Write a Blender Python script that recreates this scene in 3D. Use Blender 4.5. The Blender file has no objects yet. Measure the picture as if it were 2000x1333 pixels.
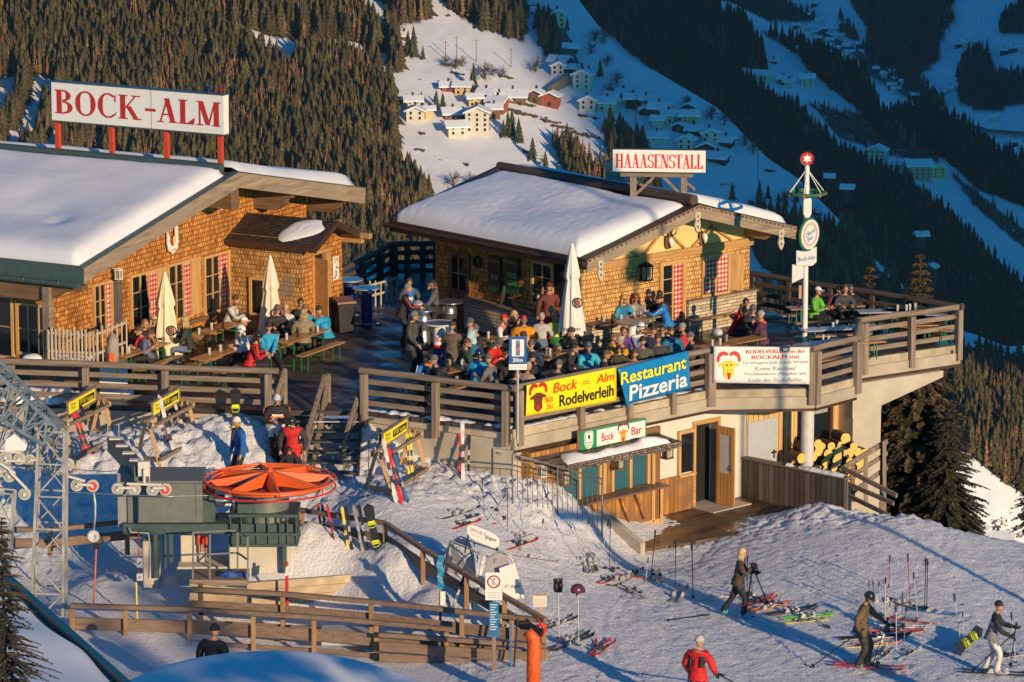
import bpy, bmesh, math, random
import numpy as np
from mathutils import Vector, Matrix, noise
R=math.radians
random.seed(7); np.random.seed(7)
C=bpy.context.scene.collection
sc=bpy.context.scene
# ---------------------------------------------------------------- camera
F_PX=8000.0; PITCH=R(11.5); CAMH=21.7
cd=bpy.data.cameras.new('camera'); cam=bpy.data.objects.new('camera',cd); C.objects.link(cam)
cd.sensor_width=36; cd.lens=36*F_PX/2000; cd.clip_start=1; cd.clip_end=30000
cam.location=(0,0,CAMH); cam.rotation_euler=(math.pi/2-PITCH,0,0)
sc.camera=cam
# ---------------------------------------------------------------- light
SUN_EL=R(13.5); SD=Vector((0.51,-0.86,0)).normalized()
w=bpy.data.worlds.new('World'); sc.world=w; w.use_nodes=True
nt=w.node_tree; bg=nt.nodes['Background']
sky=nt.nodes.new('ShaderNodeTexSky'); sky.sky_type='NISHITA'; sky.sun_disc=False
sky.sun_elevation=SUN_EL; sky.sun_rotation=math.atan2(SD.x,SD.y)
sky.altitude=1500
tint=nt.nodes.new('ShaderNodeMix'); tint.data_type='RGBA'; tint.blend_type='MULTIPLY'; tint.inputs[0].default_value=1
nt.links.new(sky.outputs[0],tint.inputs[6]); tint.inputs[7].default_value=(0.045,0.60,1.12,1)
nt.links.new(tint.outputs[2],bg.inputs[0]); bg.inputs[1].default_value=0.112
sl=bpy.data.lights.new('sun','SUN'); sun=bpy.data.objects.new('sun',sl); C.objects.link(sun)
sl.energy=5.0; sl.angle=R(0.5); sl.color=(1.0,0.73,0.44)
sdir=Vector((SD.x*math.cos(SUN_EL),SD.y*math.cos(SUN_EL),math.sin(SUN_EL)))
sun.rotation_euler=sdir.to_track_quat('Z','Y').to_euler(); sun.location=(60,-60,60)
sc.view_settings.view_transform='Standard'; sc.view_settings.look='None'
sc.view_settings.exposure=0.0; sc.view_settings.gamma=1
# ---------------------------------------------------------------- pixels of the 2000 px photo to world points
def ray(u,v):
    a=u-1000.; b=666.5-v
    return Vector((a,F_PX*math.cos(PITCH)+b*math.sin(PITCH),-F_PX*math.sin(PITCH)+b*math.cos(PITCH)))
def G(u,v,z=0.):
    r=ray(u,v); t=(z-CAMH)/r.z; return Vector((r.x*t,r.y*t,z))
def D(u,v,d):
    r=ray(u,v); t=d/F_PX; return Vector((r.x*t,r.y*t,CAMH+r.z*t))
def AY(u,v,Y):
    r=ray(u,v); t=Y/r.y; return Vector((r.x*t,Y,CAMH+r.z*t))
# ---------------------------------------------------------------- objects
def tag(o,label=None,cat=None,group=None,kind=None):
    if label: o['label']=label
    if cat: o['category']=cat
    if group: o['group']=group
    if kind: o['kind']=kind
    return o
def thing(name,label,cat,loc=(0,0,0),rz=0.,group=None):
    o=bpy.data.objects.new(name,None); C.objects.link(o); o.empty_display_size=.2
    o.location=loc; o.rotation_euler=(0,0,rz)
    return tag(o,label,cat,group)
def dup(root,loc=None,rz=None,label=None,group=None,rot=None):
    r=root.copy(); C.objects.link(r)
    if loc is not None: r.location=loc
    if rz is not None: r.rotation_euler=(0,0,rz)
    if rot is not None: r.rotation_euler=rot
    if label: r['label']=label
    if group: r['group']=group
    for ch in list(root.children):
        c=ch.copy(); C.objects.link(c); c.parent=r
        for g in list(ch.children):
            d=g.copy(); C.objects.link(d); d.parent=c
    return r
class MB:
    def __init__(s): s.v=[]; s.f=[]; s.m=[]; s.mi=0
    def mat(s,i): s.mi=i; return s
    def add(s,vs,fs):
        b=len(s.v); s.v+= [tuple(p) for p in vs]
        for q in fs: s.f.append(tuple(b+i for i in q)); s.m.append(s.mi)
        return s
    def box(s,x0,x1,y0,y1,z0,z1):
        return s.add([(x0,y0,z0),(x1,y0,z0),(x1,y1,z0),(x0,y1,z0),(x0,y0,z1),(x1,y0,z1),(x1,y1,z1),(x0,y1,z1)],
          [(0,3,2,1),(4,5,6,7),(0,1,5,4),(1,2,6,5),(2,3,7,6),(3,0,4,7)])
    def hexa(s,p): return s.add(p,[(0,3,2,1),(4,5,6,7),(0,1,5,4),(1,2,6,5),(2,3,7,6),(3,0,4,7)])
    def beam(s,a,b,w,h,up=(0,0,1),ext=0.):
        a=Vector(a); b=Vector(b); d=(b-a).normalized(); up=Vector(up)
        if abs(d.dot(up))>.98: up=Vector((0,1,0))
        a=a-d*ext; b=b+d*ext
        sx=d.cross(up).normalized(); uz=sx.cross(d).normalized(); p=[]
        for c in (a,b):
            for i,j in ((-1,-1),(1,-1),(1,1),(-1,1)): p.append(c+sx*(i*w/2)+uz*(j*h/2))
        return s.add(p,[(0,1,2,3),(7,6,5,4),(0,4,5,1),(1,5,6,2),(2,6,7,3),(3,7,4,0)])
    def tube(s,pts,rs,n=8,cap=True):
        pts=[Vector(p) for p in pts]
        if not hasattr(rs,'__len__'): rs=[rs]*len(pts)
        vs=[]; fs=[]; N=len(pts); prev=None
        for i,p in enumerate(pts):
            d=(pts[min(i+1,N-1)]-pts[max(i-1,0)])
            d=d.normalized() if d.length>1e-9 else Vector((0,0,1))
            if prev is None:
                up=Vector((0,0,1)) if abs(d.z)<.9 else Vector((1,0,0))
                x=d.cross(up).normalized()
            else:
                x=(prev-d*prev.dot(d)); x=x.normalized() if x.length>1e-6 else Vector((1,0,0))
            prev=x; y=d.cross(x)
            for k in range(n):
                a=2*math.pi*k/n; vs.append(p+(x*math.cos(a)+y*math.sin(a))*rs[i])
        for i in range(N-1):
            for k in range(n):
                k2=(k+1)%n; fs.append((i*n+k,i*n+k2,(i+1)*n+k2,(i+1)*n+k))
        if cap: fs.append(tuple(range(n-1,-1,-1))); fs.append(tuple((N-1)*n+k for k in range(n)))
        return s.add(vs,fs)
    def cyl(s,a,b,r,r2=None,n=10): return s.tube([a,b],[r,r if r2 is None else r2],n)
    def ring(s,c,Rr,r,n=32,m=6,ax='z',sq=1.):
        vs=[];fs=[];c=Vector(c)
        for i in range(n):
            a=2*math.pi*i/n
            for j in range(m):
                b=2*math.pi*j/m; rr=Rr+r*math.cos(b); h=r*math.sin(b)*sq
                p={'z':(rr*math.cos(a),rr*math.sin(a),h),'y':(rr*math.cos(a),h,rr*math.sin(a)),'x':(h,rr*math.cos(a),rr*math.sin(a))}[ax]
                vs.append(c+Vector(p))
        for i in range(n):
            for j in range(m): fs.append((i*m+j,((i+1)%n)*m+j,((i+1)%n)*m+(j+1)%m,i*m+(j+1)%m))
        return s.add(vs,fs)
    def ball(s,c,r,n=10,m=7,z0=-1.,rot=None):
        if not hasattr(r,'__len__'): r=(r,r,r)
        c=Vector(c); vs=[];fs=[]; t0=math.asin(max(-1,z0))
        for j in range(m+1):
            t=t0+(math.pi/2-t0)*j/m
            for i in range(n):
                a=2*math.pi*i/n; p=Vector((math.cos(t)*math.cos(a)*r[0],math.cos(t)*math.sin(a)*r[1],math.sin(t)*r[2]))
                if rot is not None: p=rot@p
                vs.append(c+p)
        for j in range(m):
            for i in range(n): fs.append((j*n+i,j*n+(i+1)%n,(j+1)*n+(i+1)%n,(j+1)*n+i))
        fs.append(tuple(range(n-1,-1,-1)))
        return s.add(vs,fs)
    def poly(s,pts,y0,y1):            # polygon in local xz, extruded along y
        n=len(pts); vs=[(x,y0,z) for x,z in pts]+[(x,y1,z) for x,z in pts]
        return s.add(vs,[tuple(range(n)),tuple(range(2*n-1,n-1,-1))]+[(i,i+n,(i+1)%n+n,(i+1)%n) for i in range(n)])
    def slab(s,pts,z0,z1):            # polygon in xy, extruded in z
        n=len(pts); vs=[(p[0],p[1],z0) for p in pts]+[(p[0],p[1],z1) for p in pts]
        return s.add(vs,[tuple(range(n-1,-1,-1)),tuple(range(n,2*n))]+[(i,(i+1)%n,(i+1)%n+n,i+n) for i in range(n)])
    def build(s,name,mats,parent=None,smooth=False,bevel=0.,label=None,fix=True):
        me=bpy.data.meshes.new(name); me.from_pydata(s.v,[],s.f)
        if not isinstance(mats,(list,tuple)): mats=[mats]
        for m in mats: me.materials.append(m)
        if len(mats)>1: me.polygons.foreach_set('material_index',s.m)
        if fix:
            bm=bmesh.new(); bm.from_mesh(me); bmesh.ops.recalc_face_normals(bm,faces=bm.faces); bm.to_mesh(me); bm.free()
        if smooth:
            me.polygons.foreach_set('use_smooth',[True]*len(me.polygons))
            if smooth=='auto': me.set_sharp_from_angle(angle=R(40))
        me.update()
        o=bpy.data.objects.new(name,me); C.objects.link(o)
        if parent: o.parent=parent
        if bevel:
            b=o.modifiers.new('bevel','BEVEL'); b.width=bevel; b.segments=1; b.limit_method='ANGLE'
        if label: o['label']=label
        return o
class Fr:                              # a building frame: local x along the gable wall, local y into the building
    def __init__(s,o,ang): s.o=Vector(o); s.a=ang; s.x=Vector((math.cos(ang),math.sin(ang),0)); s.y=Vector((-math.sin(ang),math.cos(ang),0))
    def loc(s,u,v,x=None,y=None,z=None):
        r=ray(u,v); c=Vector((0,0,CAMH))-s.o
        if y is not None: t=(y-c.dot(s.y))/r.dot(s.y)
        elif x is not None: t=(x-c.dot(s.x))/r.dot(s.x)
        else: t=(z-c.z)/r.z
        p=c+r*t; return Vector((p.dot(s.x),p.dot(s.y),p.z))
    def w(s,x,y,z=0): return s.o+s.x*x+s.y*y+Vector((0,0,z))
# ---------------------------------------------------------------- materials
def newmat(name):
    m=bpy.data.materials.new(name); m.use_nodes=True; n=m.node_tree; b=n.nodes['Principled BSDF']; return m,n,b
def nd(n,t,**k):
    x=n.nodes.new(t)
    for a,b in k.items(): setattr(x,a,b)
    return x
def coords(n,mode='obj',scale=(1,1,1)):
    if mode=='geo':
        g=nd(n,'ShaderNodeNewGeometry'); o=g.outputs['Position']
    else:
        t=nd(n,'ShaderNodeTexCoord'); o=t.outputs['Object']
    mp=nd(n,'ShaderNodeMapping'); mp.inputs['Scale'].default_value=scale; n.links.new(o,mp.inputs[0]); return mp.outputs[0]
def noi(n,vec,scale,detail=4,rough=.6):
    t=nd(n,'ShaderNodeTexNoise'); t.inputs['Scale'].default_value=scale; t.inputs['Detail'].default_value=detail; t.inputs['Roughness'].default_value=rough
    n.links.new(vec,t.inputs['Vector']); return t.outputs['Fac']
def ramp(n,fac,stops):
    r=nd(n,'ShaderNodeValToRGB'); e=r.color_ramp.elements
    while len(e)<len(stops): e.new(.5)
    for i,(p,c) in enumerate(stops):
        e[i].position=p; e[i].color=(c[0],c[1],c[2],1) if hasattr(c,'__len__') else (c,c,c,1)
    n.links.new(fac,r.inputs[0]); return r.outputs[0]
def mixc(n,fac,a,b,mode='MIX'):
    x=nd(n,'ShaderNodeMix',data_type='RGBA',blend_type=mode)
    for s,i in ((fac,0),(a,6),(b,7)):
        if hasattr(s,'is_linked') or hasattr(s,'links'): n.links.new(s,x.inputs[i])
        else: x.inputs[i].default_value=(s if i==0 else (s[0],s[1],s[2],1))
    return x.outputs[2]
def bump(n,b,h,strength=.5,dist=.02):
    x=nd(n,'ShaderNodeBump'); x.inputs['Strength'].default_value=strength; x.inputs['Distance'].default_value=dist
    n.links.new(h,x.inputs['Height']); n.links.new(x.outputs[0],b.inputs['Normal'])
_pm={}
def plain(col,rough=.6,metal=0.,var=.12,scale=6.,name=None,emit=0,alpha=None):
    key=(col,rough,metal,var,scale)
    if key in _pm: return _pm[key]
    m,n,b=newmat(name or 'paint'); v=coords(n)
    f=noi(n,v,scale,3)
    c=ramp(n,f,[(.3,[x*(1-var) for x in col]),(.7,[min(1,x*(1+var)) for x in col])])
    n.links.new(c,b.inputs['Base Color']); b.inputs['Roughness'].default_value=rough; b.inputs['Metallic'].default_value=metal
    _pm[key]=m; return m
def wood(name,c1,c2,axis='x',scale=1.,rough=.75,plank=0.,grey=None,pv=.35,wet=0,knots=False):
    m,n,b=newmat(name)
    sc3={'x':(.6,9,9),'y':(9,.6,9),'z':(9,9,.6)}[axis]
    v=coords(n,'obj',tuple(a*scale for a in sc3)); f=noi(n,v,1.6,6,.65)
    col=ramp(n,f,[(.28,c1),(.72,c2)])
    h=f
    if plank:
        tc=nd(n,'ShaderNodeTexCoord'); sp=nd(n,'ShaderNodeSeparateXYZ'); n.links.new(tc.outputs['Object'],sp.inputs[0])
        cb=nd(n,'ShaderNodeCombineXYZ')
        ad=nd(n,'ShaderNodeMath',operation='ADD'); n.links.new(sp.outputs[0],ad.inputs[0]); n.links.new(sp.outputs[1],ad.inputs[1])
        if axis=='z': n.links.new(sp.outputs[2],cb.inputs[0]); n.links.new(ad.outputs[0],cb.inputs[1])
        elif axis=='x': n.links.new(sp.outputs[0],cb.inputs[0]); n.links.new(sp.outputs[1],cb.inputs[1])
        else: n.links.new(ad.outputs[0],cb.inputs[0]); n.links.new(sp.outputs[2],cb.inputs[1])
        br=nd(n,'ShaderNodeTexBrick'); br.inputs['Scale'].default_value=1; br.inputs['Brick Width'].default_value=4.3; br.inputs['Row Height'].default_value=plank
        br.inputs['Mortar Size'].default_value=plank*.06; br.inputs['Mortar Smooth'].default_value=.2; br.inputs['Bias'].default_value=0
        br.inputs['Color1'].default_value=(1-pv,1-pv,1-pv,1); br.inputs['Color2'].default_value=(1+pv*.3,)*3+(1,); br.inputs['Mortar'].default_value=(.12,.12,.12,1)
        n.links.new(cb.outputs[0],br.inputs['Vector']); col=mixc(n,1.,col,br.outputs['Color'],'MULTIPLY')
    if grey is not None:
        g=noi(n,coords(n),1.1,4); gf=ramp(n,g,[(.42,0),(.62,1)]); col=mixc(n,gf,col,grey)
    if knots:
        vo=nd(n,'ShaderNodeTexVoronoi'); vo.inputs['Scale'].default_value=3.; n.links.new(coords(n,'obj',(1.5,1.5,.7)),vo.inputs['Vector'])
        kf=ramp(n,vo.outputs['Distance'],[(.06,1),(.1,0)]); col=mixc(n,kf,col,(c1[0]*.35,c1[1]*.3,c1[2]*.3))
    n.links.new(col,b.inputs['Base Color']); b.inputs['Roughness'].default_value=rough
    if wet:
        rg=noi(n,coords(n),.9,4); rr=ramp(n,rg,[(.4,.25),(.6,.75)]); n.links.new(rr,b.inputs['Roughness'])
    bump(n,b,h,.5,.01); return m
def shingle(name,c1,c2,grey=False,w=.13,h=.17,mask=None):
    m,n,b=newmat(name); tc=nd(n,'ShaderNodeTexCoord'); sp=nd(n,'ShaderNodeSeparateXYZ'); n.links.new(tc.outputs['Object'],sp.inputs[0])
    ad=nd(n,'ShaderNodeMath',operation='ADD'); n.links.new(sp.outputs[0],ad.inputs[0]); n.links.new(sp.outputs[1],ad.inputs[1])
    wz=nd(n,'ShaderNodeMath',operation='MULTIPLY_ADD'); wz.inputs[1].default_value=.05
    n.links.new(noi(n,coords(n,'obj',(1,1,.3)),9,2),wz.inputs[0]); n.links.new(sp.outputs[2],wz.inputs[2])
    cb=nd(n,'ShaderNodeCombineXYZ'); n.links.new(ad.outputs[0],cb.inputs[0]); n.links.new(wz.outputs[0],cb.inputs[1])
    br=nd(n,'ShaderNodeTexBrick'); br.inputs['Scale'].default_value=1; br.inputs['Brick Width'].default_value=w; br.inputs['Row Height'].default_value=h
    br.inputs['Mortar Size'].default_value=.007; br.inputs['Mortar Smooth'].default_value=.1; br.offset=.43; br.inputs['Bias'].default_value=0
    br.inputs['Color1'].default_value=(*c1,1); br.inputs['Color2'].default_value=(*c2,1); br.inputs['Mortar'].default_value=(c1[0]*.25,c1[1]*.2,c1[2]*.2,1)
    n.links.new(cb.outputs[0],br.inputs['Vector'])
    g=noi(n,coords(n,'obj',(7,7,1)),3,4); col=mixc(n,1.,br.outputs['Color'],ramp(n,g,[(.28,(.50,.44,.38)),(.5,(.92,.92,.92)),(.7,(1.15,1.12,1.1))]),'MULTIPLY')
    lg=noi(n,coords(n,'obj',(1,1,.5)),.9,5); col=mixc(n,1.,col,ramp(n,lg,[(.3,(.62,.58,.56)),(.55,(1.05,1.05,1.05))]),'MULTIPLY')
    if grey:
        cx,cz,rr=mask
        vs=nd(n,'ShaderNodeVectorMath',operation='DISTANCE'); cb2=nd(n,'ShaderNodeCombineXYZ'); n.links.new(ad.outputs[0],cb2.inputs[0]); n.links.new(sp.outputs[2],cb2.inputs[1])
        n.links.new(cb2.outputs[0],vs.inputs[0]); vs.inputs[1].default_value=(cx,cz,0)
        nn=noi(n,coords(n),2.5,3); a2=nd(n,'ShaderNodeMath',operation='MULTIPLY_ADD'); a2.inputs[1].default_value=1.1; n.links.new(nn,a2.inputs[0]); n.links.new(vs.outputs['Value'],a2.inputs[2])
        fac=ramp(n,a2.outputs[0],[(rr+.35,1),(rr+.6,0)])
        gr=mixc(n,.85,col,(.23,.20,.17)); col=mixc(n,fac,col,gr)
    n.links.new(col,b.inputs['Base Color']); b.inputs['Roughness'].default_value=.7
    # saw-tooth rows: each course stands proud at its lower edge
    dv=nd(n,'ShaderNodeMath',operation='DIVIDE'); n.links.new(wz.outputs[0],dv.inputs[0]); dv.inputs[1].default_value=h
    fr=nd(n,'ShaderNodeMath',operation='FRACT'); n.links.new(dv.outputs[0],fr.inputs[0])
    iv=nd(n,'ShaderNodeMath',operation='SUBTRACT'); iv.inputs[0].default_value=1.; n.links.new(fr.outputs[0],iv.inputs[1])
    mu=nd(n,'ShaderNodeMath',operation='MULTIPLY_ADD'); n.links.new(br.outputs['Fac'],mu.inputs[0]); mu.inputs[1].default_value=-1.2; n.links.new(iv.outputs[0],mu.inputs[2])
    bump(n,b,mu.outputs[0],.8,.025); return m
def snowmat(name,bs=.6,scale=1.,rough_area=False,dist=.05):
    m,n,b=newmat(name); v=coords(n,'geo')
    f1=noi(n,v,7*scale,6,.65)
    n.links.new(ramp(n,noi(n,v,.8*scale,3),[(.3,(.74,.75,.78)),(.7,(.84,.84,.85))]),b.inputs['Base Color'])
    b.inputs['Roughness'].default_value=.55
    if 'Subsurface Weight' in b.inputs: b.inputs['Subsurface Weight'].default_value=0
    bump(n,b,f1,bs,dist); return m
M={}
M['snow']=snowmat('snow_smooth',.25,1.,dist=.03)
M['snowclean']=snowmat('snow_fresh',.18,.6,dist=.03)
M['rail']=wood('weathered_rail',(.11,.08,.058),(.34,.26,.19),'x',1.,.8)
M['railx']=M['rail']
M['post']=wood('weathered_post',(.13,.095,.07),(.36,.28,.21),'z',1.,.8)
M['darkrail']=wood('dark_rail',(.05,.035,.03),(.13,.09,.07),'x',1.,.8)  # weathered rail tone darkened for the shade along the back edges
M['greyfascia']=wood('grey_fascia',(.13,.09,.06),(.48,.36,.24),'x',.8,.8,grey=(.30,.23,.17))
M['beam']=wood('honey_beam',(.33,.16,.05),(.62,.36,.14),'x',1.,.6)
M['beamy']=wood('honey_beam_deep',(.22,.10,.03),(.45,.24,.09),'y',1.,.6)
M['brownbeam']=wood('brown_beam',(.10,.055,.03),(.25,.14,.07),'y',1.,.7)
M['frame']=wood('window_wood',(.42,.22,.08),(.72,.45,.18),'z',1.,.5)
M['sh_a']=shingle('larch_shingles',(.40,.14,.025),(.80,.36,.08),w=.09,h=.125)
M['sh_b']=shingle('golden_shingles',(.55,.28,.08),(.90,.52,.17),w=.09,h=.12)
M['glass']=plain((.012,.016,.02),.06,0,.2,name='dark_glass')
M['dark']=plain((.012,.010,.009),.9,name='recess_black')  # near-black paint standing in for shade in openings and gaps
M['white']=plain((.78,.76,.71),.6,0,.04,name='white_paint')
M['offwhite']=plain((.68,.63,.54),.8,0,.06,2.,name='white_render')
M['metal']=plain((.45,.46,.47),.35,.9,.1,name='steel')
M['gal']=plain((.50,.50,.48),.5,.5,.15,name='galvanised')
M['black']=plain((.015,.015,.017),.5,0,.1,name='black_plastic')
M['red']=plain((.62,.02,.02),.4,0,.1,name='red_paint')
M['orange']=plain((.80,.13,.02),.35,0,.08,name='orange_paint')
M['greenm']=plain((.07,.11,.10),.5,.2,.15,name='green_grey_sheet')
M['brown']=plain((.07,.035,.025),.5,.2,.15,name='brown_sheet')
M['tabletop']=wood('table_wood',(.36,.16,.05),(.58,.30,.11),'x',1.,.35)
M['green']=plain((.02,.16,.07),.45,0,.1,name='green_steel')
M['concrete']=None
def concrete():
    m,n,b=newmat('concrete'); v=coords(n,'geo')
    f=noi(n,v,1.2,6); c=ramp(n,f,[(.3,(.40,.34,.27)),(.7,(.56,.49,.39))]); g=noi(n,v,30,3)
    c=mixc(n,1.,c,ramp(n,g,[(.35,(.8,.8,.8)),(.5,(1,1,1))]),'MULTIPLY')
    n.links.new(c,b.inputs['Base Color']); b.inputs['Roughness'].default_value=.85; bump(n,b,g,.3,.01); return m
M['concrete']=concrete()
def stone():
    m,n,b=newmat('split_stone'); tc=nd(n,'ShaderNodeTexCoord'); sp=nd(n,'ShaderNodeSeparateXYZ'); n.links.new(tc.outputs['Object'],sp.inputs[0])
    ad=nd(n,'ShaderNodeMath',operation='ADD'); n.links.new(sp.outputs[0],ad.inputs[0]); n.links.new(sp.outputs[1],ad.inputs[1])
    cb=nd(n,'ShaderNodeCombineXYZ'); n.links.new(ad.outputs[0],cb.inputs[0]); n.links.new(sp.outputs[2],cb.inputs[1])
    br=nd(n,'ShaderNodeTexBrick'); br.inputs['Scale'].default_value=1; br.inputs['Brick Width'].default_value=.34; br.inputs['Row Height'].default_value=.09; br.inputs['Mortar Size'].default_value=.008; br.offset=.37; br.squash=1.6; br.squash_frequency=3
    br.inputs['Color1'].default_value=(.48,.38,.24,1); br.inputs['Color2'].default_value=(.68,.58,.42,1); br.inputs['Mortar'].default_value=(.16,.12,.08,1)
    n.links.new(cb.outputs[0],br.inputs['Vector']); g=noi(n,coords(n),9,4)
    n.links.new(mixc(n,1.,br.outputs['Color'],ramp(n,g,[(.3,(.7,.7,.7)),(.7,(1.1,1.1,1.1))]),'MULTIPLY'),b.inputs['Base Color']); b.inputs['Roughness'].default_value=.85
    mu=nd(n,'ShaderNodeMath',operation='MULTIPLY_ADD'); n.links.new(br.outputs['Fac'],mu.inputs[0]); mu.inputs[1].default_value=-1; n.links.new(g,mu.inputs[2]); bump(n,b,mu.outputs[0],.8,.02); return m
M['stone']=stone()
def check():
    m,n,b=newmat('gingham_curtain'); tc=nd(n,'ShaderNodeTexCoord'); sp=nd(n,'ShaderNodeSeparateXYZ'); n.links.new(tc.outputs['Object'],sp.inputs[0])
    ad=nd(n,'ShaderNodeMath',operation='ADD'); n.links.new(sp.outputs[0],ad.inputs[0]); n.links.new(sp.outputs[1],ad.inputs[1])
    outs=[]
    for s_ in (ad.outputs[0],sp.outputs[2]):
        a=nd(n,'ShaderNodeMath',operation='MULTIPLY'); a.inputs[1].default_value=8.; n.links.new(s_,a.inputs[0])
        f=nd(n,'ShaderNodeMath',operation='FRACT'); n.links.new(a.outputs[0],f.inputs[0]); g=nd(n,'ShaderNodeMath',operation='GREATER_THAN'); g.inputs[1].default_value=.5; n.links.new(f.outputs[0],g.inputs[0]); outs.append(g.outputs[0])
    s2=nd(n,'ShaderNodeMath',operation='ADD'); n.links.new(outs[0],s2.inputs[0]); n.links.new(outs[1],s2.inputs[1])
    h=nd(n,'ShaderNodeMath',operation='MULTIPLY'); h.inputs[1].default_value=.5; n.links.new(s2.outputs[0],h.inputs[0])
    n.links.new(ramp(n,h.outputs[0],[(0.,(.72,.66,.58)),(.5,(.55,.16,.12)),(1.,(.45,.02,.02))]),b.inputs['Base Color']); b.inputs['Roughness'].default_value=.9; return m
M['check']=check()
# ---------------------------------------------------------------- lettering
def text_mesh(name,txt,h,mat,parent,x,z,y=-.004,width=None,skew=0.,align='CENTER',rot=0.,offset=0.,thick=.004,slant=0.,label=None,frame=None):
    """flat raised letters facing local -y; height h, centred at x,z"""
    cu=bpy.data.curves.new('t','FONT'); cu.body=txt; cu.size=1.; cu.align_x='CENTER'; cu.align_y='CENTER'; cu.offset=offset; cu.resolution_u=3; cu.shear=slant
    ob=bpy.data.objects.new('t',cu); C.objects.link(ob); dg=bpy.context.evaluated_depsgraph_get()
    me=bpy.data.meshes.new_from_object(ob.evaluated_get(dg)); bpy.data.objects.remove(ob); bpy.data.curves.remove(cu)
    co=np.array([v.co[:] for v in me.vertices]) if len(me.vertices) else np.zeros((1,3))
    mn=co.min(0); mx=co.max(0); s=h/max(1e-6,(mx[1]-mn[1])); sx=s if width is None else width/max(1e-6,mx[0]-mn[0])
    cx=(mn[0]+mx[0])/2; cz=(mn[1]+mx[1])/2
    ca,sa=math.cos(rot),math.sin(rot)
    for v in me.vertices:
        a=(v.co.x-cx)*sx; b=(v.co.y-cz)*s+a*skew
        v.co=(x+a*ca-b*sa, y, z+a*sa+b*ca)
    me.name=name
    me.materials.clear(); me.materials.append(mat); me.polygons.foreach_set('material_index',[0]*len(me.polygons))
    o=bpy.data.objects.new(name,me); C.objects.link(o); o.parent=parent
    if label: o['label']=label
    return o
# serif capitals: strokes (x0,z0,x1,z1,w0,w1) in a unit-high cell, curves as arcs
def serif_glyph(ch):
    T=.20; t=.07; q=[]   # quads
    def st(x0,z0,x1,z1,w): q.append([(x0-w/2,z0),(x0+w/2,z0),(x1+w/2,z1),(x1-w/2,z1)])
    def sf(x0,x1,top): 
        z0=.95 if top else 0.; q.append([(x0,z0),(x1,z0),(x1,z0+.05),(x0,z0+.05)])
    def arc(cx,cz,rx,rz,a0,a1,tk=T,tn=t,n=14,rev=False):
        for i in range(n):
            p=[]
            for k in (i,i+1):
                a=R(a0+(a1-a0)*k/n); wd=tn+(tk-tn)*abs(math.cos(a))**1.5
                p.append((cx+math.cos(a)*rx,cz+math.sin(a)*rz,cx+math.cos(a)*(rx-wd),cz+math.sin(a)*(rz-tn-(wd-tn)*.2)))
            q.append([(p[0][0],p[0][1]),(p[1][0],p[1][1]),(p[1][2],p[1][3]),(p[0][2],p[0][3])])
    W=.7
    if ch=='B': st(.17,0,.17,1,T); sf(0,.35,1); sf(0,.35,0); arc(.3,.76,.33,.24,-90,90); arc(.3,.27,.4,.27,-90,90); W=.74
    elif ch=='O': arc(.4,.5,.4,.52,0,360,n=28); W=.82
    elif ch=='C': arc(.4,.5,.4,.52,50,310,n=22); q.append([(.64,.66),(.7,.66),(.7,.98),(.64,.9)]); q.append([(.62,.12),(.70,.26),(.73,.24),(.66,.08)]); W=.74
    elif ch=='K': st(.17,0,.17,1,T); sf(0,.36,1); sf(0,.36,0); st(.27,.45,.66,.97,t); st(.38,.55,.70,0,T); sf(.5,.85,1); sf(.55,.88,0); W=.86
    elif ch=='-': q.append([(.0,.40),(.42,.40),(.42,.52),(.0,.52)]); W=.42
    elif ch=='A': st(.12,0,.40,1,t); st(.62,0,.38,1,T); q.append([(.2,.3),(.55,.3),(.55,.36),(.2,.36)]); sf(0,.26,0); sf(.46,.8,0); W=.78
    elif ch=='L': st(.17,0,.17,1,T); sf(0,.36,1); sf(0,.5,0); q.append([(.3,0),(.6,0),(.64,.28),(.58,.26)]); q.append([(.2,0),(.58,0),(.58,.06),(.2,.06)]); W=.64
    elif ch=='M': st(.13,0,.13,1,t); st(.17,1,.45,.03,T*.95); st(.73,1,.47,.03,t); st(.78,0,.78,1,T); sf(0,.27,1); sf(0,.27,0); sf(.68,.95,1); sf(.62,.95,0); W=.95
    elif ch=='H': st(.17,0,.17,1,T); st(.63,0,.63,1,T); q.append([(.2,.48),(.6,.48),(.6,.55),(.2,.55)])
    elif ch=='S': arc(.33,.74,.31,.26,20,270,T*.9,t,14); arc(.33,.27,.33,.27,-160,90,T*.9,t,14); q.append([(.58,.7),(.62,.7),(.62,1),(.58,.95)]); q.append([(.02,.02),(.06,.02),(.06,.3),(.02,.3)]); W=.66
    elif ch=='E': st(.17,0,.17,1,T); q.append([(.0,.94),(.6,.94),(.6,1),(0,1)]); q.append([(.0,.0),(.6,.0),(.6,.06),(0,.06)]); q.append([(.2,.48),(.45,.48),(.45,.54),(.2,.54)]); q.append([(.55,.75),(.6,.75),(.6,1),(.55,1)]); q.append([(.55,0),(.6,0),(.63,.27),(.58,.25)]); W=.64
    elif ch=='N': st(.13,0,.13,1,t); st(.2,1,.62,.0,T); st(.68,0,.68,1,t); sf(0,.27,0); sf(.55,.82,1); sf(0,.2,1); W=.8
    elif ch=='T': st(.34,0,.34,1,T); q.append([(.0,.94),(.68,.94),(.68,1),(0,1)]); q.append([(.0,.72),(.05,.78),(.05,1),(0,1)]); q.append([(.63,.78),(.68,.72),(.68,1),(.63,1)]); sf(.17,.51,0); W=.68
    if ch in 'HS' and ch=='H': sf(0,.35,1); sf(0,.35,0); sf(.46,.82,1); sf(.46,.82,0); W=.82
    return q,W
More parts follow.
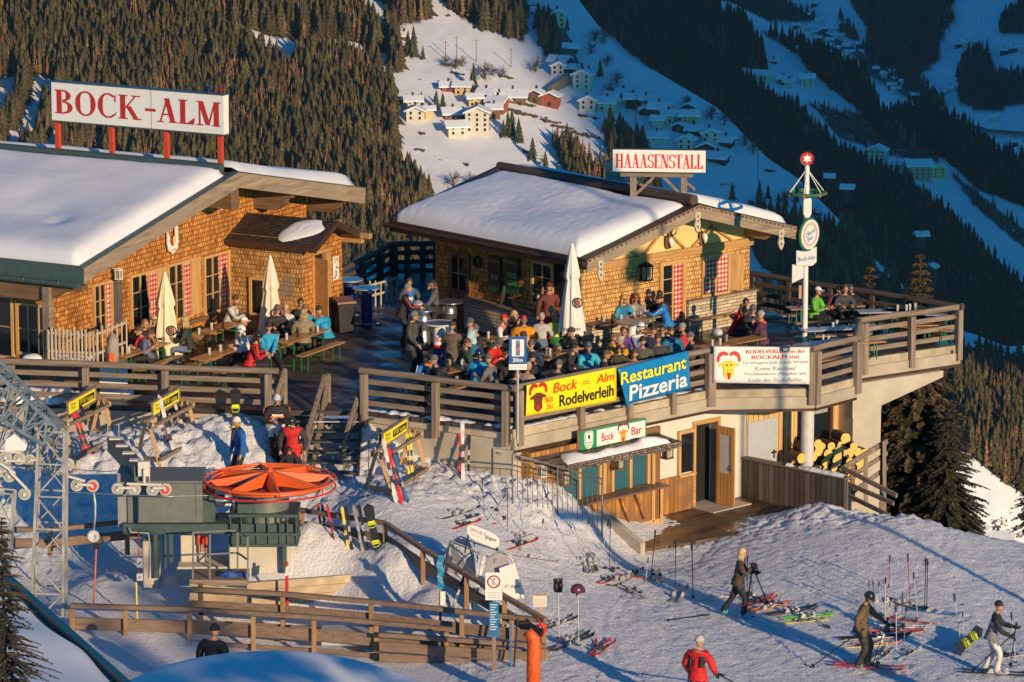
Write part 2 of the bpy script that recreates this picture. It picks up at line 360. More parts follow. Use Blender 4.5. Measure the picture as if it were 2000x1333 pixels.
def serif_text(name,txt,x0,x1,z0,h,mat,parent,y=-.004,gap=.1):
    mb=MB(); X=0; L=[]
    for ch in txt:
        q,W=serif_glyph(ch); L.append((q,X)); X+=W+gap
    X-=gap; s=(x1-x0)/X; k=0
    for q,ox in L:
        for p in q:
            k+=1; yy=y-.0004*(k%9)
            mb.add([(x0+(ox+a)*s,yy,z0+b*h) for a,b in p],[(0,1,2,3)])
    return mb.build(name,mat,parent,fix=False)
# ================================================================ near ground
_cp=[(0,860,-.9),(200,850,-.8),(380,855,-.72),(500,845,-.55),(530,885,-.9),(655,905,-1.2),(600,880,-1.0),(714,850,-.6),(833,900,-1.1),(910,920,-1.2),(998,950,-1.45),
(-100,870,-.9),(100,930,-1.25),(300,930,-1.2),(450,930,-1.2),(700,980,-1.3),(800,990,-1.35),(600,1020,-1.4),(900,1000,-1.6),(1000,1050,-2.0),(1060,965,-1.6),(1100,985,-1.95),(1160,1003,-2.4),(1170,1050,-2.85),(1200,1092,-3.22),
(850,1080,-1.9),(1000,1130,-2.4),(1150,1150,-2.8),(1300,1085,-3.3),(1400,1050,-3.3),(1500,1010,-3.25),(1300,1120,-3.12),(1440,1060,-3.1),(1560,1010,-3.1),(1650,1025,-3.0),(1740,1030,-3.0),
(1440,1215,-3.05),(1680,1310,-3.1),(1940,1320,-3.1),(1360,1400,-3.1),(1850,1150,-3.0),(1990,1080,-3.1),(2100,1200,-3.3),
(595,1058,-1.95),(755,1108,-2.0),(835,1145,-2.2),(925,1190,-2.5),(1060,1288,-2.95),
(100,1200,-3),(300,1230,-3),(500,1200,-3),(650,1180,-2.95),(750,1190,-2.95),(900,1250,-3),(50,1010,-2.2),(200,1010,-2.0),(420,1060,-2.2),(150,1090,-2.75),(640,1095,-2.5),(560,1090,-2.7),(820,1195,-2.9),
(0,1333,-3.2),(500,1340,-3.1),(1000,1400,-3.2),(500,1500,-3.3),(2100,1500,-3.4)]
_cw=[tuple(G(*c)) for c in _cp]+[(14,100,-4.6),(12,97.5,-3.1),(18,97,-4.),(12,101,-6.5),(20,110,-14),(10,106,-8),(5,108,-5),(0,112,-6),(-12,112,-5),(-22,112,-4),(-26,98,-1),(14,112,-13),(0,125,-20),(-20,125,-15),(25,125,-26),(-22,80,-3.2),(22,80,-3.6),(2,103,-3.3),(-4,103,-1.5),(-10,103,-1)]
_P=np.array(_cw); 
def _tps(r2): return np.where(r2>1e-9,r2*np.log(r2+1e-12)*.5,0)
_A=_tps(((_P[:,None,:2]-_P[None,:,:2])**2).sum(-1))+np.eye(len(_P))*.6
_Q=np.hstack([np.ones((len(_P),1)),_P[:,:2]]); _n=len(_P)
_K=np.zeros((_n+3,_n+3)); _K[:_n,:_n]=_A; _K[:_n,_n:]=_Q; _K[_n:,:_n]=_Q.T
_W=np.linalg.solve(_K,np.concatenate([_P[:,2],np.zeros(3)]))
def gz_arr(X,Y):
    out=np.zeros(X.shape)
    for i in range(_n): out+=_W[i]*_tps((X-_P[i,0])**2+(Y-_P[i,1])**2)
    return out+_W[_n]+_W[_n+1]*X+_W[_n+2]*Y
def gz(x,y): return float(gz_arr(np.array([x*1.]),np.array([y*1.]))[0])
def GG(u,v):
    z=-2.5
    for _ in range(10): p=G(u,v,z); z=.5*z+.5*gz(p.x,p.y)
    p=G(u,v,z); p.z=gz(p.x,p.y); return p
def axis(a,b,f0,f1,fine,coarse):
    r=list(np.arange(a,f0,coarse))+list(np.arange(f0,f1,fine))+list(np.arange(f1,b,coarse)); return np.array(r)
gx=axis(-30,30,-13.5,14.5,.085,.8); gy=axis(60,126,79.5,102.5,.085,.8)
XX,YY=np.meshgrid(gx,gy); ZZ=gz_arr(XX,YY)
piles=[(*G(625,1105,-2.5)[:2],1.0,.32),(*G(330,880,-.9)[:2],2.2,.25),(*G(480,860,-.8)[:2],1.4,.25),(*G(700,880,-1.)[:2],1.2,.3),(*G(860,1130,-2.3)[:2],1.2,.25),(*G(1060,980,-1.7)[:2],1.6,.2),(*G(1620,1010,-3.0)[:2],1.1,.35),(*G(1790,1030,-3.0)[:2],1.4,.3),(*G(1560,985,-3.1)[:2],.6,.22),(*G(760,1170,-2.9)[:2],.9,.25),(*G(200,1150,-2.9)[:2],.9,.2),(*G(1130,1000,-2.1)[:2],1.,.2)]
rough=np.full(XX.shape,.0)
for px_,py_,r_,h_ in piles:
    g=np.exp(-((XX-px_)**2+(YY-py_)**2)/(r_*r_)); ZZ+=g*h_; rough+=g*min(1,h_*2)
near=np.exp(-np.clip(YY-(98.2-.0*XX)+2.2,-9,0)**2/2.0)*(XX<1.5)*(YY<99.5); rough+=near*.9
edge=np.exp(-((YY-(98.5+(XX-6)*.15))**2)/1.5)*(XX>4); rough+=edge*.7
rough=np.clip(rough,0,1.2)
TR=((-1.,-.9,1),(3.1,-.35,1),(6.2,-.55,1),(8.4,.15,1),(9.5,-.8,1),(11.6,.3,1),(1.5,.25,1)); V=[];nz=noise.noise; cr,cc=XX.shape
lift_area=(XX<-1.5)&(YY<93)
for j in range(cr):
    yj=YY[j,0]
    for i in range(cc):
        x=XX[j,i]; z=ZZ[j,i]
        if 79<yj<103 and -14<x<15:
            # trampled slope: long low ripples, clumps and prints
            a=nz((x*1.3,yj*.8,1.)); b=nz((x*4.2,yj*3.0,5.)); c=nz((x*9.5,yj*7.5,9.))
            amp=.35 if lift_area[j,i] else 1.
            z+=amp*(.03*a+.020*b+.030*c+.02*abs(nz((x*5.,yj*7.,20.)))+.022*nz((x*17.,yj*14.,2.))*(.6+1.2*abs(a)))
            for tx,ts,tw in TR:
                dx_=x-(tx+ts*(yj-85)+.5*math.sin(yj*.45+tx)); dx_=abs(abs(dx_)-.13)
                if dx_<.07 and not lift_area[j,i]: z-=.028*(1-dx_/.07)
            rg=rough[j,i]
            if rg>.05:
                d=abs(nz((x*2.3,yj*2.3,3.))); e=nz((x*5.,yj*5.,7.)); z+=rg*(.16*(.5-d)+.10*e+.05*c)
        V.append((x,yj,z))
idx=np.arange(cr*cc).reshape(cr,cc)
q=np.stack([idx[:-1,:-1],idx[:-1,1:],idx[1:,1:],idx[1:,:-1]],-1).reshape(-1,4)
me=bpy.data.meshes.new('snow_ground'); me.from_pydata(V,[],q.tolist()); me.materials.append(snowmat('trampled_snow',1.,1.9,dist=.06))
me.polygons.foreach_set('use_smooth',[True]*len(me.polygons)); me.update()
o=bpy.data.objects.new('snow_ground',me); C.objects.link(o); tag(o,'white trampled snow ground of the ski slope',None,None,'structure')
# ================================================================ far hillsides
def inpoly(px,py,poly):
    r=np.zeros(px.shape,bool); n=len(poly); j=n-1
    for i in range(n):
        xi,yi=poly[i]; xj,yj=poly[j]
        c=((yi>py)!=(yj>py))&(px<(xj-xi)*(py-yi)/((yj-yi) if yj!=yi else 1e-9)+xi); r^=c; j=i
    return r
def invd(c): return lambda u,v: c[0]+c[1]*u+c[2]*v
def fit(pts):
    A=np.array([[1,p[0],p[1]] for p in pts]); return np.linalg.solve(A,np.array([1./p[2] for p in pts]))
cB=fit([(850,390,1780),(950,240,1850),(1700,600,1730)])
cC=fit([(1200,0,2900),(2000,330,2750),(1500,400,2550)])
cD=fit([(1500,60,4600),(1950,300,4000),(1950,60,4300)])
def und(u,v,seed): return 1+.0022*nz((u/330.,v/200.,seed))+.0007*nz((u/90.,v/60.,seed+4))+.00022*nz((u/22.,v/16.,seed+8))
def LP(c,u,v,seed): 
    d=1./(c[0]+c[1]*u+c[2]*(min(v,700) if seed==1. else v))
    if seed==1. and v>700: t=min(1,(v-700)/170.); d=d*(1-t)+(1350-.06*max(0,v-870))*t
    return D(u,v,d*und(u,v,seed))
FB_=[[(-40,-30),(700,-30),(705,40),(735,60),(750,115),(725,110),(700,85),(660,80),(640,72),(600,90),(500,60),(430,38),(420,60),(470,90),(530,130),(560,160),(590,110),(640,110),(700,130),(735,140),(745,170),(768,180),(774,300),(740,310),(790,350),(840,395),(870,640),(600,640),(600,430),(-40,430)],
 [(705,-30),(845,-30),(838,40),(770,50),(768,20),(735,0)],[(750,52),(768,52),(787,140),(765,144)],
 [(846,-30),(1022,-30),(1024,82),(990,72),(930,52),(890,30)],
 [(1075,275),(1110,288),(1190,340),(1270,400),(1150,410),(1110,345)],[(1045,40),(1072,36),(1102,108),(1062,110)],
 [(1180,255),(1225,240),(1265,300),(1290,400),(1190,400)],
 [(1480,420),(1600,440),(1660,470),(1750,560),(1850,660),(1790,660),(1690,640),(1560,590),(1470,500)],
 [(1700,700),(1850,700),(2040,735),(2040,900),(1960,880),(1870,800),(1700,790)],
 [(1860,790),(1900,800),(2040,880),(2040,985),(1960,945),(1885,880)],[(1440,560),(1500,575),(1560,590),(1640,640),(1500,640)]]
FC_=[[(1100,-30),(1368,-30),(1408,25),(1406,115),(1434,143),(1500,194),(1560,220),(1600,262),(1640,300),(1700,330),(1750,350),(1800,385),(1850,430),(1900,480),(1960,540),(2040,610),(2040,720),(1900,690),(1560,360),(1290,150),(1130,20)],
 [(1490,63),(1622,114),(1685,144),(1715,210),(1720,240),(1775,216),(1820,216),(1895,261),(1940,300),(2040,335),(2040,420),(1910,370),(1850,315),(1730,270),(1715,264),(1685,222),(1650,195),(1586,144),(1560,110)],
 [(1410,35),(1450,40),(1490,100),(1500,145),(1470,145),(1425,130),(1410,100)],[(1580,200),(1700,230),(1850,320),(1760,310),(1640,270)],[(1850,330),(2040,480),(2040,520),(1900,400)]]
FD_=[[(1604,-30),(1892,-30),(1850,20),(1865,35),(1835,80),(1830,120),(1780,160),(1755,170),(1700,130),(1690,115),(1695,60),(1660,0)],[(1400,-30),(1500,-20),(1540,15),(1600,45),(1500,40),(1400,10)],
 [(1960,35),(2040,-30),(2040,60),(1965,70),(1948,60)],[(1880,110),(1930,100),(1945,150),(1940,200),(1915,220),(1875,200),(1870,150)],[(1950,150),(2040,140),(2040,190),(1930,220),(1915,200)],[(1640,30),(1660,60),(1690,100),(1640,60)],[(1740,150),(1800,160),(1850,215),(1800,205)]]
def hillmat(name,seed):
    m,n,b=newmat(name); at=nd(n,'ShaderNodeAttribute'); at.attribute_name='cover'
    v=coords(n,'geo',(1,1,1)); f=noi(n,v,.035,6,.7); g=noi(n,v,.22,5,.7)
    ad=nd(n,'ShaderNodeMath',operation='MULTIPLY_ADD'); ad.inputs[1].default_value=.6; n.links.new(g,ad.inputs[0]); n.links.new(f,ad.inputs[2])
    rock=ramp(n,ad.outputs[0],[(.98,0),(1.04,1)])
    snow=ramp(n,f,[(.3,(.70,.71,.74)),(.7,(.83,.83,.84))]); col=mixc(n,rock,snow,(.13,.085,.05))
    ff=nd(n,'ShaderNodeMath',operation='MULTIPLY'); n.links.new(at.outputs['Fac'],ff.inputs[0]); n.links.new(ramp(n,g,[(.30,.25),(.45,1)]),ff.inputs[1])
    col=mixc(n,ff.outputs[0],col,(.05,.038,.02)); n.links.new(col,b.inputs['Base Color']); b.inputs['Roughness'].default_value=.8
    bump(n,b,f,.6,1.5); return m
def layer(name,c,top,u0,u1,vb,step,forests,seed,label,skip=0):
    us=np.arange(u0,u1+step,step); nv=int(round((vb)/step)); V=[];cov=[]
    tu=[p[0] for p in top]; tv=[p[1] for p in top]; rows=[]
    for u in us:
        vt=float(np.interp(u,tu,tv)); col=[]
        p0=LP(c,u,vt,seed)
        for k,(bk,dn) in enumerate(((420,330),(160,110),(45,22))):   # the far side of the ridge, falling away
            V.append((p0.x,p0.y+bk,p0.z-dn)); cov.append(0.)
        for k in range(nv+1):
            v=vt+(vb-vt)*k/nv; p=LP(c,u,v,seed); V.append(tuple(p)); cov.append(-1.-u/1e4 if 0 else 0.); rows.append((len(V)-1,u,v))
    rr=np.array(rows); m=np.zeros(len(rr),bool)
    for P in forests: m|=inpoly(rr[:,1],rr[:,2],P)
    if seed==1.: m&=~inpoly(rr[:,1],rr[:,2],[(-300,150),(90,150),(250,240),(250,420),(-300,420)])
    for i,t in zip(rr[:,0].astype(int),m):
        if t: cov[i]=1.
    n=nv+4; idx=np.arange(len(us)*n).reshape(len(us),n)
    q=np.stack([idx[:-1,:-1],idx[:-1,1:],idx[1:,1:],idx[1:,:-1]],-1).reshape(-1,4)
    me=bpy.data.meshes.new(name); me.from_pydata(V,[],q.tolist()); a=me.attributes.new('cover','FLOAT','POINT'); a.data.foreach_set('value',cov)
    me.materials.append(hillmat(name+'_snow',seed)); me.polygons.foreach_set('use_smooth',[True]*len(me.polygons)); me.update()
    o=bpy.data.objects.new(name,me); C.objects.link(o); tag(o,label,None,None,'structure'); return o
topB=[(-300,-60),(1100,-60),(1130,0),(1210,105),(1290,145),(1400,210),(1500,310),(1560,350),(1650,440),(1700,500),(1850,640),(1900,652),(2000,690),(2300,800)]
topC=[(900,-60),(1385,-60),(1400,0),(1430,5),(1530,60),(1610,110),(1690,142),(1720,208),(1800,212),(1895,255),(2000,320),(2300,500)]
topD=[(1200,-160),(2500,-160)]
layer('village_hillside',cB,topB,-260,2260,1500,7,FB_,1.,'snowy hillside with the village and forest edge')
layer('valley_side',cC,topC,1000,2260,800,9,FC_,11.,'shaded forested valley side behind the village')
layer('valley_floor',cD,topD,1300,2350,560,9,FD_,21.,'deep shaded valley floor and opposite slope')
# the mountain beyond the right edge of the view whose shadow lies over the valley
prof=[(965,-420),(955,8),(950,60),(962,110),(980,172),(1010,300),(1250,320),(1900,370),(3000,450),(5200,500),(6500,300)]
S0=900.; wv=Vector((.86,.51,0)); sv=Vector((SD.x,SD.y,0)); te=math.tan(SUN_EL); mb=MB(); vs=[]
for w_,h_ in prof:
    b=wv*w_+sv*S0; top_=Vector((b.x,b.y,h_+te*S0*1.0))
    for off,dz in ((-450,-700),(-140,-160),(0,0),(160,-150),(520,-720)):
        vs.append(top_+sv*off+Vector((0,0,dz)))
n_=len(prof); mb.add(vs,[(i*5+k,i*5+k+1,(i+1)*5+k+1,(i+1)*5+k) for i in range(n_-1) for k in range(4)])
tag(mb.build('mountain_ridge',M['snow'],smooth=True),'rocky snow mountain ridge beside the valley',None,None,'structure')
# ---------------------------------------------------------------- conifers of the far woods
def conifer(tiers,nseg,rad,droop=.35,seed=0,gap=0.):
    rd=random.Random(seed); V=[];Fc=[]
    V+= [(0.02*math.cos(a),.02*math.sin(a),0) for a in (0,2.1,4.2)]+[(0,0,.95)]; Fc+=[(0,1,3),(1,2,3),(2,0,3)]
    for t in range(tiers):
        f=t/tiers; z=.10+.86*f; r=rad*(1-f)**.85*(rd.uniform(.85,1.1)); h=.86/tiers*1.9; b=len(V); V.append((0,0,min(1.,z+h)))
        for k in range(nseg*2):
            a=math.pi*k/nseg+rd.uniform(-.15,.15)+t; rr=r*(rd.uniform(.85,1.2) if k%2==0 else rd.uniform(.35,.6)); zz=z-droop*r*(1. if k%2==0 else .2)
            V.append((rr*math.cos(a),rr*math.sin(a),zz))
        for k in range(nseg*2): Fc.append((b,b+1+k,b+1+(k+1)%(nseg*2)))
    return np.array(V),np.array([list(q) for q in Fc])
hi=[conifer(7,5,.23+.03*(s%3),.5,s) for s in range(6)]; lo=[conifer(5,4,.19,.4,s) for s in range(3)]; la=[conifer(7,4,.15,-.1,s+9) for s in range(3)]
m,n,b=newmat('far_foliage'); at=nd(n,'ShaderNodeAttribute'); at.attribute_name='tint'; nn=noi(n,coords(n,'geo'),.9,3)
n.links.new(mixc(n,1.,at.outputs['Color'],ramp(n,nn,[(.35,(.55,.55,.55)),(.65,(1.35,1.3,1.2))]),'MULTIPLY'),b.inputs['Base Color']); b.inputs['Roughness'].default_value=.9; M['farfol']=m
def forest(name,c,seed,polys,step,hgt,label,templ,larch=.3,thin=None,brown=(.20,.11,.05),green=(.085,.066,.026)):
    VV=[];FF=[];CC=[];base=0;rd=random.Random(seed*7)
    for P in polys:
        a=np.array(P); st=step if not isinstance(P,dict) else step
        for v in np.arange(a[:,1].min(),a[:,1].max(),step[1]):
            for u in np.arange(a[:,0].min(),a[:,0].max(),step[0]):
                uu=u+rd.uniform(-.6,.6)*step[0]; vv=v+rd.uniform(-.6,.6)*step[1]
                if not inpoly(np.array([uu]),np.array([vv]),P)[0]: continue
                if thin and rd.random()<thin(uu,vv): continue
                p=LP(c,uu,vv,seed); lm=nz((uu/60.,vv/60.,3.))*1.3+larch
                isl=rd.random()<lm; T=rd.choice(la if isl else templ); h=rd.uniform(.65,1.2)*hgt*(.9 if isl else 1)
                ang=rd.uniform(0,6.28); ca,sa=math.cos(ang),math.sin(ang); X=T[0]*h; wd=rd.uniform(.85,1.3)
                co=np.stack([(X[:,0]*ca-X[:,1]*sa)*wd+p.x,(X[:,0]*sa+X[:,1]*ca)*wd+p.y,X[:,2]+p.z-.3],1)
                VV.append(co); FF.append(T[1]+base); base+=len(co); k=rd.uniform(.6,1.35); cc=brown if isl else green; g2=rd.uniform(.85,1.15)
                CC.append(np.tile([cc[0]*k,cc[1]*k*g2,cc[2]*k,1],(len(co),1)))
    V=np.concatenate(VV);Fx=np.concatenate(FF);Cx=np.concatenate(CC); me=bpy.data.meshes.new(name)
    me.vertices.add(len(V)); me.vertices.foreach_set('co',V.ravel()); me.loops.add(len(Fx)*3); me.loops.foreach_set('vertex_index',Fx.ravel().astype(np.int32))
    me.polygons.add(len(Fx)); me.polygons.foreach_set('loop_start',np.arange(0,len(Fx)*3,3)); me.polygons.foreach_set('loop_total',np.full(len(Fx),3)); me.update(calc_edges=True)
    a=me.color_attributes.new('tint','FLOAT_COLOR','POINT'); a.data.foreach_set('color',Cx.ravel()); me.materials.append(M['farfol'])
    o=bpy.data.objects.new(name,me); C.objects.link(o); tag(o,label,'forest',None,'stuff'); return len(Fx)
def thB(u,v):
    if u<260 and v>150-.0*u and v>150+(u-90)*.5: return .35+.65*(((u+v*.5+30*nz((u/40.,v/40.,1.)))%78)<44)
    if 596<u<765 and 62<v<150 and v>60+(u-600)*.25 and v<100+(u-600)*.35: return .93
    if u>1180: return .1 if v>690 else .72
    return .05+.75*(nz((u/45.,v/30.,2.))>.30)
forest('forest',cB,1.,FB_[:4],(7.6,6.2),14.,'mixed spruce and larch forest on the sunlit hillside',hi,.22,thB)
forest('forest',cB,1.,FB_[4:5]+FB_[9:11],(8,8),11.,'brown larch copse along the meadow edges',hi,.55,None)
forest('forest',cB,1.,FB_[5:9],(8.5,7.5),12.,'shaded spruce groves on the lower blue snow slope',hi,.0,thB)
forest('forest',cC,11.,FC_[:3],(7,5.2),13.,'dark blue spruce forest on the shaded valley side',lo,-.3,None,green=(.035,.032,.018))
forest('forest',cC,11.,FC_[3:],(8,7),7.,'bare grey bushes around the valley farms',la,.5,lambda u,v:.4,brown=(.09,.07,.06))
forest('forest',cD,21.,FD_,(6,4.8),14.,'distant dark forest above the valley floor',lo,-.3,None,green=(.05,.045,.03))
# single trees and bushes standing around the village
def far_tree(name,u,v,h,c,seed,T,label,cat,tcol,group,bush=False):
    p=LP(c,u,v,seed); rd=random.Random(int(u*7+v)); k=rd.uniform(.8,1.2)
    if bush:
        mb=MB(); mc=plain((.11*k,.075*k,.05*k),.9,0,.3,1.,name='twigs')
        t=thing(name,label,cat,p,0,group); mb.tube([(0,0,-1),(0,0,h*.35)],[h*.05,h*.03],5); tr=mb.build('trunk',mc,t)
        cr=MB()
        for i in range(70):
            d=Vector((rd.gauss(0,1),rd.gauss(0,1),rd.gauss(0,1)+.4)).normalized(); a=Vector((0,0,h*.3))+d*h*.08; e=a+d*h*rd.uniform(.25,.5)
            s_=d.cross(Vector((rd.random(),rd.random(),rd.random()))).normalized()*h*.015; cr.add([a-s_,a+s_,e],[(0,1,2)]); 
            for _ in range(2): m2=a.lerp(e,rd.uniform(.4,.9)); e2=m2+(d+Vector((rd.gauss(0,.6),rd.gauss(0,.6),rd.gauss(0,.6)))).normalized()*h*.16; cr.add([m2-s_*.8,m2+s_*.8,e2],[(0,1,2)])
        cr.build('crown',mc,t,fix=False); return
    t=thing(name,label,cat,p,rd.uniform(0,6),group)
    mb=MB(); mb.add([tuple(x*h) for x in T[0][4:]],[tuple(int(i)-4 for i in q) for q in T[1][3:]]); mb.build('crown',plain(tuple(round(x*k,3) for x in tcol),.9,0,.4,.8,name='needles'),t,fix=False)
    m2=MB(); m2.cyl((0,0,-1),(0,0,h*.3),h*.02,h*.015,5); m2.build('trunk',plain((.07,.045,.03),.9,name='bark'),t)
G1='single trees around the hillside village'
sp=[(823,212,10),(852,215,12),(865,214,10),(908,190,7),(925,178,17),(938,222,8),(983,268,10),(992,266,15),(1000,268,17),(1013,280,15),(1017,277,9),(757,166,12),(808,112,19),(797,108,15),(1181,260,10),(1199,300,19),(1245,268,9),(1150,158,10),(1500,387,8),(1483,398,14),(1555,395,10),(1660,500,26),(1600,470,16),(1630,560,22),(1700,585,19),(1065,335,12),(1040,312,13),(826,117,9),(1172,150,11),(1108,60,8),(1430,390,10)]
for i,(u,v,h) in enumerate(sp): 
    h*=.8
    sh=u>1130; pl_='on the blue shaded snow' if sh else 'by the sunlit village'
    far_tree('spruce_tree',u,v,h,cB,1.,hi[i%4],f"{'tall' if h>14 else 'small'} dark spruce tree {pl_}, {['beside a house','between two houses','alone on the meadow','at the forest edge'][i%4]}",'tree',(.05,.05,.022),G1)
for i,(u,v,h) in enumerate([(870,130,7),(890,135,8),(902,130,7),(947,155,12),(963,148,6),(981,150,7),(1046,140,9),(886,365,10),(918,362,8),(1163,80,9),(1180,85,10),(1190,190,10),(1205,165,9),(1240,215,8),(1340,210,8),(1390,235,10),(1455,285,9),(1415,245,9),(1470,300,8),(1155,105,8),(1186,128,8),(1530,400,9),(1580,430,10),(780,60,9),(1570,380,8)]):
    far_tree('bare_bush',u,v,h,cB,1.,None,f"leafless brown bush on {'shaded blue' if u>1090 else 'sunlit'} snow {['above the houses','beside the village','on the open meadow'][i%3]}",'bush',None,'leafless bushes around the village',True)
# ---------------------------------------------------------------- houses of the valley
hw=plain((.62,.56,.46),.85,0,.06,.5,name='cream_render'); hy=plain((.62,.46,.22),.85,0,.06,.5,name='yellow_render'); hb=wood('house_wood',(.10,.05,.03),(.24,.13,.07),'z',.2); hr=plain((.30,.07,.04),.8,0,.15,.5,name='red_boards'); hp=plain((.55,.30,.22),.85,0,.06,.5,name='pink_render'); hd=plain((.05,.03,.022),.8,0,.2,.5,name='dark_boards')
hm={'w':hw,'y':hy,'b':hb,'r':hr,'p':hp,'d':hd}; hn={'w':'cream walls','y':'yellow walls','b':'brown wooden walls','r':'red brown board walls','p':'pinkish walls','d':'dark wooden walls'}
def house(u,v,wpx,c,seed,kind,storey,desc,rz=None,upper=None):
    p=LP(c,u,v+1,seed); s=F_PX*(c[0]+c[1]*u+c[2]*v); W=wpx/s*.92; L=W*.72; Hh=storey*2.25; rd=random.Random(int(u*3+v))
    rz=rd.uniform(-.5,.25) if rz is None else rz
    t=thing('farm_house' if kind in 'wyp' else 'wooden_barn',f"{hn[kind]} {'house' if kind in 'wyp' else 'barn'} with snowy roof, {desc}",'house' if kind in 'wyp' else 'barn',p,rz)
    rh=L*.28; mb=MB(); x0,x1,y0,y1=-W/2,W/2,-L/2,L/2
    if rd.random()<.6 or wpx<24:  # ridge along x, gables at the ends
        mb.box(x0,x1,y0,y1,-4,Hh); mb.add([(x0,y0,Hh),(x0,y1,Hh),(x0,0,Hh+rh)],[(0,1,2)]); mb.add([(x1,y0,Hh),(x1,y1,Hh),(x1,0,Hh+rh)],[(0,1,2)])
        mb.build('wall',hm[kind],t); o_=1.5; rf=MB(); k=rh/(L/2)
        for sg in (-1,1): 
            ye=sg*(L/2+o_); ze=Hh-o_*k
            rf.hexa([(x0-o_,ye,ze),(x1+o_,ye,ze),(x1+o_,0,Hh+rh),(x0-o_,0,Hh+rh),(x0-o_,ye,ze+.7),(x1+o_,ye,ze+.7),(x1+o_,0,Hh+rh+.7),(x0-o_,0,Hh+rh+.7)])
        r_=rf.build('roof',M['snowclean'],t)
    else:
        rh=W*.22; mb.box(x0,x1,y0,y1,-4,Hh); mb.add([(x0,y0,Hh),(x1,y0,Hh),(0,y0,Hh+rh)],[(0,1,2)]); mb.add([(x0,y1,Hh),(x1,y1,Hh),(0,y1,Hh+rh)],[(0,1,2)])
        mb.build('wall',hm[kind],t); o_=1.0; rf=MB(); k=rh/(W/2)
        for sg in (-1,1):
            xe=sg*(W/2+o_); ze=Hh-o_*k
            rf.hexa([(xe,y0-1.4,ze),(0,y0-1.4,Hh+rh),(0,y1+o_,Hh+rh),(xe,y1+o_,ze),(xe,y0-1.4,ze+.7),(0,y0-1.4,Hh+rh+.7),(0,y1+o_,Hh+rh+.7),(xe,y1+o_,ze+.7)])
        r_=rf.build('roof',M['snowclean'],t)
    ch=MB(); ch.box(-W*.1,-W*.1+.9,-.3,.6,Hh+rh*.4,Hh+rh+2.0); ch.build('chimney',hd,r_)
    if upper: mb2=MB(); mb2.box(x0-.15,x1+.15,y0-.15,y0+.3,Hh*.55,Hh-.1); mb2.build('upper_boards',hm[upper],t)
    if kind in 'wyp' and wpx>=24:
        nx=max(2,int(W/3.2)); 
        for st in range(storey):
            for i in range(nx):
                cx=x0+W*(i+.5)/nx; mb3=MB(); z=.7+st*2.25; mb3.box(cx-.5,cx+.5,y0-.12,y0+.05,z,z+1.25); mb3.build('window',M['glass'],t)
            if W>9 and st<3:
                for yy in (-.2,.2):
                    mb3=MB(); z=.7+st*2.25; mb3.box(x0-.12 if rz>-.0 else x1-.05,x0+.05 if rz>-.0 else x1+.12,yy*L-.5,yy*L+.5,z,z+1.25); mb3.build('window',M['glass'],t)
    elif kind in 'brd':
        mb3=MB(); mb3.box(-.9,.9,y0-.1,y0+.05,0,1.9); mb3.build('door',hd if kind!='d' else hb,t)
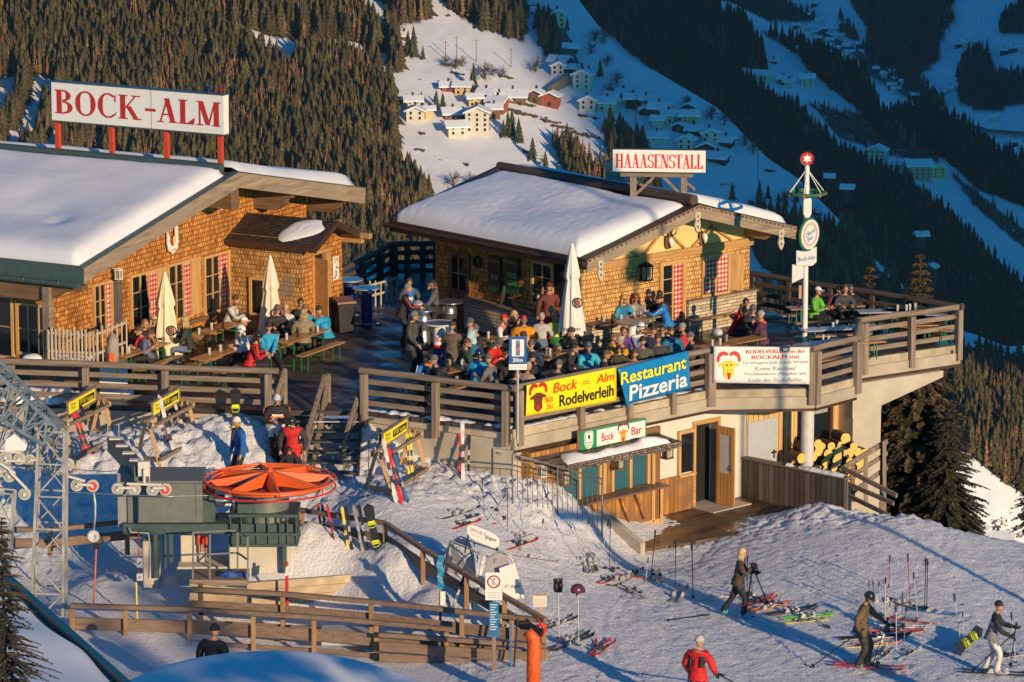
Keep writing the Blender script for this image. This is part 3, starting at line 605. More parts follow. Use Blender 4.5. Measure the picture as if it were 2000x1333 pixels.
HB=[(777,198,22,'b',1,'leftmost at the forest edge'),(807,213,30,'w',2,'behind the leftmost white house'),(812,234,38,'w',2,'lower left of the village'),(838,230,16,'y',2,'narrow, beside the lower left white house'),(886,228,42,'b',1,'long and low behind the white inn'),(892,263,40,'w',2,'with red balcony below the large white house'),(933,256,50,'w',4,'largest of the village with rows of windows'),(876,175,28,'r',1,'uppermost beside the yellow house'),(904,184,30,'y',2,'upper edge of the village'),(950,198,28,'b',2,'standing behind the red barn'),(926,207,26,'y',2,'in the middle of the village'),(973,214,36,'r',2,'facing the large white house'),(965,228,26,'b',2,'just right of the large white house'),(975,195,20,'w',1,'tiny beside the long shed'),(1004,194,50,'b',1,'longest and lowest along the lane'),(1048,199,26,'b',2,'next to the shade line'),(1076,205,36,'r',2,'rightmost of the sunlit village'),(789,76,20,'d',1,'alone high up by the trees'),
(1052,27,22,'w',1,'in shade near the top of the lane'),(1042,13,22,'b',1,'topmost in the shade'),(1089,52,28,'w',3,'balconied, above the shaded lane'),(1116,99,26,'d',1,'tucked beside the steep lane'),(1094,125,36,'b',1,'long flat beside the lane'),(1088,145,26,'w',2,'first white one in the shade'),(1110,139,20,'d',1,'dark beside the first shaded white house'),(1135,142,11,'r',1,'small bright red by the lane'),(1139,172,38,'w',3,'tall at the end of the dark wall'),(1147,213,34,'w',2,'with brown gable below the tall house'),(1187,216,36,'w',2,'wide roofed in the middle of the shaded row'),(1196,193,24,'d',1,'small behind the shaded row'),(1217,187,20,'r',1,'reddish behind the shaded row'),(1237,208,30,'d',2,'dark, centre of the shaded hamlet'),(1262,201,24,'w',1,'behind the dark barn'),(1263,221,30,'d',1,'left end of the lower hamlet'),(1289,227,38,'b',2,'brown roofed left in the lower hamlet'),(1286,249,22,'w',2,'small white in the lower hamlet'),(1306,240,26,'w',2,'upper left in the lower hamlet'),(1345,241,36,'y',2,'yellowish at the top of the lower hamlet'),(1347,216,30,'b',1,'highest in the lower hamlet'),(1328,254,28,'d',1,'dark in the centre of the lower hamlet'),(1356,260,30,'d',1,'dark beside the yellowish house'),(1284,274,36,'w',1,'half timbered, lone left of the lower hamlet'),(1341,290,34,'w',2,'stone fronted at the bottom of the lower hamlet'),(1386,277,36,'w',2,'right side of the lower hamlet'),(1378,294,36,'d',1,'low at the foot of the lower hamlet'),(1418,282,30,'d',1,'right end of the lower hamlet'),(1403,314,40,'d',1,'lowest and alone below the hamlet'),
(1655,374,18,'d',1,'tiny on the spur by the dark forest'),(1620,352,12,'d',1,'tiniest on the spur crest'),(1800,466,17,'d',1,'alone in the dark slope'),(1817,540,24,'d',2,'hay barn on steep blue snow'),(1905,690,28,'d',1,'above the terrace corner on blue snow'),(1985,705,32,'b',2,'at the right edge of the picture'),(1950,1060,38,'b',1,'lowest on the sunlit slope'),(1915,1045,24,'b',1,'behind the big spruce on the sunlit slope')]
for h in HB: house(h[0],h[1],h[2],cB,1.,h[3],h[4],h[5])
for h in [(1487,162,32,'w',3,'left of the four on the far terrace meadow'),(1530,164,20,'b',2,'second on the far terrace meadow'),(1541,170,18,'w',2,'small third on the far terrace meadow'),(1576,168,27,'w',3,'right of the far terrace meadow'),(1453,144,20,'w',1,'at the head of the far terrace meadow'),(1511,123,12,'d',1,'tiny above the far meadow'),(1712,312,44,'w',3,'upper left on the lower far shoulder'),(1755,330,36,'w',2,'second on the lower far shoulder'),(1793,347,50,'p',4,'large hotel like on the lower far shoulder'),(1832,346,30,'y',3,'right on the lower far shoulder'),(1740,340,22,'b',1,'small before the hotel like house'),(1555,98,12,'b',1,'on the snowy ridge shoulder')]: house(h[0],h[1],h[2],cC,11.,h[3],h[4],h[5])
rd=random.Random(4); town=[(1556+rd.uniform(0,150),48+rd.uniform(0,1)) for _ in range(0)]
tp=[(1560,20),(1590,12),(1555,55),(1575,60),(1592,68),(1610,62),(1600,80),(1622,84),(1640,76),(1618,95),(1636,100),(1655,95),(1660,108),(1680,92),(1646,52),(1630,62),(1600,45),(1585,35),(1715,140),(1730,150),(1745,146),(1752,160),(1742,172),(1765,166),(1750,180),(1785,192),(1824,180),(1838,186),(1856,178),(1812,175),(1872,92),(1888,90),(1903,87),(1962,105),(1980,100),(1995,98),(1940,235),(1955,292),(1975,300),(1990,306),(1965,312),(1985,284),(1948,300),(2000,290)]
for i,(u,v) in enumerate(tp): house(u,v,16 if v>80 else 12,cD,21.,'wdbw'[i%4],2,f"{['far up the valley','beside the valley road','in the distant village','on the opposite slope'][0 if v<70 else 1 if v<170 else 2 if u<1900 else 3]}, {['left','middle','right','edge'][i%4]} of its cluster")
# valley roads
def strip(name,pts,c,seed,wd,mat,label,lift=.6):
    mb=MB(); P=[]
    for i in range(len(pts)-1):
        for k in range(8):
            t=k/8; P.append((pts[i][0]*(1-t)+pts[i+1][0]*t,pts[i][1]*(1-t)+pts[i+1][1]*t))
    P.append(pts[-1]); W=[LP(c,u,v,seed)+Vector((0,-3,lift+1)) for u,v in P]; vs=[]
    for i,p in enumerate(W):
        d=(W[min(i+1,len(W)-1)]-W[max(0,i-1)]); s_=Vector((d.y,-d.x,0)).normalized()*wd/2; vs+=[p-s_,p+s_]
    mb.add(vs,[(2*i,2*i+1,2*i+3,2*i+2) for i in range(len(W)-1)]); tag(mb.build(name,mat,fix=False),label,None,None,'structure')
asph=plain((.10,.10,.11),.9,0,.2,.05,name='wet_road')
strip('road',[(1590,60),(1640,85),(1680,108),(1710,150),(1760,175),(1800,205),(1860,235),(1920,255),(2010,262)],cD,21.,14,asph,'grey road running down the distant valley')
strip('road',[(1088,60),(1100,85),(1112,118),(1118,130)],cB,1.,7,asph,'dark lane climbing through the shaded houses')
wl=MB()
for a,b in (((1070,186),(1112,166)),): 
    p=LP(cB,*a,1.);q_=LP(cB,*b,1.); wl.beam(p+Vector((0,0,1)),q_+Vector((0,0,3)),1.2,5.)
tag(wl.build('retaining_wall',plain((.16,.13,.10),.9,0,.3,.3,name='rubble')),'dark stone retaining wall beside the tall shaded house','wall')
for i,(u,v,h) in enumerate([(930,122,11),(892,125,13),(870,118,9),(1241,262,19),(998,132,9),(1480,355,15),(1730,520,16),(1917,48,18),(1950,45,18)]):
    p=LP(cB if v>100 else cD,u,v,1. if v>100 else 21.); mb=MB(); mb.cyl((0,0,-1),(0,0,h),.22,.14,5); mb.beam((-1.2,0,h*.93),(1.2,0,h*.93),.15,.15)
    t=thing('power_pole',f"thin wooden power pole on the snow slope, {['above the village','beside leafless bushes','by the forest','near the lower hamlet','right of the meadow','on the spur','in the lower trees','far opposite','far right opposite'][i]}",'pole',p,rd.uniform(-.5,.5),'power poles'); mb.build('pole',hb,t)
# dark rock bands on the meadow
rk=MB(); rm=plain((.09,.065,.04),.95,0,.4,.6,name='turf_rock')
for i,(u,v,wp) in enumerate([(1028,206,34),(1045,228,62),(1080,240,40),(1100,250,36),(1130,262,44),(1155,268,30),(1000,216,22),(880,128,26),(895,145,22),(820,294,16),(825,262,10),(1032,298,18),(775,320,12),(912,322,6),(990,152,24),(1150,230,34),(1505,335,18),(1480,400,30),(1600,420,24)]):
    mb=MB(); p=LP(cB,u,v,1.); rr=random.Random(i); W=wp/4.2
    for k in range(7):
        c_=Vector(((k/6-.5)*W,rr.uniform(-1,1),rr.uniform(-.3,.3)-(k/6-.5)*W*.25)); mb.ball(c_,(W*.11,1.2,rr.uniform(.6,1.4)),6,3)
    t=mb.build('rock_outcrop',rm,smooth=False); t.location=p; tag(t,f"low brown rock and turf outcrop poking through {'shaded' if u>1090 else 'sunlit'} snow",'rock','rock outcrops on the meadow')
# ================================================================ terrace
M['planks']=wood('wet_deck_planks',(.045,.034,.028),(.13,.10,.08),'x',1.,.5,plank=.14,wet=1,pv=.5)
M['lowplanks']=wood('brown_deck_planks',(.06,.035,.02),(.22,.14,.09),'x',1.,.5,plank=.14,wet=1,pv=.5)
M['cream']=plain((.44,.36,.25),.8,0,.3,1.9,name='cream_boarding')
M['cream2']=plain((.42,.36,.27),.85,0,.2,1.4,name='cream_fascia')
M['honey']=wood('honey_boards',(.62,.36,.13),(.85,.56,.25),'z',.6,.55,plank=.19,pv=.25,knots=True)
M['barn']=wood('weathered_orange_boards',(.28,.10,.02),(.70,.34,.08),'z',.6,.7,plank=.16,pv=.45,grey=(.22,.11,.05))
M['darkboards']=wood('dark_brown_boards',(.07,.055,.05),(.20,.16,.14),'z',.8,.8,plank=.17,pv=.5)
PL0=G(-60,781);PL1=G(535,803);PR0=G(712,803);P1=Vector((0,96.07,0));P2=G(1385,760);P3=G(1590,757);P4=G(1670,736);P5=G(1678,700);P6=G(1872,672);P7=G(1462,603)
B0=G(1100,575);B1=G(855,566);B2=G(668,600);B3=G(640,560)
terr=thing('terrace','large raised wooden sun terrace on concrete walls carrying two chalets','terrace',(0,0,0))
poly=[PL0,PL1,PR0,P1,P2,P3,P4,P5,P6,P7,Vector((5,118,0)),Vector((-8,118,0)),Vector((-9,112,0)),Vector((-22,114,0)),Vector((-22,99.4,0))]
mb=MB(); mb.slab([(p[0],p[1]) for p in poly],-.12,0); mb.build('deck_floor',M['planks'],terr)
def edge_run(pts,boxes,name,mat,parent,z_off=0):
    mb=MB()
    for a,b in zip(pts[:-1],pts[1:]):
        a=Vector(a);b=Vector(b); d=(b-a).normalized(); n=Vector((d.y,-d.x,0))
        for (o0,o1,z0,z1) in boxes:
            mb.add([a+n*o0+Vector((0,0,z0)),b+n*o0+Vector((0,0,z0)),b+n*o1+Vector((0,0,z0)),a+n*o1+Vector((0,0,z0)),a+n*o0+Vector((0,0,z1)),b+n*o0+Vector((0,0,z1)),b+n*o1+Vector((0,0,z1)),a+n*o1+Vector((0,0,z1))],[(0,3,2,1),(4,5,6,7),(0,1,5,4),(1,2,6,5),(2,3,7,6),(3,0,4,7)])
    return mb.build(name,mat,parent)
run=[P1,P2,P3,P4]; run2=[P5,P6]
edge_run([PL0,PL1],[(.004,.06,-.24,-.13)],'edge_board',M['cream'],terr); edge_run([PR0,P1],[(.004,.06,-.26,-.13)],'edge_board',M['cream'],terr)
for r_ in (run,run2):
    edge_run(r_,[(.004,.05,-.22,-.02)],'edge_board',M['cream'],terr)
    edge_run(r_,[(-.3,.09,-.52,-.225)],'fascia',M['cream2'],terr); edge_run(r_,[(-.28,.07,-.60,-.523)],'metal_trim',M['brown'],terr)
edge_run([P6,P7],[(-.3,.09,-.5,-.13)],'fascia',M['brown'],terr)
edge_run([P4,P5],[(-.3,.05,-.55,-.13)],'fascia',M['cream2'],terr)
edge_run([PL0,PL1+Vector((.2,0,0))],[(-.3,-.02,-2.6,-.245)],'retaining_wall',M['concrete'],terr)
edge_run([PR0-Vector((.15,-.08,0)),P1],[(-.3,-.02,-3.0,-.265)],'retaining_wall',M['concrete'],terr)
mb=MB(); mb.slab([tuple(P1)[:2],(.05,96.45),(-.3,97.2),(-.4,96.3)],-3,-.53)
mb.slab([(-.45,96.28),(.02,96.03),(.32,96.36),(.1,96.7)],-3.2,-.53); mb.build('corner_wall',M['concrete'],terr)
# snow caught along the foot of the railing
def snowline(a,b,w,h,name='snow_ridge',parent=None,n=60,seed=0,z0=0,gaps=.2):
    rd=random.Random(seed); a=Vector(a);b=Vector(b); d=b-a; s_=Vector((d.y,-d.x,0)).normalized(); V=[];Fc=[];K=7
    for i in range(n+1):
        t=i/n; p=a+d*t; k=max(0,.5+.9*nz((t*d.length*1.7,seed,1))+.35*nz((t*d.length*6,seed,2))-gaps)
        for j in range(K):
            q=j/(K-1); ang=math.pi*q; V.append(p+s_*(math.cos(ang)*w/2*(.4+k))+Vector((0,0,z0+math.sin(ang)*h*k*(1+.3*nz((t*d.length*9,q*3,seed)))-.01)))
    for i in range(n):
        for j in range(K-1): Fc.append((i*K+j,i*K+j+1,(i+1)*K+j+1,(i+1)*K+j))
    mb=MB(); mb.add(V,Fc); return mb.build(name,M['snow'],parent,smooth=True)
ins=Vector((.05,.12,0))
snowline(PR0+ins,P1+ins,.28,.10,'snow_ridge',terr,90,1,gaps=.1); snowline(P1+ins,P2+Vector((-.1,.12,0)),.26,.08,'snow_ridge',terr,100,2,gaps=.15)
snowline(PL0+Vector((0,.5,0)),G(175,775),1.3,.28,'snow_ridge',terr,80,3,gaps=-.3); snowline(G(180,770),G(260,768),.5,.12,'snow_ridge',terr,30,4,gaps=0)
snowline(P4+ins,P5,.2,.05,'snow_ridge',terr,20,5)
# ---- fences
def fence(a,b,ts,name,label,mat=None,pm=None,hs=(1.0,.74,.47,.20),top=.16,out=.1,postz=-.42,group='wooden terrace railings',round_top=True,rw=.13,pw=.16,slope=(0,0)):
    a=Vector(a);b=Vector(b); d=(b-a); L=math.hypot(d.x,d.y); ang=math.atan2(d.y,d.x); dz=d.z
    t=thing(name,label,'fence',a,ang,group); mat=mat or M['rail']; pm=pm or M['post']
    for h in hs:
        mb=MB(); z=h
        if h==hs[0] and round_top:
            mb.tube([(-.12,0,z),(L*.33,.0,z+dz*.33+.012),(L*.66,0,z+dz*.66-.01),(L+.12,0,z+dz)],[top/2,top/2*1.06,top/2*.97,top/2],10)
        else: mb.beam((0,0.03,z),(L,0.03,z+dz),.06,rw)
        mb.build('rail',mat,t,smooth='auto' if h==hs[0] and round_top else False,bevel=0 if h==hs[0] else .012)
    for q in ts:
        x=L*q; mb=MB(); mb.box(x-pw/2,x+pw/2,-pw*.5-out,-.002,postz+dz*q,hs[0]-.06+dz*q); mb.build('post',pm,t,bevel=.015)
    return t
fence(PL0,PL1,[.02,.145,.39,.65,.985],'railing','grey four rail log railing along the left terrace edge')
fence(PR0,P1,[.01,.50,.97],'railing','grey log railing right of the terrace steps')
fence(P1+Vector((.12,.1,0)),P2,[.0,.31,.56,.79,.985],'railing','grey log railing behind the yellow and blue banners')
fence(P2,P3,[.03,.97],'railing','short railing behind the white toboggan banner')
fence(P3,P4,[.0,.97],'railing','short angled railing beside the white pole')
fence(P5,P6,[.03,.50,.98],'railing','grey railing on the far right cantilevered corner')
fence(P4,P5,[.0,.95],'railing','short return railing seen end on at the right corner',hs=(1.0,.5))
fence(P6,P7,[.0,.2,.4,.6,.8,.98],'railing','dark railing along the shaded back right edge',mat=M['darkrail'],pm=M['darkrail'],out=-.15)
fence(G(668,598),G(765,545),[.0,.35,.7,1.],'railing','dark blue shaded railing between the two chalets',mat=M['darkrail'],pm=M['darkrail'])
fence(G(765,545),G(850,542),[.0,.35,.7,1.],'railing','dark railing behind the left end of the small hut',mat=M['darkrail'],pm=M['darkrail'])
# ---- steps
st=thing('steps','snow dusted dark metal grating steps leading up to the terrace','steps',G(625,803))
mb=MB()
W=1.95
for i in range(6):
    z=-.19*(i+1); y=-.30*(i+1); mb.box(-1.0,1.0,y,y+.29,z-.03,z)
mb.build('tread',plain((.10,.115,.13),.6,.5,.2,8,name='wet_grating'),st)
for sx in (-1,1): mb=MB(); mb.beam((sx,0,-.1),(sx,-1.9,-1.3),.05,.22); mb.build('stringer',M['brown'],st)
snowline(G(560,806)+Vector((0,-.1,-.2)),G(705,806)+Vector((0,-.1,-.2)),.2,.05,'snow_patch',st and None,20,9)
bpy.data.objects['snow_patch'].parent=st; bpy.data.objects['snow_patch'].location=(-st.location[0],-st.location[1],0)
def hrail(name,label,px):
    t=thing(name,label,'handrail',(0,0,0),0,'handrails of the terrace steps')
    for (a,b,w_,h_,nm) in px:
        mb=MB(); mb.beam(a,b,w_,h_); mb.build(nm,M['rail'] if nm=='rail' else M['post'],t,bevel=.01)
def pz(u,v,Y): return AY(u,v,Y)
for lab,u0,v0,u1,v1,Ya,Yb in (('weathered handrail left of the terrace steps, beside the fence end',557,722,532,800,98.9,98.1),('grey handrail in the middle of the terrace steps, left of its pair',634,735,594,868,98.9,96.7),('grey handrail in the middle of the terrace steps, right of its pair',642,733,612,905,99.1,96.9),('grey handrail at the right side of the steps by the concrete wall',703,765,672,860,98.3,96.9)):
    a=pz(u0,v0,Ya); b=pz(u1,v1,Yb); hrail('handrail',lab,[(a,b,.09,.13,'rail'),(a-Vector((0,0,.35)),b-Vector((0,0,.35)),.05,.1,'rail'),(a-Vector((0,0,.9)),a,.1,.1,'post'),(b-Vector((0,0,.75)),b,.1,.1,'post')])
# ================================================================ lower storey
LF=Fr((0,96.5,0),R(43)); yw=.07
low=thing('lower_building','cream rendered lower storey with timber cladding below the terrace','building',LF.o,LF.a)
def X(u,v,y=yw): return LF.loc(u,v,y=y)
xd0=X(1357,900).x; xd1=X(1399,900).x; xw1=X(1457,850).x; xend=X(1668,850).x+.1; zdt=-1.0
mb=MB(); mb.box(.0,xd0,yw,yw+.25,-3.3,-.55); mb.box(xd0,xd1,yw,yw+.25,zdt,-.55); mb.box(xd1,xw1,yw,yw+.25,-3.3,-.55); mb.build('wall',M['offwhite'],low)
mb=MB(); mb.box(xw1+.002,xend,yw-.02,yw+.25,-3.3,-.6); mb.build('timber_cladding',M['honey'],low)
mb=MB(); mb.box(xd0-.3,xd1+.6,yw+.27,yw+3,-3.3,-.55); mb.build('dark_room',M['dark'],low)
mb=MB(); mb.box(xd0-.1,xd0,yw-.05,yw+.2,-3.1,zdt+.1); mb.box(xd1,xd1+.1,yw-.05,yw+.2,-3.1,zdt+.1); mb.box(xd0,xd1,yw-.05,yw+.2,zdt,zdt+.1); mb.build('door_frame',M['beam'],low)
# grey metal door, window
xg0=X(1457,830).x;xg1=X(1515,830).x; zt=X(1486,820).z
mb=MB(); mb.box(xg0+.02,xg1,yw-.06,yw-.022,-3.1,zt); g_=mb.build('metal_door',plain((.52,.55,.58),.5,.2,.05,name='pale_grey_door'),low)
mb=MB(); p=X(1508,885); mb.box(p.x-.1,p.x+.06,yw-.12,yw-.06,p.z+.02,p.z+.06); mb.box(p.x-.02,p.x+.02,yw-.08,yw-.061,p.z-.12,p.z+.1); mb.build('handle',M['black'],g_)
a=X(1582,800);b=X(1616,858); mb=MB(); mb.box(a.x-.5,b.x,yw-.035,yw-.021,b.z,-.62); w_=mb.build('window',M['glass'],low)
mb=MB(); mb.box(b.x,b.x+.12,yw-.08,yw-.021,b.z-.08,-.61); mb.box(a.x-.6,b.x,yw-.08,yw-.021,b.z-.1,b.z-.002); mb.box(a.x-.02,a.x+.03,yw-.07,yw-.036,b.z,-.62); mb.build('frame',M['brown'],w_)
mb=MB(); mb.box(a.x+.1,b.x-.05,yw-.04,yw-.036,b.z+.75,b.z+1.0); mb.build('painted_reflection',plain((.35,.36,.35),.4,name='reflection_grey'),w_)  # pale patch painted on the pane as a reflection
# open wooden door
h0=G(1399,985,-3.1);h1=G(1434,992,-3.1); d=(h1-h0); t=thing('open_door','honey coloured wooden door standing open with a glass pane','door',h0,math.atan2(d.y,d.x)); Ld=d.length
mb=MB(); mb.box(0,.13,-.03,.03,.02,2.05); mb.box(Ld-.13,Ld,-.03,.03,.02,2.05); mb.box(.13,Ld-.13,-.03,.03,.02,.85); mb.box(.13,Ld-.13,-.03,.03,1.85,2.05); mb.build('door_leaf',wood('door_boards',(.42,.19,.05),(.62,.31,.10),'z',1.,.5,plank=.11,pv=.12),t,bevel=.008)
mb=MB(); mb.box(.13,Ld-.13,-.012,.012,.85,1.85); mb.build('pane',plain((.45,.45,.43),.15,0,.05,name='pale_glass'),t)
mb=MB(); mb.cyl((Ld-.06,-.05,.95),(Ld-.06,-.05,1.1),.015,n=6); mb.box(Ld-.09,Ld-.03,-.07,-.03,1.0,1.04); mb.build('handle',M['metal'],t)
mb=MB(); q0=X(1352,990); mb.box(xd0-.15,xd1+.45,-.75,yw+.25,-3.115,-3.085); mb.build('door_step',M['concrete'],low)
# ---- kiosk bar
kx0=LF.loc(1035,900,y=-.65).x; kx1=LF.loc(1289,990,y=-.65).x; ky=-.65
kio=thing('bar_kiosk','orange boarded bar kiosk with sliding windows and shingle awning','kiosk',LF.o,LF.a)
def K(u,v,y=ky): return LF.loc(u,v,y=y)
zc=K(1180,968,-.95).z
w1=(K(1090,940).x,K(1172,940).x); w2=(K(1196,920).x,K(1266,920).x); zw0=K(1190,962).z; zw1=zw0+1.15
mb=MB(); mb.box(kx0,kx1,ky,ky+.08,-3.15,zw0-.02); mb.box(kx0,w1[0]-.06,ky,ky+.08,zw0-.02,-.75); mb.box(w1[1]+.06,w2[0]-.06,ky,ky+.08,zw0-.02,-.75); mb.box(w2[1]+.06,kx1,ky,ky+.08,zw0-.02,-.75); mb.box(kx0,kx1,ky,ky+.08,zw1+.05,-.6); mb.box(kx1-.08,kx1,ky+.08,.06,-3.15,-.75); mb.box(kx0,kx0+.08,ky+.08,.06,-3.15,-.6)
mb.build('wall',M['barn'],kio)
teal=newmat('teal_blind'); m,n,b=teal; wv_=nd(n,'ShaderNodeTexWave',wave_type='BANDS',bands_direction='Z'); wv_.inputs['Scale'].default_value=9; n.links.new(coords(n),wv_.inputs[0]); n.links.new(ramp(n,wv_.outputs['Fac'],[(.2,(.015,.06,.08)),(.7,(.05,.17,.21))]),b.inputs['Base Color']); b.inputs['Roughness'].default_value=.12; teal=m
for wi in (w1,w2):
    mid=(wi[0]+wi[1])/2; mb=MB(); mb.box(wi[0],wi[1],ky+.03,ky+.05,zw0,zw1); wn=mb.build('window',teal,kio)
    mb=MB()
    for xx in (wi[0],mid,wi[1]): mb.box(xx-.045,xx+.045,ky-.03,ky+.03,zw0,zw1)
    mb.box(wi[0]-.045,wi[1]+.045,ky-.03,ky+.03,zw1,zw1+.06); mb.build('frame',M['frame'],wn)
mb=MB(); mb.box(w1[0]-.1,kx1-.05,ky-.42,ky-.003,zw0-.07,zw0-.02); mb.build('counter',wood('counter_board',(.13,.07,.045),(.24,.14,.10),'x',1,.5),kio,bevel=.01)
mb=MB(); mb.box(w2[1]+.1,w2[1]+.2,ky-.06,ky-.003,-3.0,-.8); mb.box(w1[1]+.07,w1[1]+.17,ky-.06,ky-.003,zw0,-.8); mb.box(kx0,kx1+.02,ky-.06,ky-.003,-3.15,-2.93); mb.box(kx1-.06,kx1+.03,ky-.09,ky-.062,-3.15,zw0-.1); mb.build('post',M['frame'],kio,bevel=.01)
mb=MB(); 
for uu in (1110,1150,1205,1235): 
    q=K(uu,990); mb.beam((q.x,ky-.06,zw0-.1),(q.x+.35,ky-.06,zw0-.85),.04,.09,up=(0,1,0))
mb.build('brace',M['barn'],kio)
# awning
ye=-1.5; za=K(1109,915,ye).z; xa0=K(1109,915,ye).x; xa1=K(1330,862,ye).x; zt0=-.64
aw=MB(); kk=9
shg=shingle('grey_roof_shingles',(.16,.12,.09),(.34,.27,.20),w=.12,h=.06)
aw.hexa([(xa0-.05,ye,za),(xa1,ye,za),(xa1-.1,.05,zt0-.05),(xa0-.9,.05,zt0-.02),(xa0-.05,ye,za+.06),(xa1,ye,za+.06),(xa1-.1,.05,zt0),(xa0-.9,.05,zt0+.03)])
awn=aw.build('awning',shg,kio)
mb=MB(); rd=random.Random(3); xx=xa0-.05
while xx<xa1: 
    w__=rd.uniform(.09,.15); mb.box(xx,xx+w__-.01,ye-.03,ye+.3,za-rd.uniform(.05,.11),za+.075); xx+=w__
mb.build('shingle_edge',shg,awn)
mb=MB(); V=[];nn_=60
for i in range(nn_+1):
    t=i/nn_; x=xa0+.02+(xa1-xa0-.35)*t; wd=.16+.10*nz((t*5,0,3))+.30*max(0,t-.72)*(1-t)*12*.5+(.12 if t<.2 else 0); tap=min(1,t*9,(1-t)*9)**.5
    for j in range(7):
        q=j/6; yy=ye+.02+wd*2*q*tap; zz=za+.07+(yy-ye)*((zt0-za)/(.05-ye)); V.append((x,yy,zz+math.sin(math.pi*q)*(.10+.06*nz((t*8,1,1))+.08*(t>.75))*tap-.004))
mb.add(V,[(i*7+j,i*7+j+1,(i+1)*7+j+1,(i+1)*7+j) for i in range(nn_) for j in range(6)]); mb.build('snow_cap',M['snow'],awn,smooth=True)
# angled side window wall between kiosk and door
a=X(1296,900);b=X(1352,900); mb=MB(); mb.box(kx1,xd0-.1,yw-.06,yw-.002,-3.12,-2.2); mb.box(kx1,kx1+.1,yw-.08,yw-.062,-3.1,-1.0); mb.build('plank_wall',M['barn'],kio)
a=X(1326,870);b=X(1350,930); mb=MB(); mb.box(a.x,b.x,yw-.05,yw-.02,-2.15,-1.15); wn=mb.build('window',M['glass'],kio)
mb=MB(); mb.box(a.x-.07,a.x,yw-.09,yw-.02,-2.2,-1.05); mb.box(b.x,b.x+.07,yw-.09,yw-.02,-2.2,-1.05); mb.box(a.x-.07,b.x+.07,yw-.12,yw-.09,-2.25,-2.18); mb.box(a.x,b.x,yw-.09,yw-.02,-1.14,-1.05); mb.build('frame',M['frame'],wn)
# lanterns on the kiosk
def lantern(name,loc,rz,label,s=1.,mat=None,group='wall lanterns'):
    t=thing(name,label,'lantern',loc,rz,group); mb=MB(); w_=.09*s
    for i,j in ((-1,-1),(1,-1),(1,1),(-1,1)): mb.beam((i*w_,j*w_,0),(i*w_*1.1,j*w_*1.1,.3*s),.02*s,.02*s)
    mb.box(-w_*1.3,w_*1.3,-w_*1.3,w_*1.3,-.03*s,0); mb.add([(-w_*1.5,-w_*1.5,.3*s),(w_*1.5,-w_*1.5,.3*s),(w_*1.5,w_*1.5,.3*s),(-w_*1.5,w_*1.5,.3*s),(0,0,.42*s)],[(0,1,2,3),(0,1,4),(1,2,4),(2,3,4),(3,0,4)]); mb.beam((0,0,.36*s),(0,w_*3,.36*s),.025*s,.025*s)
    mb.build('cage',mat or M['brown'],t); mb=MB(); mb.box(-w_*.8,w_*.8,-w_*.8,w_*.8,0,.29*s); mb.build('glass',plain((.35,.33,.28),.2,name='lantern_glass'),t); return t
copper=plain((.25,.10,.04),.5,.4,.2,name='copper_lantern')
for (u,v,yy,lab) in ((1102,945,-.85,'copper lantern hanging left of the kiosk windows, by the handrail'),(1208,913,-.85,'copper lantern hanging between the two kiosk windows'),(1302,893,-.6,'copper lantern hanging at the right end of the awning'),):
    q=K(u,v,yy); lantern('wall_lantern',LF.w(*q),LF.a,lab,1.15,copper)
q=K(1058,930,-.75); lantern('wall_lantern',LF.w(*q),LF.a,'small white wall lamp on the far left boards of the kiosk',.8,M['white'])
# Bock Bar sign
tl=K(1134,844,-.8);tr=K(1262,817,-.8);zb=K(1134,883,-.8).z; ztp=tl.z
sg=thing('bar_sign','green and white bar sign with a goat head above the awning','sign',LF.w(0,0,0),LF.a)
x0,x1=tl.x,tr.x; grn=plain((.01,.28,.11),.4,0,.05,name='sign_green'); mb=MB(); mb.box(x0,x1,-.8,-.68,zb,ztp); mb.build('sign_box',plain((.45,.36,.22),.5,name='tan_metal'),sg)
mb=MB(); mb.box(x0,x1,-.806,-.802,zb,ztp); mb.build('green_border',grn,sg)
xs=x0+(x1-x0)*.24; mb=MB(); mb.box(xs,x1-.04,-.812,-.808,zb+.05,ztp-.04); mb.build('white_panel',M['white'],sg)
redp=plain((.50,.02,.02),.5,0,.05,name='lettering_red'); 
def shield(x,z,w_,h_): return [(x-w_*.5,z+h_*.38),(x-w_*.38,z+h_*.5),(x+w_*.38,z+h_*.5),(x+w_*.5,z+h_*.38),(x+w_*.5,z-h_*.2),(x+w_*.3,z-h_*.42),(x,z-h_*.5),(x-w_*.3,z-h_*.42),(x-w_*.5,z-h_*.2)]
xm=(x0+xs)/2; zm=(zb+ztp)/2; hh=ztp-zb
mb=MB(); mb.poly(shield(xm,zm,.30,hh*.9),-.812,-.808); mb.build('shield',M['white'],sg); mb=MB(); mb.poly(shield(xm,zm,.26,hh*.82),-.814,-.8122); mb.poly(shield(xm,zm,.23,hh*.76),-.8165,-.8145); mb.build('shield_line',[grn],sg)
mb=MB(); mb.poly(shield(xm,zm,.235,hh*.77),-.819,-.817); mb.build('shield_face',M['white'],sg); mb=MB(); mb.ball((xm,-.82,zm+hh*.17),(.04,.004,.055),10,6); mb.build('portrait',M['black'],sg)
text_mesh('lettering','MOHREN\nBRÄU',.11,grn,sg,xm,zm-hh*.18,-.822,width=.2)
text_mesh('lettering','Bock',.2,redp,sg,xs+(x1-xs)*.22,zm,-.815,width=.42,offset=.015); text_mesh('lettering','Bar',.2,redp,sg,xs+(x1-xs)*.80,zm,-.815,width=.36,offset=.015)
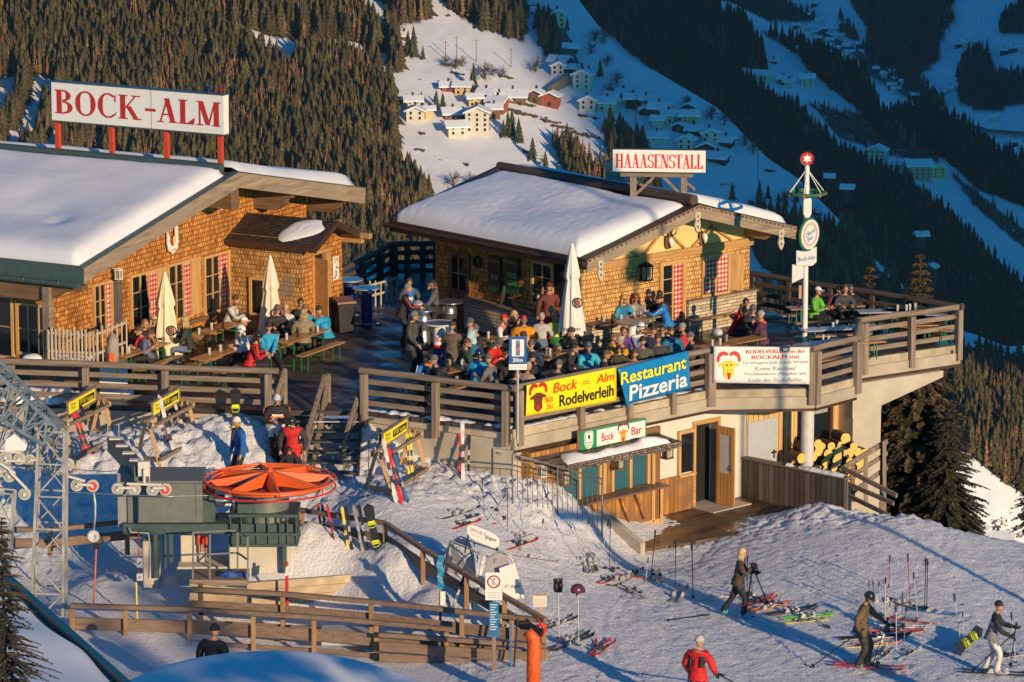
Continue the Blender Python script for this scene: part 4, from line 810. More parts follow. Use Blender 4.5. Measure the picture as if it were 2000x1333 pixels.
def goat(parent,x,z,s,y,horn,face,dark,bearded=False):
    def arcpoly(sx):
        o=[];i_=[]
        for k in range(13):
            a=R(200-k*18) if sx<0 else R(-20+k*18); 
            o.append((x+sx*.22*s+math.cos(a)*.26*s*(1),z+.35*s+math.sin(a)*.34*s)); i_.append((x+sx*.22*s+math.cos(a)*.26*s*(1-.55*(1-abs(k-5)/13)),z+.35*s+math.sin(a)*.34*s*(1-.5*(1-abs(k-5)/13))))
        return o,i_
    for sx in (-1,1):
        mb=MB(); o,i_=arcpoly(sx)
        n_=9
        for k in range(n_): mb.add([(o[k][0],y,o[k][1]),(o[k+1][0],y,o[k+1][1]),(i_[k+1][0],y,i_[k+1][1]),(i_[k][0],y,i_[k][1])],[(0,1,2,3)])
        mb.build('horn',horn,parent,fix=False)
    pts=[(-.24,.22),(-.42,.16),(-.40,.06),(-.24,.08),(-.2,-.12),(-.22,-.3),(-.12,-.42),(0,-.46),(.12,-.42),(.22,-.3),(.2,-.12),(.24,.08),(.40,.06),(.42,.16),(.24,.22),(.1,.3),(-.1,.3)]
    mb=MB(); mb.add([(x+a*s,y-.001,z+b*s) for a,b in pts],[tuple(range(len(pts)))]); mb.build('head',face,parent,fix=False)
    mb=MB(); mb.add([(x+a*s,y-.002,z+b*s) for a,b in [(-.09,-.2),(.09,-.2),(.06,-.42),(0,-.5),(-.05,-.42)]],[(0,1,2,3,4)]); 
    mb.build('tongue',redp,parent,fix=False)
    mb=MB(); 
    for ex in (-.09,.09): mb.add([(x+(ex-.03)*s,y-.002,z+.08*s),(x+(ex+.03)*s,y-.002,z+.08*s),(x+(ex+.03)*s,y-.002,z+.15*s),(x+(ex-.03)*s,y-.002,z+.15*s)],[(0,1,2,3)])
    for ex in (-.05,.05): mb.add([(x+(ex-.015)*s,y-.002,z-.12*s),(x+(ex+.015)*s,y-.002,z-.12*s),(x+(ex+.015)*s,y-.002,z-.08*s),(x+(ex-.015)*s,y-.002,z-.08*s)],[(0,1,2,3)])
    mb.build('eyes',dark,parent,fix=False)
yel=plain((.85,.62,.03),.5,0,.03,name='banner_yellow'); tan=plain((.80,.36,.07),.5,name='goat_tan'); hornb=plain((.16,.05,.02),.5,name='horn_brown')
goat(sg,xs+(x1-xs)*.53,zm-.03,.42,-.816,hornb,tan,M['black'])
# steel handrail beside the kiosk
hr_=thing('steel_handrail','slim grey steel handrail with vertical bars beside the kiosk','handrail',(0,0,0))
stl=plain((.20,.20,.20),.5,.4,.1,name='dull_steel'); yr=-1.75; A_=[LF.w(*LF.loc(u,v,y=yr)) for u,v in ((1001,887),(1089,912),(1176,936))]; B_=[LF.w(*LF.loc(u,v,y=yr)) for u,v in ((1001,960),(1089,990),(1176,1032))]
mb=MB(); mb.tube(A_,.022,6); mb.tube([p-Vector((0,0,.12)) for p in A_],.012,5); mb.build('rail',stl,hr_,smooth=True)
mb=MB()
for a,b in zip(A_,B_): mb.cyl(a,b-Vector((0,0,.3)),.024,n=6)
mb.build('post',stl,hr_,smooth=True); mb=MB()
for s0 in range(2):
    for k in range(1,9):
        t=k/9; a=A_[s0].lerp(A_[s0+1],t)-Vector((0,0,.12)); b=B_[s0].lerp(B_[s0+1],t); mb.cyl(a,b-Vector((0,0,.15)),.008,n=4)
mb.build('bar',stl,hr_)
ww=thing('wing_wall','low concrete wing wall at the foot of the steel handrail','wall',LF.w(K(1190,1060,-.9).x,-.9,0),LF.a)
mb=MB(); mb.hexa([(-.16,-1.25,-3.5),(.0,-1.25,-3.5),(.0,.3,-3.5),(-.16,.3,-3.5),(-.16,-1.25,-2.95),(.0,-1.25,-2.95),(.0,.3,-2.3),(-.16,.3,-2.3)]); mb.build('wall',M['concrete'],ww)
# lower wooden deck
ld=thing('lower_deck','wet brown plank deck in front of the bar kiosk','deck',LF.o,LF.a)
x9=LF.loc(1655,1010,z=-3.1).x; y9=LF.loc(1655,1010,z=-3.1).y; xA=LF.loc(1192,1052,z=-3.1).x
mb=MB(); mb.slab([(xA,-.66),(xA-.05,-2.1),(xA+2.0,-2.5),(xA+4.2,-2.9),(x9+.3,-3.4),(x9+.3,.05),(xA,.05)],-3.2,-3.12); mb.build('deck_floor',M['lowplanks'],ld)
# parapet of vertical boards
pa=LF.loc(1441,968,z=-3.12); pb=LF.loc(1648,1012,z=-3.12); pw_=LF.w(*pa); dv=LF.w(*pb)-pw_
par=thing('board_parapet','dark vertical board parapet beside the lower deck','wall',pw_,math.atan2(dv.y,dv.x)); L=dv.length
mb=MB(); mb.box(0,L,0,.16,-.3,.98); mb.build('boards',M['darkboards'],par); mb=MB(); mb.box(-.03,L+.05,-.04,.22,.983,1.03); mb.build('cap',wood('parapet_cap',(.12,.08,.06),(.26,.19,.15),'x',1,.7),par,bevel=.01)
snowline((L*.45,.09,1.03),(L*.99,.09,1.03),.2,.12,'snow_cap',par,30,6,gaps=-.1)
# column and pier
col=thing('round_column','round white concrete column under the terrace corner','column',LF.w(*LF.loc(1576,925,z=-2.6)))
mb=MB(); mb.cyl((0,0,-1.2),(0,0,2.08),.165,n=24); mb.build('shaft',plain((.60,.58,.55),.7,0,.1,9,name='painted_column'),col,smooth='auto')
pier=thing('concrete_pier','massive pale concrete pier with tapering cantilever beam under the right corner','pier',(P5.x-.1,P5.y-.35,0),math.atan2((P6-P5).y,(P6-P5).x))
mb=MB(); mb.box(-.08,.85,0,.6,-6,-.62); mb.poly([(.5,-.61),(.5,-1.35),(.86,-1.3),(2.95,-.78),(2.95,-.61)],.02,.5); mb.poly([(-.1,-.61),(-.1,-1.5),(.86,-1.38),(.86,-.61)],-.003,.019); mb.build('shaft',plain((.50,.44,.34),.85,0,.14,1.,name='pale_concrete'),pier)
# firewood
lm=[plain((.12,.065,.04),.9,0,.4,9,name='bark_brown'),plain((.85,.50,.12),.7,0,.2,9,name='cut_wood')]
def log_(r,L): 
    mb=MB(); n=12; rd=random.Random(int(r*999)); V=[]
    for k in range(n):
        a=2*math.pi*k/n; q=r*rd.uniform(.9,1.08); V+= [(math.cos(a)*q,0,math.sin(a)*q),(math.cos(a)*q,L,math.sin(a)*q)]
    mb.add(V,[(2*i,2*i+1,(2*i+3)%(2*n),(2*i+2)%(2*n)) for i in range(n)]); mb.mat(1); mb.add([V[2*i] for i in range(n)],[tuple(range(n))]); mb.add([V[2*i+1] for i in range(n)],[tuple(range(n))]); return mb
lang=R(24)
big=[(1656,857,.15),(1642,884,.155),(1622,888,.13),(1603,882,.12),(1664,886,.13),(1680,884,.12),(1693,886,.12),(1592,893,.13),(1617,903,.12),(1640,900,.14),(1664,904,.12),(1684,902,.14),(1570,896,.13),(1602,868,.12),(1585,877,.13),(1600,915,.10),(1617,918,.09),(1633,914,.10),(1650,916,.09),(1668,914,.10),(1684,912,.09),(1628,872,.11),(1646,870,.10),(1672,872,.11),(1655,886,.10),(1610,872,.10)]
g3='sawn round logs stacked behind the parapet'
for i,(u,v,r) in enumerate(big):
    p=LF.w(*LF.loc(u-4,v-(0 if v<870 else 0),y=-.95)); o=log_(r,.55).build('firewood_log',lm); o.location=p; o.rotation_euler=(0,0,lang); tag(o,'topmost sawn log lying alone on the log stack' if i==0 else 'thick round sawn log with yellow cut face in the stack behind the parapet','log',None if i==0 else g3)
lgm=[log_(r,.4).build('firewood_log',lm).data for r in (.045,.055,.065)]
for o in [o for o in bpy.data.objects if o.name.startswith('firewood_log') and 'label' not in o]: bpy.data.objects.remove(o)
a_=LF.loc(1580,900,y=-.3).x;b_=LF.loc(1690,900,y=-.3).x; mb=MB(); mb.box(a_,b_,-.42,-.1,-3.1,-2.15); mb.build('dark_gap_fill',M['dark'],low)  # dark box added as the shade in gaps between the logs
rd=random.Random(5)
for row in range(4):
    for k in range(11-row):
        u=1592+k*10+row*4+rd.uniform(-2,2); v=915+row*10+k*-.9; p=LF.w(*LF.loc(u,v,y=-.8)); o=bpy.data.objects.new('firewood_log',rd.choice(lgm)); C.objects.link(o); o.location=p; o.rotation_euler=(0,0,lang+rd.uniform(-.1,.1)); tag(o,'thin split firewood log in the lower rows under the thick logs','log','thin firewood logs under the thick ones')
# wooden stair rail at the right
sr=thing('stair_railing','weathered wooden stair railing climbing beside the log stack','railing',(0,0,0))
def PB(mb,a,b,w_,h_): mb.beam(AY(*a),AY(*b),w_,h_)
for a,b,w_,h_ in (((1648,914,101.0),(1733,862,101.9),.07,.14),((1660,934,101.0),(1733,885,101.9),.05,.12),((1668,960,101.2),(1733,913,101.9),.05,.12),((1646,914,101),(1752,969,99.6),.07,.12),((1650,943,101),(1746,984,99.6),.05,.12),((1652,966,101),(1738,1008,99.6),.05,.12)):
    mb=MB(); PB(mb,a,b,w_,h_); mb.build('rail',M['rail'],sr,bevel=.01)
for u,v0,v1,Y in ((1727,862,1020,101.6),(1691,888,985,101.4),(1666,906,980,101.2),(1722,955,1020,100.2)):
    mb=MB(); PB(mb,(u,v0,Y),(u,v1,Y),.1,.1); mb.build('post',M['post'],sr,bevel=.01)
# ================================================================ shared roof pieces
def roof_snow(name,parent,x0,x1,z0,z1,y0,y1,th,seed,edge=.45,lip=.16,nx=46,ny=90,dents=(),thin_ridge=.25,mat=None):
    """snow lying on the slope from eave (x0,z0) to ridge (x1,z1)"""
    V=[];Fc=[]; sg=1 if x1>x0 else -1
    for i in range(nx+1):
        a=i/nx; a=a**1.5 if a<.5 else a; a=i/nx
        for j in range(ny+1):
            b=j/ny; x=x0+(x1-x0)*a; y=y0+(y1-y0)*b; z=z0+(z1-z0)*a
            de=min(a*abs(x1-x0),(1-a)*abs(x1-x0)*1.4+.02,b*(y1-y0),(1-b)*(y1-y0)); k=min(1,de/edge); prof=math.sqrt(max(0,1-(1-k)**2))
            t=th*(1+.16*nz((x*.35,y*.3,seed))+.05*nz((x*1.1,y*.9,seed+2)))*prof*(1-thin_ridge*a)
            for (dx,dy,r,dp) in dents: t-=dp*math.exp(-((x-dx)**2+(y-dy)**2)/(r*r))*th
            t+=.012*nz((x*5,y*5,seed))*prof
            if a<.12: t+=.02*nz((x*9,y*9,seed+1))*prof; 
            xx=x-sg*lip*max(0,1-a*abs(x1-x0)/.5)*math.sqrt(prof)*.6
            V.append((xx,y,z+max(.004,t)))
    for i in range(nx):
        for j in range(ny): k=i*(ny+1)+j; Fc.append((k,k+1,k+ny+2,k+ny+1))
    # underside rim
    mb=MB(); mb.add(V,Fc)
    e=[i*(ny+1) for i in range(nx+1)]; base=len(mb.v)
    return mb.build(name,mat or M['snowclean'],parent,smooth=True)
def slope(mb,x0,z0,x1,z1,y0,y1,t): mb.hexa([(x0,y0,z0),(x1,y0,z1),(x1,y1,z1),(x0,y1,z0),(x0,y0,z0+t),(x1,y0,z1+t),(x1,y1,z1+t),(x0,y1,z0+t)])
def window(par,x0,x1,z0,z1,y,panes=(2,3),curtain=0,fw=.07,deep=.0,side=None,cw=.32,glass=None):
    """casement in the wall plane local y; side='x' swaps the axes for a wall at local x"""
    sw=(lambda a,b,c,d,e,f:(a,b,c,d,e,f)) if side is None else (lambda a,b,c,d,e,f:(c,d,a,b,e,f))
    mb=MB(); mb.box(*sw(x0,x1,y-.02,y-.003,z0,z1)); w_=mb.build('window',glass or M['glass'],par)
    mb=MB()
    for a,b in ((x0-fw,x0),(x1,x1+fw)): mb.box(*sw(a,b,y-.07,y-.002,z0-fw,z1+fw))
    mb.box(*sw(x0,x1,y-.07,y-.002,z0-fw,z0)); mb.box(*sw(x0,x1,y-.07,y-.002,z1,z1+fw))
    for i in range(1,panes[0]): c=x0+(x1-x0)*i/panes[0]; mb.box(*sw(c-.025,c+.025,y-.05,y-.021,z0,z1))
    for i in range(1,panes[1]): c=z0+(z1-z0)*i/panes[1]; mb.box(*sw(x0,x1,y-.045,y-.0215,c-.012,c+.012))
    mb.build('frame',M['frame'],w_)
    if curtain:
        mb=MB(); W=(x1-x0)*cw
        for sd in ((-1,1) if curtain==2 else (curtain if curtain in(-1,) else 1,)):
            n=14; a0=x1 if sd==1 else x0; Vv=[]
            for i in range(n+1):
                xx=a0-sd*W*i/n
                for q,zz in ((0,z0+.02),(1,z1)):
                    xb=a0-sd*W*i/n*(1 if q else .75); Vv.append(sw(xb,xb,y-.0215-.006*math.sin(i*1.6)-.008,0,zz,0)[0:1]+() if 0 else ((xb,y-.028-.006*math.sin(i*1.6),zz) if side is None else (y-.028-.006*math.sin(i*1.6),xb,zz)))
            mb.add(Vv,[(2*i,2*i+1,2*i+3,2*i+2) for i in range(n)])
        mb.build('curtain',M['check'],w_,fix=False)
    return w_
# ================================================================ the large chalet
kv=G(590,660); n_=Vector((.877,-.48,0)).normalized(); BA=Fr(kv-n_*2.26,math.atan2(n_.x,-n_.y))
ch=thing('chalet','large shingled chalet with deep snowy roof and red lettered roof sign','chalet',BA.o,BA.a)
yo=-1.3; ap=BA.loc(460,337,y=yo); eL=BA.loc(160,523,y=yo); eR=BA.loc(710,368,y=yo); YB=16.
xr,zr=ap.x,ap.z; xl,zl=eL.x,eL.z; xR,zR=eR.x,eR.z; wl_=xl+.75; wr=xR-.9
def rz_(x): return zl+(zr-zl)*(x-xl)/(xr-xl) if x<xr else zr+(zR-zr)*(x-xr)/(xR-xr)
mb=MB(); mb.poly([(wl_,0),(wr,0),(wr,rz_(wr)-.3),(xr,zr-.3),(wl_,rz_(wl_)-.3)],0,.2); mb.build('wall',M['sh_a'],ch)
mb=MB(); mb.box(wl_-.003,wl_+.2,.203,YB,0,rz_(wl_)-.3); mb.build('side_wall',M['sh_a'],ch)
mb=MB(); mb.box(wr-.2,wr,.203,YB,0,rz_(wr)-.3); mb.build('side_wall',M['sh_a'],ch)
rf=MB(); slope(rf,xl,zl-.14,xr,zr-.14,yo,YB,.12); slope(rf,xR,zR-.14,xr,zr-.14,yo,YB,.12); roof=rf.build('roof',M['brownbeam'],ch)
for (a,b) in (((xl,zl),(xr,zr)),((xr,zr),(xR,zR))):
    mb=MB(); mb.poly([a,b,(b[0],b[1]-.21),(a[0],a[1]-.21)],yo-.07,yo-.002); mb.build('barge_board',M['greyfascia'],roof)
    mb=MB(); mb.poly([(a[0],a[1]-.213),(b[0],b[1]-.213),(b[0],b[1]-.43),(a[0],a[1]-.40)],yo-.05,yo-.002); mb.build('barge_board',M['greyfascia'],roof)
    mb=MB(); mb.hexa([(a[0],yo-.09,a[1]+.002),(b[0],yo-.09,b[1]+.002),(b[0],yo+.1,b[1]+.002),(a[0],yo+.1,a[1]+.002),(a[0],yo-.09,a[1]+.03),(b[0],yo-.09,b[1]+.03),(b[0],yo+.1,b[1]+.03),(a[0],yo+.1,a[1]+.03)]); mb.build('edge_flashing',M['greenm'],roof)
mb=MB(); mb.box(xl-.05,xl-.003,yo-.06,YB,zl-.42,zl+.04); mb.build('eave_fascia',M['greenm'],roof)
mb=MB(); mb.tube([(xl-.13,yo,zl-.44),(xl-.13,YB,zl-.44)],.065,8); 
for y in np.arange(yo+.6,9,1.05): mb.ring((xl-.13,y,zl-.42),.075,.012,10,4,'y')
mb.build('gutter',M['greenm'],roof,smooth='auto')
roof_snow('roof_snow',ch,xl+.03,xr-.28,zl,zr-.09,yo+.12,YB,.42,3.,edge=.6,lip=.1,nx=60,ny=110,dents=((xl+2.6,1.6,.9,.35),(xl+1.6,3.5,1.2,.25),(xl+3.6,2.6,.7,.18),(xl+2.1,.9,.35,.25)))
roof_snow('roof_snow',ch,xR-.03,xr+.45,zR,zr-.05,yo+.2,YB,.34,9.,edge=.4,lip=.02,nx=40,ny=80)
mb=MB(); mb.tube([(xr-.12,yo+.35,zr+.10),(xr-.12,YB,zr+.14)],[.13,.13],8); mb.build('ridge_cap',M['greenm'],roof,smooth='auto')
mb=MB()
for xx in (xr,): mb.box(xx-.16,xx+.2,yo+.02,0,zr-.98,zr-.26)
mb.build('purlin',M['brownbeam'],ch,bevel=.02)
for xx,h_ in ((xr+3.0,.66),(xR-.75,.56),(xl+4.0,.42),(xl+1.0,.40)):
    zt_=rz_(xx)-.2; mb=MB(); mb.poly([(yo+.1,zt_),(0,zt_),(0,zt_-h_),(yo*.55,zt_-h_),(yo*.75,zt_-h_*.75),(yo*.8,zt_-h_*.5),(yo+.1,zt_-h_*.45)],xx-.1,xx+.12)
    o=mb.build('purlin',M['brownbeam'],ch); o.data.transform(Matrix(((0,1,0,0),(1,0,0,0),(0,0,1,0),(0,0,0,1))))
# windows of the gable wall from their corners in the photo
for k,(u0,v0,u1,v1) in enumerate(((184,552,216,648),(257,532,306,632),(329,512,372,622),(400,496,443,608))):
    a=BA.loc(u0,(v0+v1)/2,y=-.02); b=BA.loc(u1,(v0+v1)/2,y=-.02); z1=BA.loc((u0+u1)/2,v0+4,y=-.02).z; z0=BA.loc((u0+u1)/2,v1-2,y=-.02).z
    window(ch,a.x,b.x,max(.65,z0),z1,-.002,(3,3),1,cw=.42)
    mb=MB(); mb.box(b.x+.08,b.x+.5,-.035,-.003,max(.6,z0)-.05,z1+.05); mb.build('shutter',M['frame'] if k else M['darkboards'],ch)
mb=MB(); mb.box(wl_+.3,-.02,-.10,-.003,.50,.62); mb.build('sill_board',M['brownbeam'],ch)
# side porch under the left eave
mb=MB(); p=BA.loc(96,700,x=xl+.1); mb.box(xl+.0,xl+.2,p.y-.12,p.y+.12,0,zl-.6); mb.build('porch_post',M['rail'],ch,bevel=.02)
mb=MB(); mb.poly([(yo+.1,zl-.5),(YB,zl-.5),(YB,zl-.98),(yo+1.5,zl-.98),(yo+1.0,zl-.9),(yo+.75,zl-.72),(yo+.1,zl-.62)],xl+.1,xl+.4); o=mb.build('eave_beam',M['brownbeam'],ch); o.data.transform(Matrix(((0,1,0,0),(1,0,0,0),(0,0,1,0),(0,0,0,1))))
a=BA.loc(97,640,x=wl_);b=BA.loc(38,640,x=wl_); window(ch,a.y,b.y,.75,1.95,wl_-.004,(3,2),0,side='x')
a=BA.loc(24,640,x=wl_);b=BA.loc(-60,640,x=wl_); window(ch,a.y,b.y,.6,2.1,wl_-.004,(2,2),1,side='x',cw=.25)
# hoop shaped white sign, loudspeaker, small lamp on the shingles
p=BA.loc(336,470,y=-.08); t=thing('hoop_sign','white U shaped board with coloured crest under the left gable','sign',BA.w(p.x,-.08,p.z),BA.a)
mb=MB(); pts=[(-.24,.36),(-.26,-.05),(-.2,-.25),(0,-.36),(.2,-.25),(.26,-.05),(.24,.36),(.12,.36),(.13,-.02),(.08,-.12),(0,-.15),(-.08,-.12),(-.13,-.02),(-.12,.12),(-.18,.12)]
mb.poly(pts,-.03,0); mb.build('board',M['white'],t); mb=MB(); mb.ball((0,-.035,.0),(.10,.01,.13),10,6); mb.build('crest',redp,t); mb=MB(); mb.ball((.03,-.045,.0),(.045,.01,.12),8,5); mb.build('crest_stripe',yel,t)
text_mesh('lettering','ZILLER',.05,M['black'],t,0,-.25,-.034,width=.26)
p=BA.loc(428,398,y=-.25); t=thing('loudspeaker','pale round horn loudspeaker under the gable','loudspeaker',BA.w(p.x,-.25,p.z),BA.a); mb=MB(); mb.tube([(0,.2,0),(0,0,.0),(0,-.08,0)],[.06,.1,.17],14); mb.build('horn',M['offwhite'],t,smooth='auto'); mb=MB(); mb.cyl((0,-.083,0),(0,-.09,0),.14,n=14); mb.build('mouth',M['black'],t)
p=BA.loc(232,537,y=-.3); lantern('wall_lantern',BA.w(p.x,-.3,p.z-.1),BA.a,'small white lamp under the corbel above the open dark shutter',.7,M['white'])
# vestibule
vx0,vx1,vy=0.,2.1,-2.26; pk=BA.loc(657,431,y=vy-.55); pe=BA.loc(613,484,y=vy-.55); pr_=BA.loc(703,456,y=vy-.55)
sh_w=shingle('weathered_shingles',(.40,.18,.05),(.72,.42,.15),True,mask=(-1.75,1.35,.28),w=.09,h=.125)
mb=MB(); mb.box(vx0-.003,vx0+.12,vy,0,0,pe.z+.12); mb.build('porch_side_wall',sh_w,ch)
xdA=BA.loc(612,560,y=vy).x; xdB=BA.loc(636,560,y=vy).x; zdT=BA.loc(625,500,y=vy).z
mb=MB(); mb.box(vx0+.123,xdA,vy,vy+.12,0,pe.z+.2); mb.box(xdB+.22,vx1,vy,vy+.12,0,pe.z+.35); mb.poly([(xdA,zdT+.12),(xdB+.22,zdT+.12),(xdB+.22,pe.z+.45),(pk.x,pk.z-.22),(xdA,pe.z+.35)],vy,vy+.12); mb.build('porch_front_wall',M['sh_a'],ch)
mb=MB(); mb.box(xdB,xdB+.22,vy-.04,vy+.1,0,zdT+.06); mb.box(xdA-.04,xdA+.03,vy-.04,vy+.1,0,zdT+.06); mb.box(xdA-.04,xdB+.22,vy-.05,vy+.1,zdT+.062,zdT+.16); mb.build('door_frame',M['beam'],ch,bevel=.01)
mb=MB(); mb.box(xdA+.03,xdB,vy+.13,vy+.2,0,zdT+.06); mb.build('dark_doorway',M['dark'],ch)
mb=MB(); mb.hexa([(xdA+.03,vy,.02),(xdA+.07,vy,.02),(xdA-.12,vy-.55,.02),(xdA-.16,vy-.55,.02),(xdA+.03,vy,zdT),(xdA+.07,vy,zdT),(xdA-.12,vy-.55,zdT),(xdA-.16,vy-.55,zdT)]); mb.build('open_door',M['beam'],ch)
rf=MB(); slope(rf,pe.x,pe.z-.08,pk.x,pk.z-.08,vy-.55,0,.07); slope(rf,pr_.x,pr_.z-.08,pk.x,pk.z-.08,vy-.55,0,.07); dsh=shingle('dark_roof_shingles',(.045,.03,.025),(.10,.07,.055),w=.12,h=.05); pro=rf.build('porch_roof',dsh,ch)
for a,b in (((pe.x,pe.z),(pk.x,pk.z)),((pk.x,pk.z),(pr_.x,pr_.z))):
    mb=MB(); mb.poly([a,b,(b[0],b[1]-.17),(a[0],a[1]-.17)],vy-.60,vy-.552); mb.build('barge_board',M['brown'],pro)
mb=MB(); mb.box(pe.x-.03,pe.x,vy-.6,0,pe.z-.14,pe.z); mb.build('eave_board',M['brown'],pro)
mb=MB(); V=[]; nn_=14
c0=BA.loc(592,447,x=(pe.x+pk.x)/2); 
for i in range(nn_+1):
    for j in range(20):
        a=2*math.pi*j/20; r=i/nn_; k_=1+.35*nz((math.cos(a)*1.3,math.sin(a)*1.3,7.))+.12*nz((math.cos(a)*5,math.sin(a)*5,2.)); x=(pe.x+pk.x)/2+.05+math.cos(a+.3)*r*.46*k_; y=c0.y+.1+math.sin(a)*r*.62*k_; z=pe.z+(pk.z-pe.z)*(x-pe.x)/(pk.x-pe.x); V.append((x,y,z+.09*max(0,1-r*r)**.7+.006+.03*nz((x*6,y*6,1))*(1-r)))
mb.add(V,[(i*20+j,i*20+(j+1)%20,(i+1)*20+(j+1)%20,(i+1)*20+j) for i in range(nn_) for j in range(20)]); mb.build('snow_patch',M['snow'],pro,smooth=True)
a=BA.loc(516,560,x=0.);b=BA.loc(493,560,x=0.); window(ch,a.y,b.y,.55,1.45,-.006,(1,1),0,side='x')
mb=MB(); mb.beam((vx1+.02,vy+.1,pr_.z-.05),(vx1+.02,vy-.9,pr_.z-.05),.16,.14); mb.beam((vx1+.02,vy+.1,pr_.z-.2),(vx1+.02,vy-.65,pr_.z-.2),.16,.13); mb.build('bracket',M['beam'],ch,bevel=.01)
p=BA.loc(655,524,y=vy-.01); t=thing('poster','colourful paper poster on the chalet door post','poster',BA.w(p.x,vy-.02,p.z),BA.a); rr=random.Random(2); mb=MB(); mb.box(-.15,.15,-.012,0,-.32,.32); mb.build('sheet',M['white'],t)
for i,cc in enumerate(((.7,.5,.05),(.05,.3,.1),(.1,.2,.5),(.6,.1,.05))):
    mb=MB(); 
    for k in range(4): x=rr.uniform(-.13,.08); z=rr.uniform(-.3,.2); mb.add([(x,-.0135-i*.0004-k*.0001,z),(x+.06,-.0135-i*.0004-k*.0001,z),(x+.06,-.0135-i*.0004-k*.0001,z+.05),(x,-.0135-i*.0004-k*.0001,z+.05)],[(0,1,2,3)])
    mb.build('printed_picture',plain(cc,.6,name='print'),t,fix=False)
text_mesh('lettering','HEUTE',.05,M['black'],t,0,.26,-.0135,width=.22)
# the roof sign
RS=Fr(BA.w(xr-.15,0,0),BA.a-math.pi/2+math.pi)  # placeholder, replaced below
ns=BA.a-math.pi/2; RS=Fr(BA.w(xr-.15,0,0),ns)
a=RS.loc(100,164,y=0);b=RS.loc(436,184,y=0);c=RS.loc(101,238,y=0); d=RS.loc(436,260,y=0)
t=thing('roof_sign','long white roof sign with red serif letters on four red posts','sign',RS.o,RS.a); zt1=(a.z+b.z)/2; zb1=(c.z+d.z)/2
mb=MB(); mb.box(a.x,b.x,0,.25,zb1,zt1); mb.build('panel',M['white'],t); mb=MB(); xm=a.x+(b.x-a.x)*.585; mb.box(xm-.006,xm+.006,-.003,-.001,zb1,zt1); mb.box(a.x-.01,b.x+.01,-.012,.26,zt1+.001,zt1+.03); mb.box(a.x-.01,b.x+.01,-.012,.26,zb1-.03,zb1-.001); mb.build('panel_seam',M['greenm'],t)
Wd=b.x-a.x; red2=plain((.48,.025,.02),.45,0,.05,name='sign_red')
serif_text('lettering','BOCK',a.x+Wd*.02,a.x+Wd*.525,zb1+(zt1-zb1)*.19,(zt1-zb1)*.63,red2,t,-.006,gap=.06)
serif_text('lettering','-ALM',a.x+Wd*.55,a.x+Wd*.985,zb1+(zt1-zb1)*.19,(zt1-zb1)*.63,red2,t,-.006,gap=.06)
zrdg=zr+.2
for u in (113,218,325,430):
    q=RS.loc(u,280,y=.12); mb=MB(); mb.box(q.x-.06,q.x+.06,.08,.2,zrdg-.12,zb1-.031); mb.build('post',plain((.55,.06,.02),.45,0,.08,name='post_red'),t)
for u,col,cn in ((407,(.01,.015,.12),'dark blue'),(431,(.22,.0,.01),'dark red')):
    q=RS.loc(u,180,y=.12); tt=thing('beacon_light',f'{cn} beacon lamp on top of the long roof sign','lamp',RS.w(q.x,.12,zt1+.03),RS.a); mb=MB(); mb.cyl((0,0,0),(0,0,.05),.06,n=12); mb.build('base',M['black'],tt); mb=MB(); mb.tube([(0,0,.05),(0,0,.16),(0,0,.19)],[.075,.07,.04],12); mb.build('dome',plain(col,.1,0,.05),tt,smooth='auto')
# ================================================================ the small hut
HA=Fr(G(1135,688),R(42)); hut=thing('hut','smaller golden shingled hut with thick roof snow and split stone base','hut',HA.o,HA.a)
hy_=-1.2; ap=HA.loc(1361,400,y=hy_); eL=HA.loc(1144,507,y=hy_); eR=HA.loc(1552,443,y=hy_)
xr,zr=ap.x,ap.z; xl,zl=eL.x,eL.z; xR,zR=eR.x,eR.z; YB=HA.loc(765,437,x=xl).y; wR=HA.loc(1463,600,y=0).x
def hz(x): return zl+(zr-zl)*(x-xl)/(xr-xl) if x<xr else zr+(zR-zr)*(x-xr)/(xR-xr)
yb_=HA.loc(850,540,x=0).y
zbm=HA.loc(1330,497,y=0).z   # collar beam height
mb=MB(); mb.poly([(0,.0),(wR,.0),(wR,zbm),(0,zbm)],0,.18); mb.build('wall',M['sh_b'],hut)
gab=plain((.78,.55,.24),.8,0,.08,1.5,name='gable_panel')
mb=MB(); mb.poly([(0,zbm+.003),(wR,zbm+.003),(wR,hz(wR)-.2),(xr,zr-.25),(0,hz(0)-.2)],.02,.18); mb.build('gable_panel',gab,hut)
mb=MB(); mb.box(-.003,.18,.183,yb_,0,hz(0)-.2); mb.build('side_wall',M['sh_a'],hut); mb=MB(); mb.box(wR-.18,wR,.183,yb_,0,hz(wR)-.2); mb.build('side_wall',M['sh_a'],hut); mb=MB(); mb.box(.18,wR-.18,yb_-.18,yb_,0,zbm); mb.build('back_wall',M['sh_a'],hut)
rf=MB(); slope(rf,xl,zl-.12,xr,zr-.12,hy_,YB,.1); slope(rf,xR,zR-.12,xr,zr-.12,hy_,YB,.1); roof=rf.build('roof',M['brownbeam'],hut)
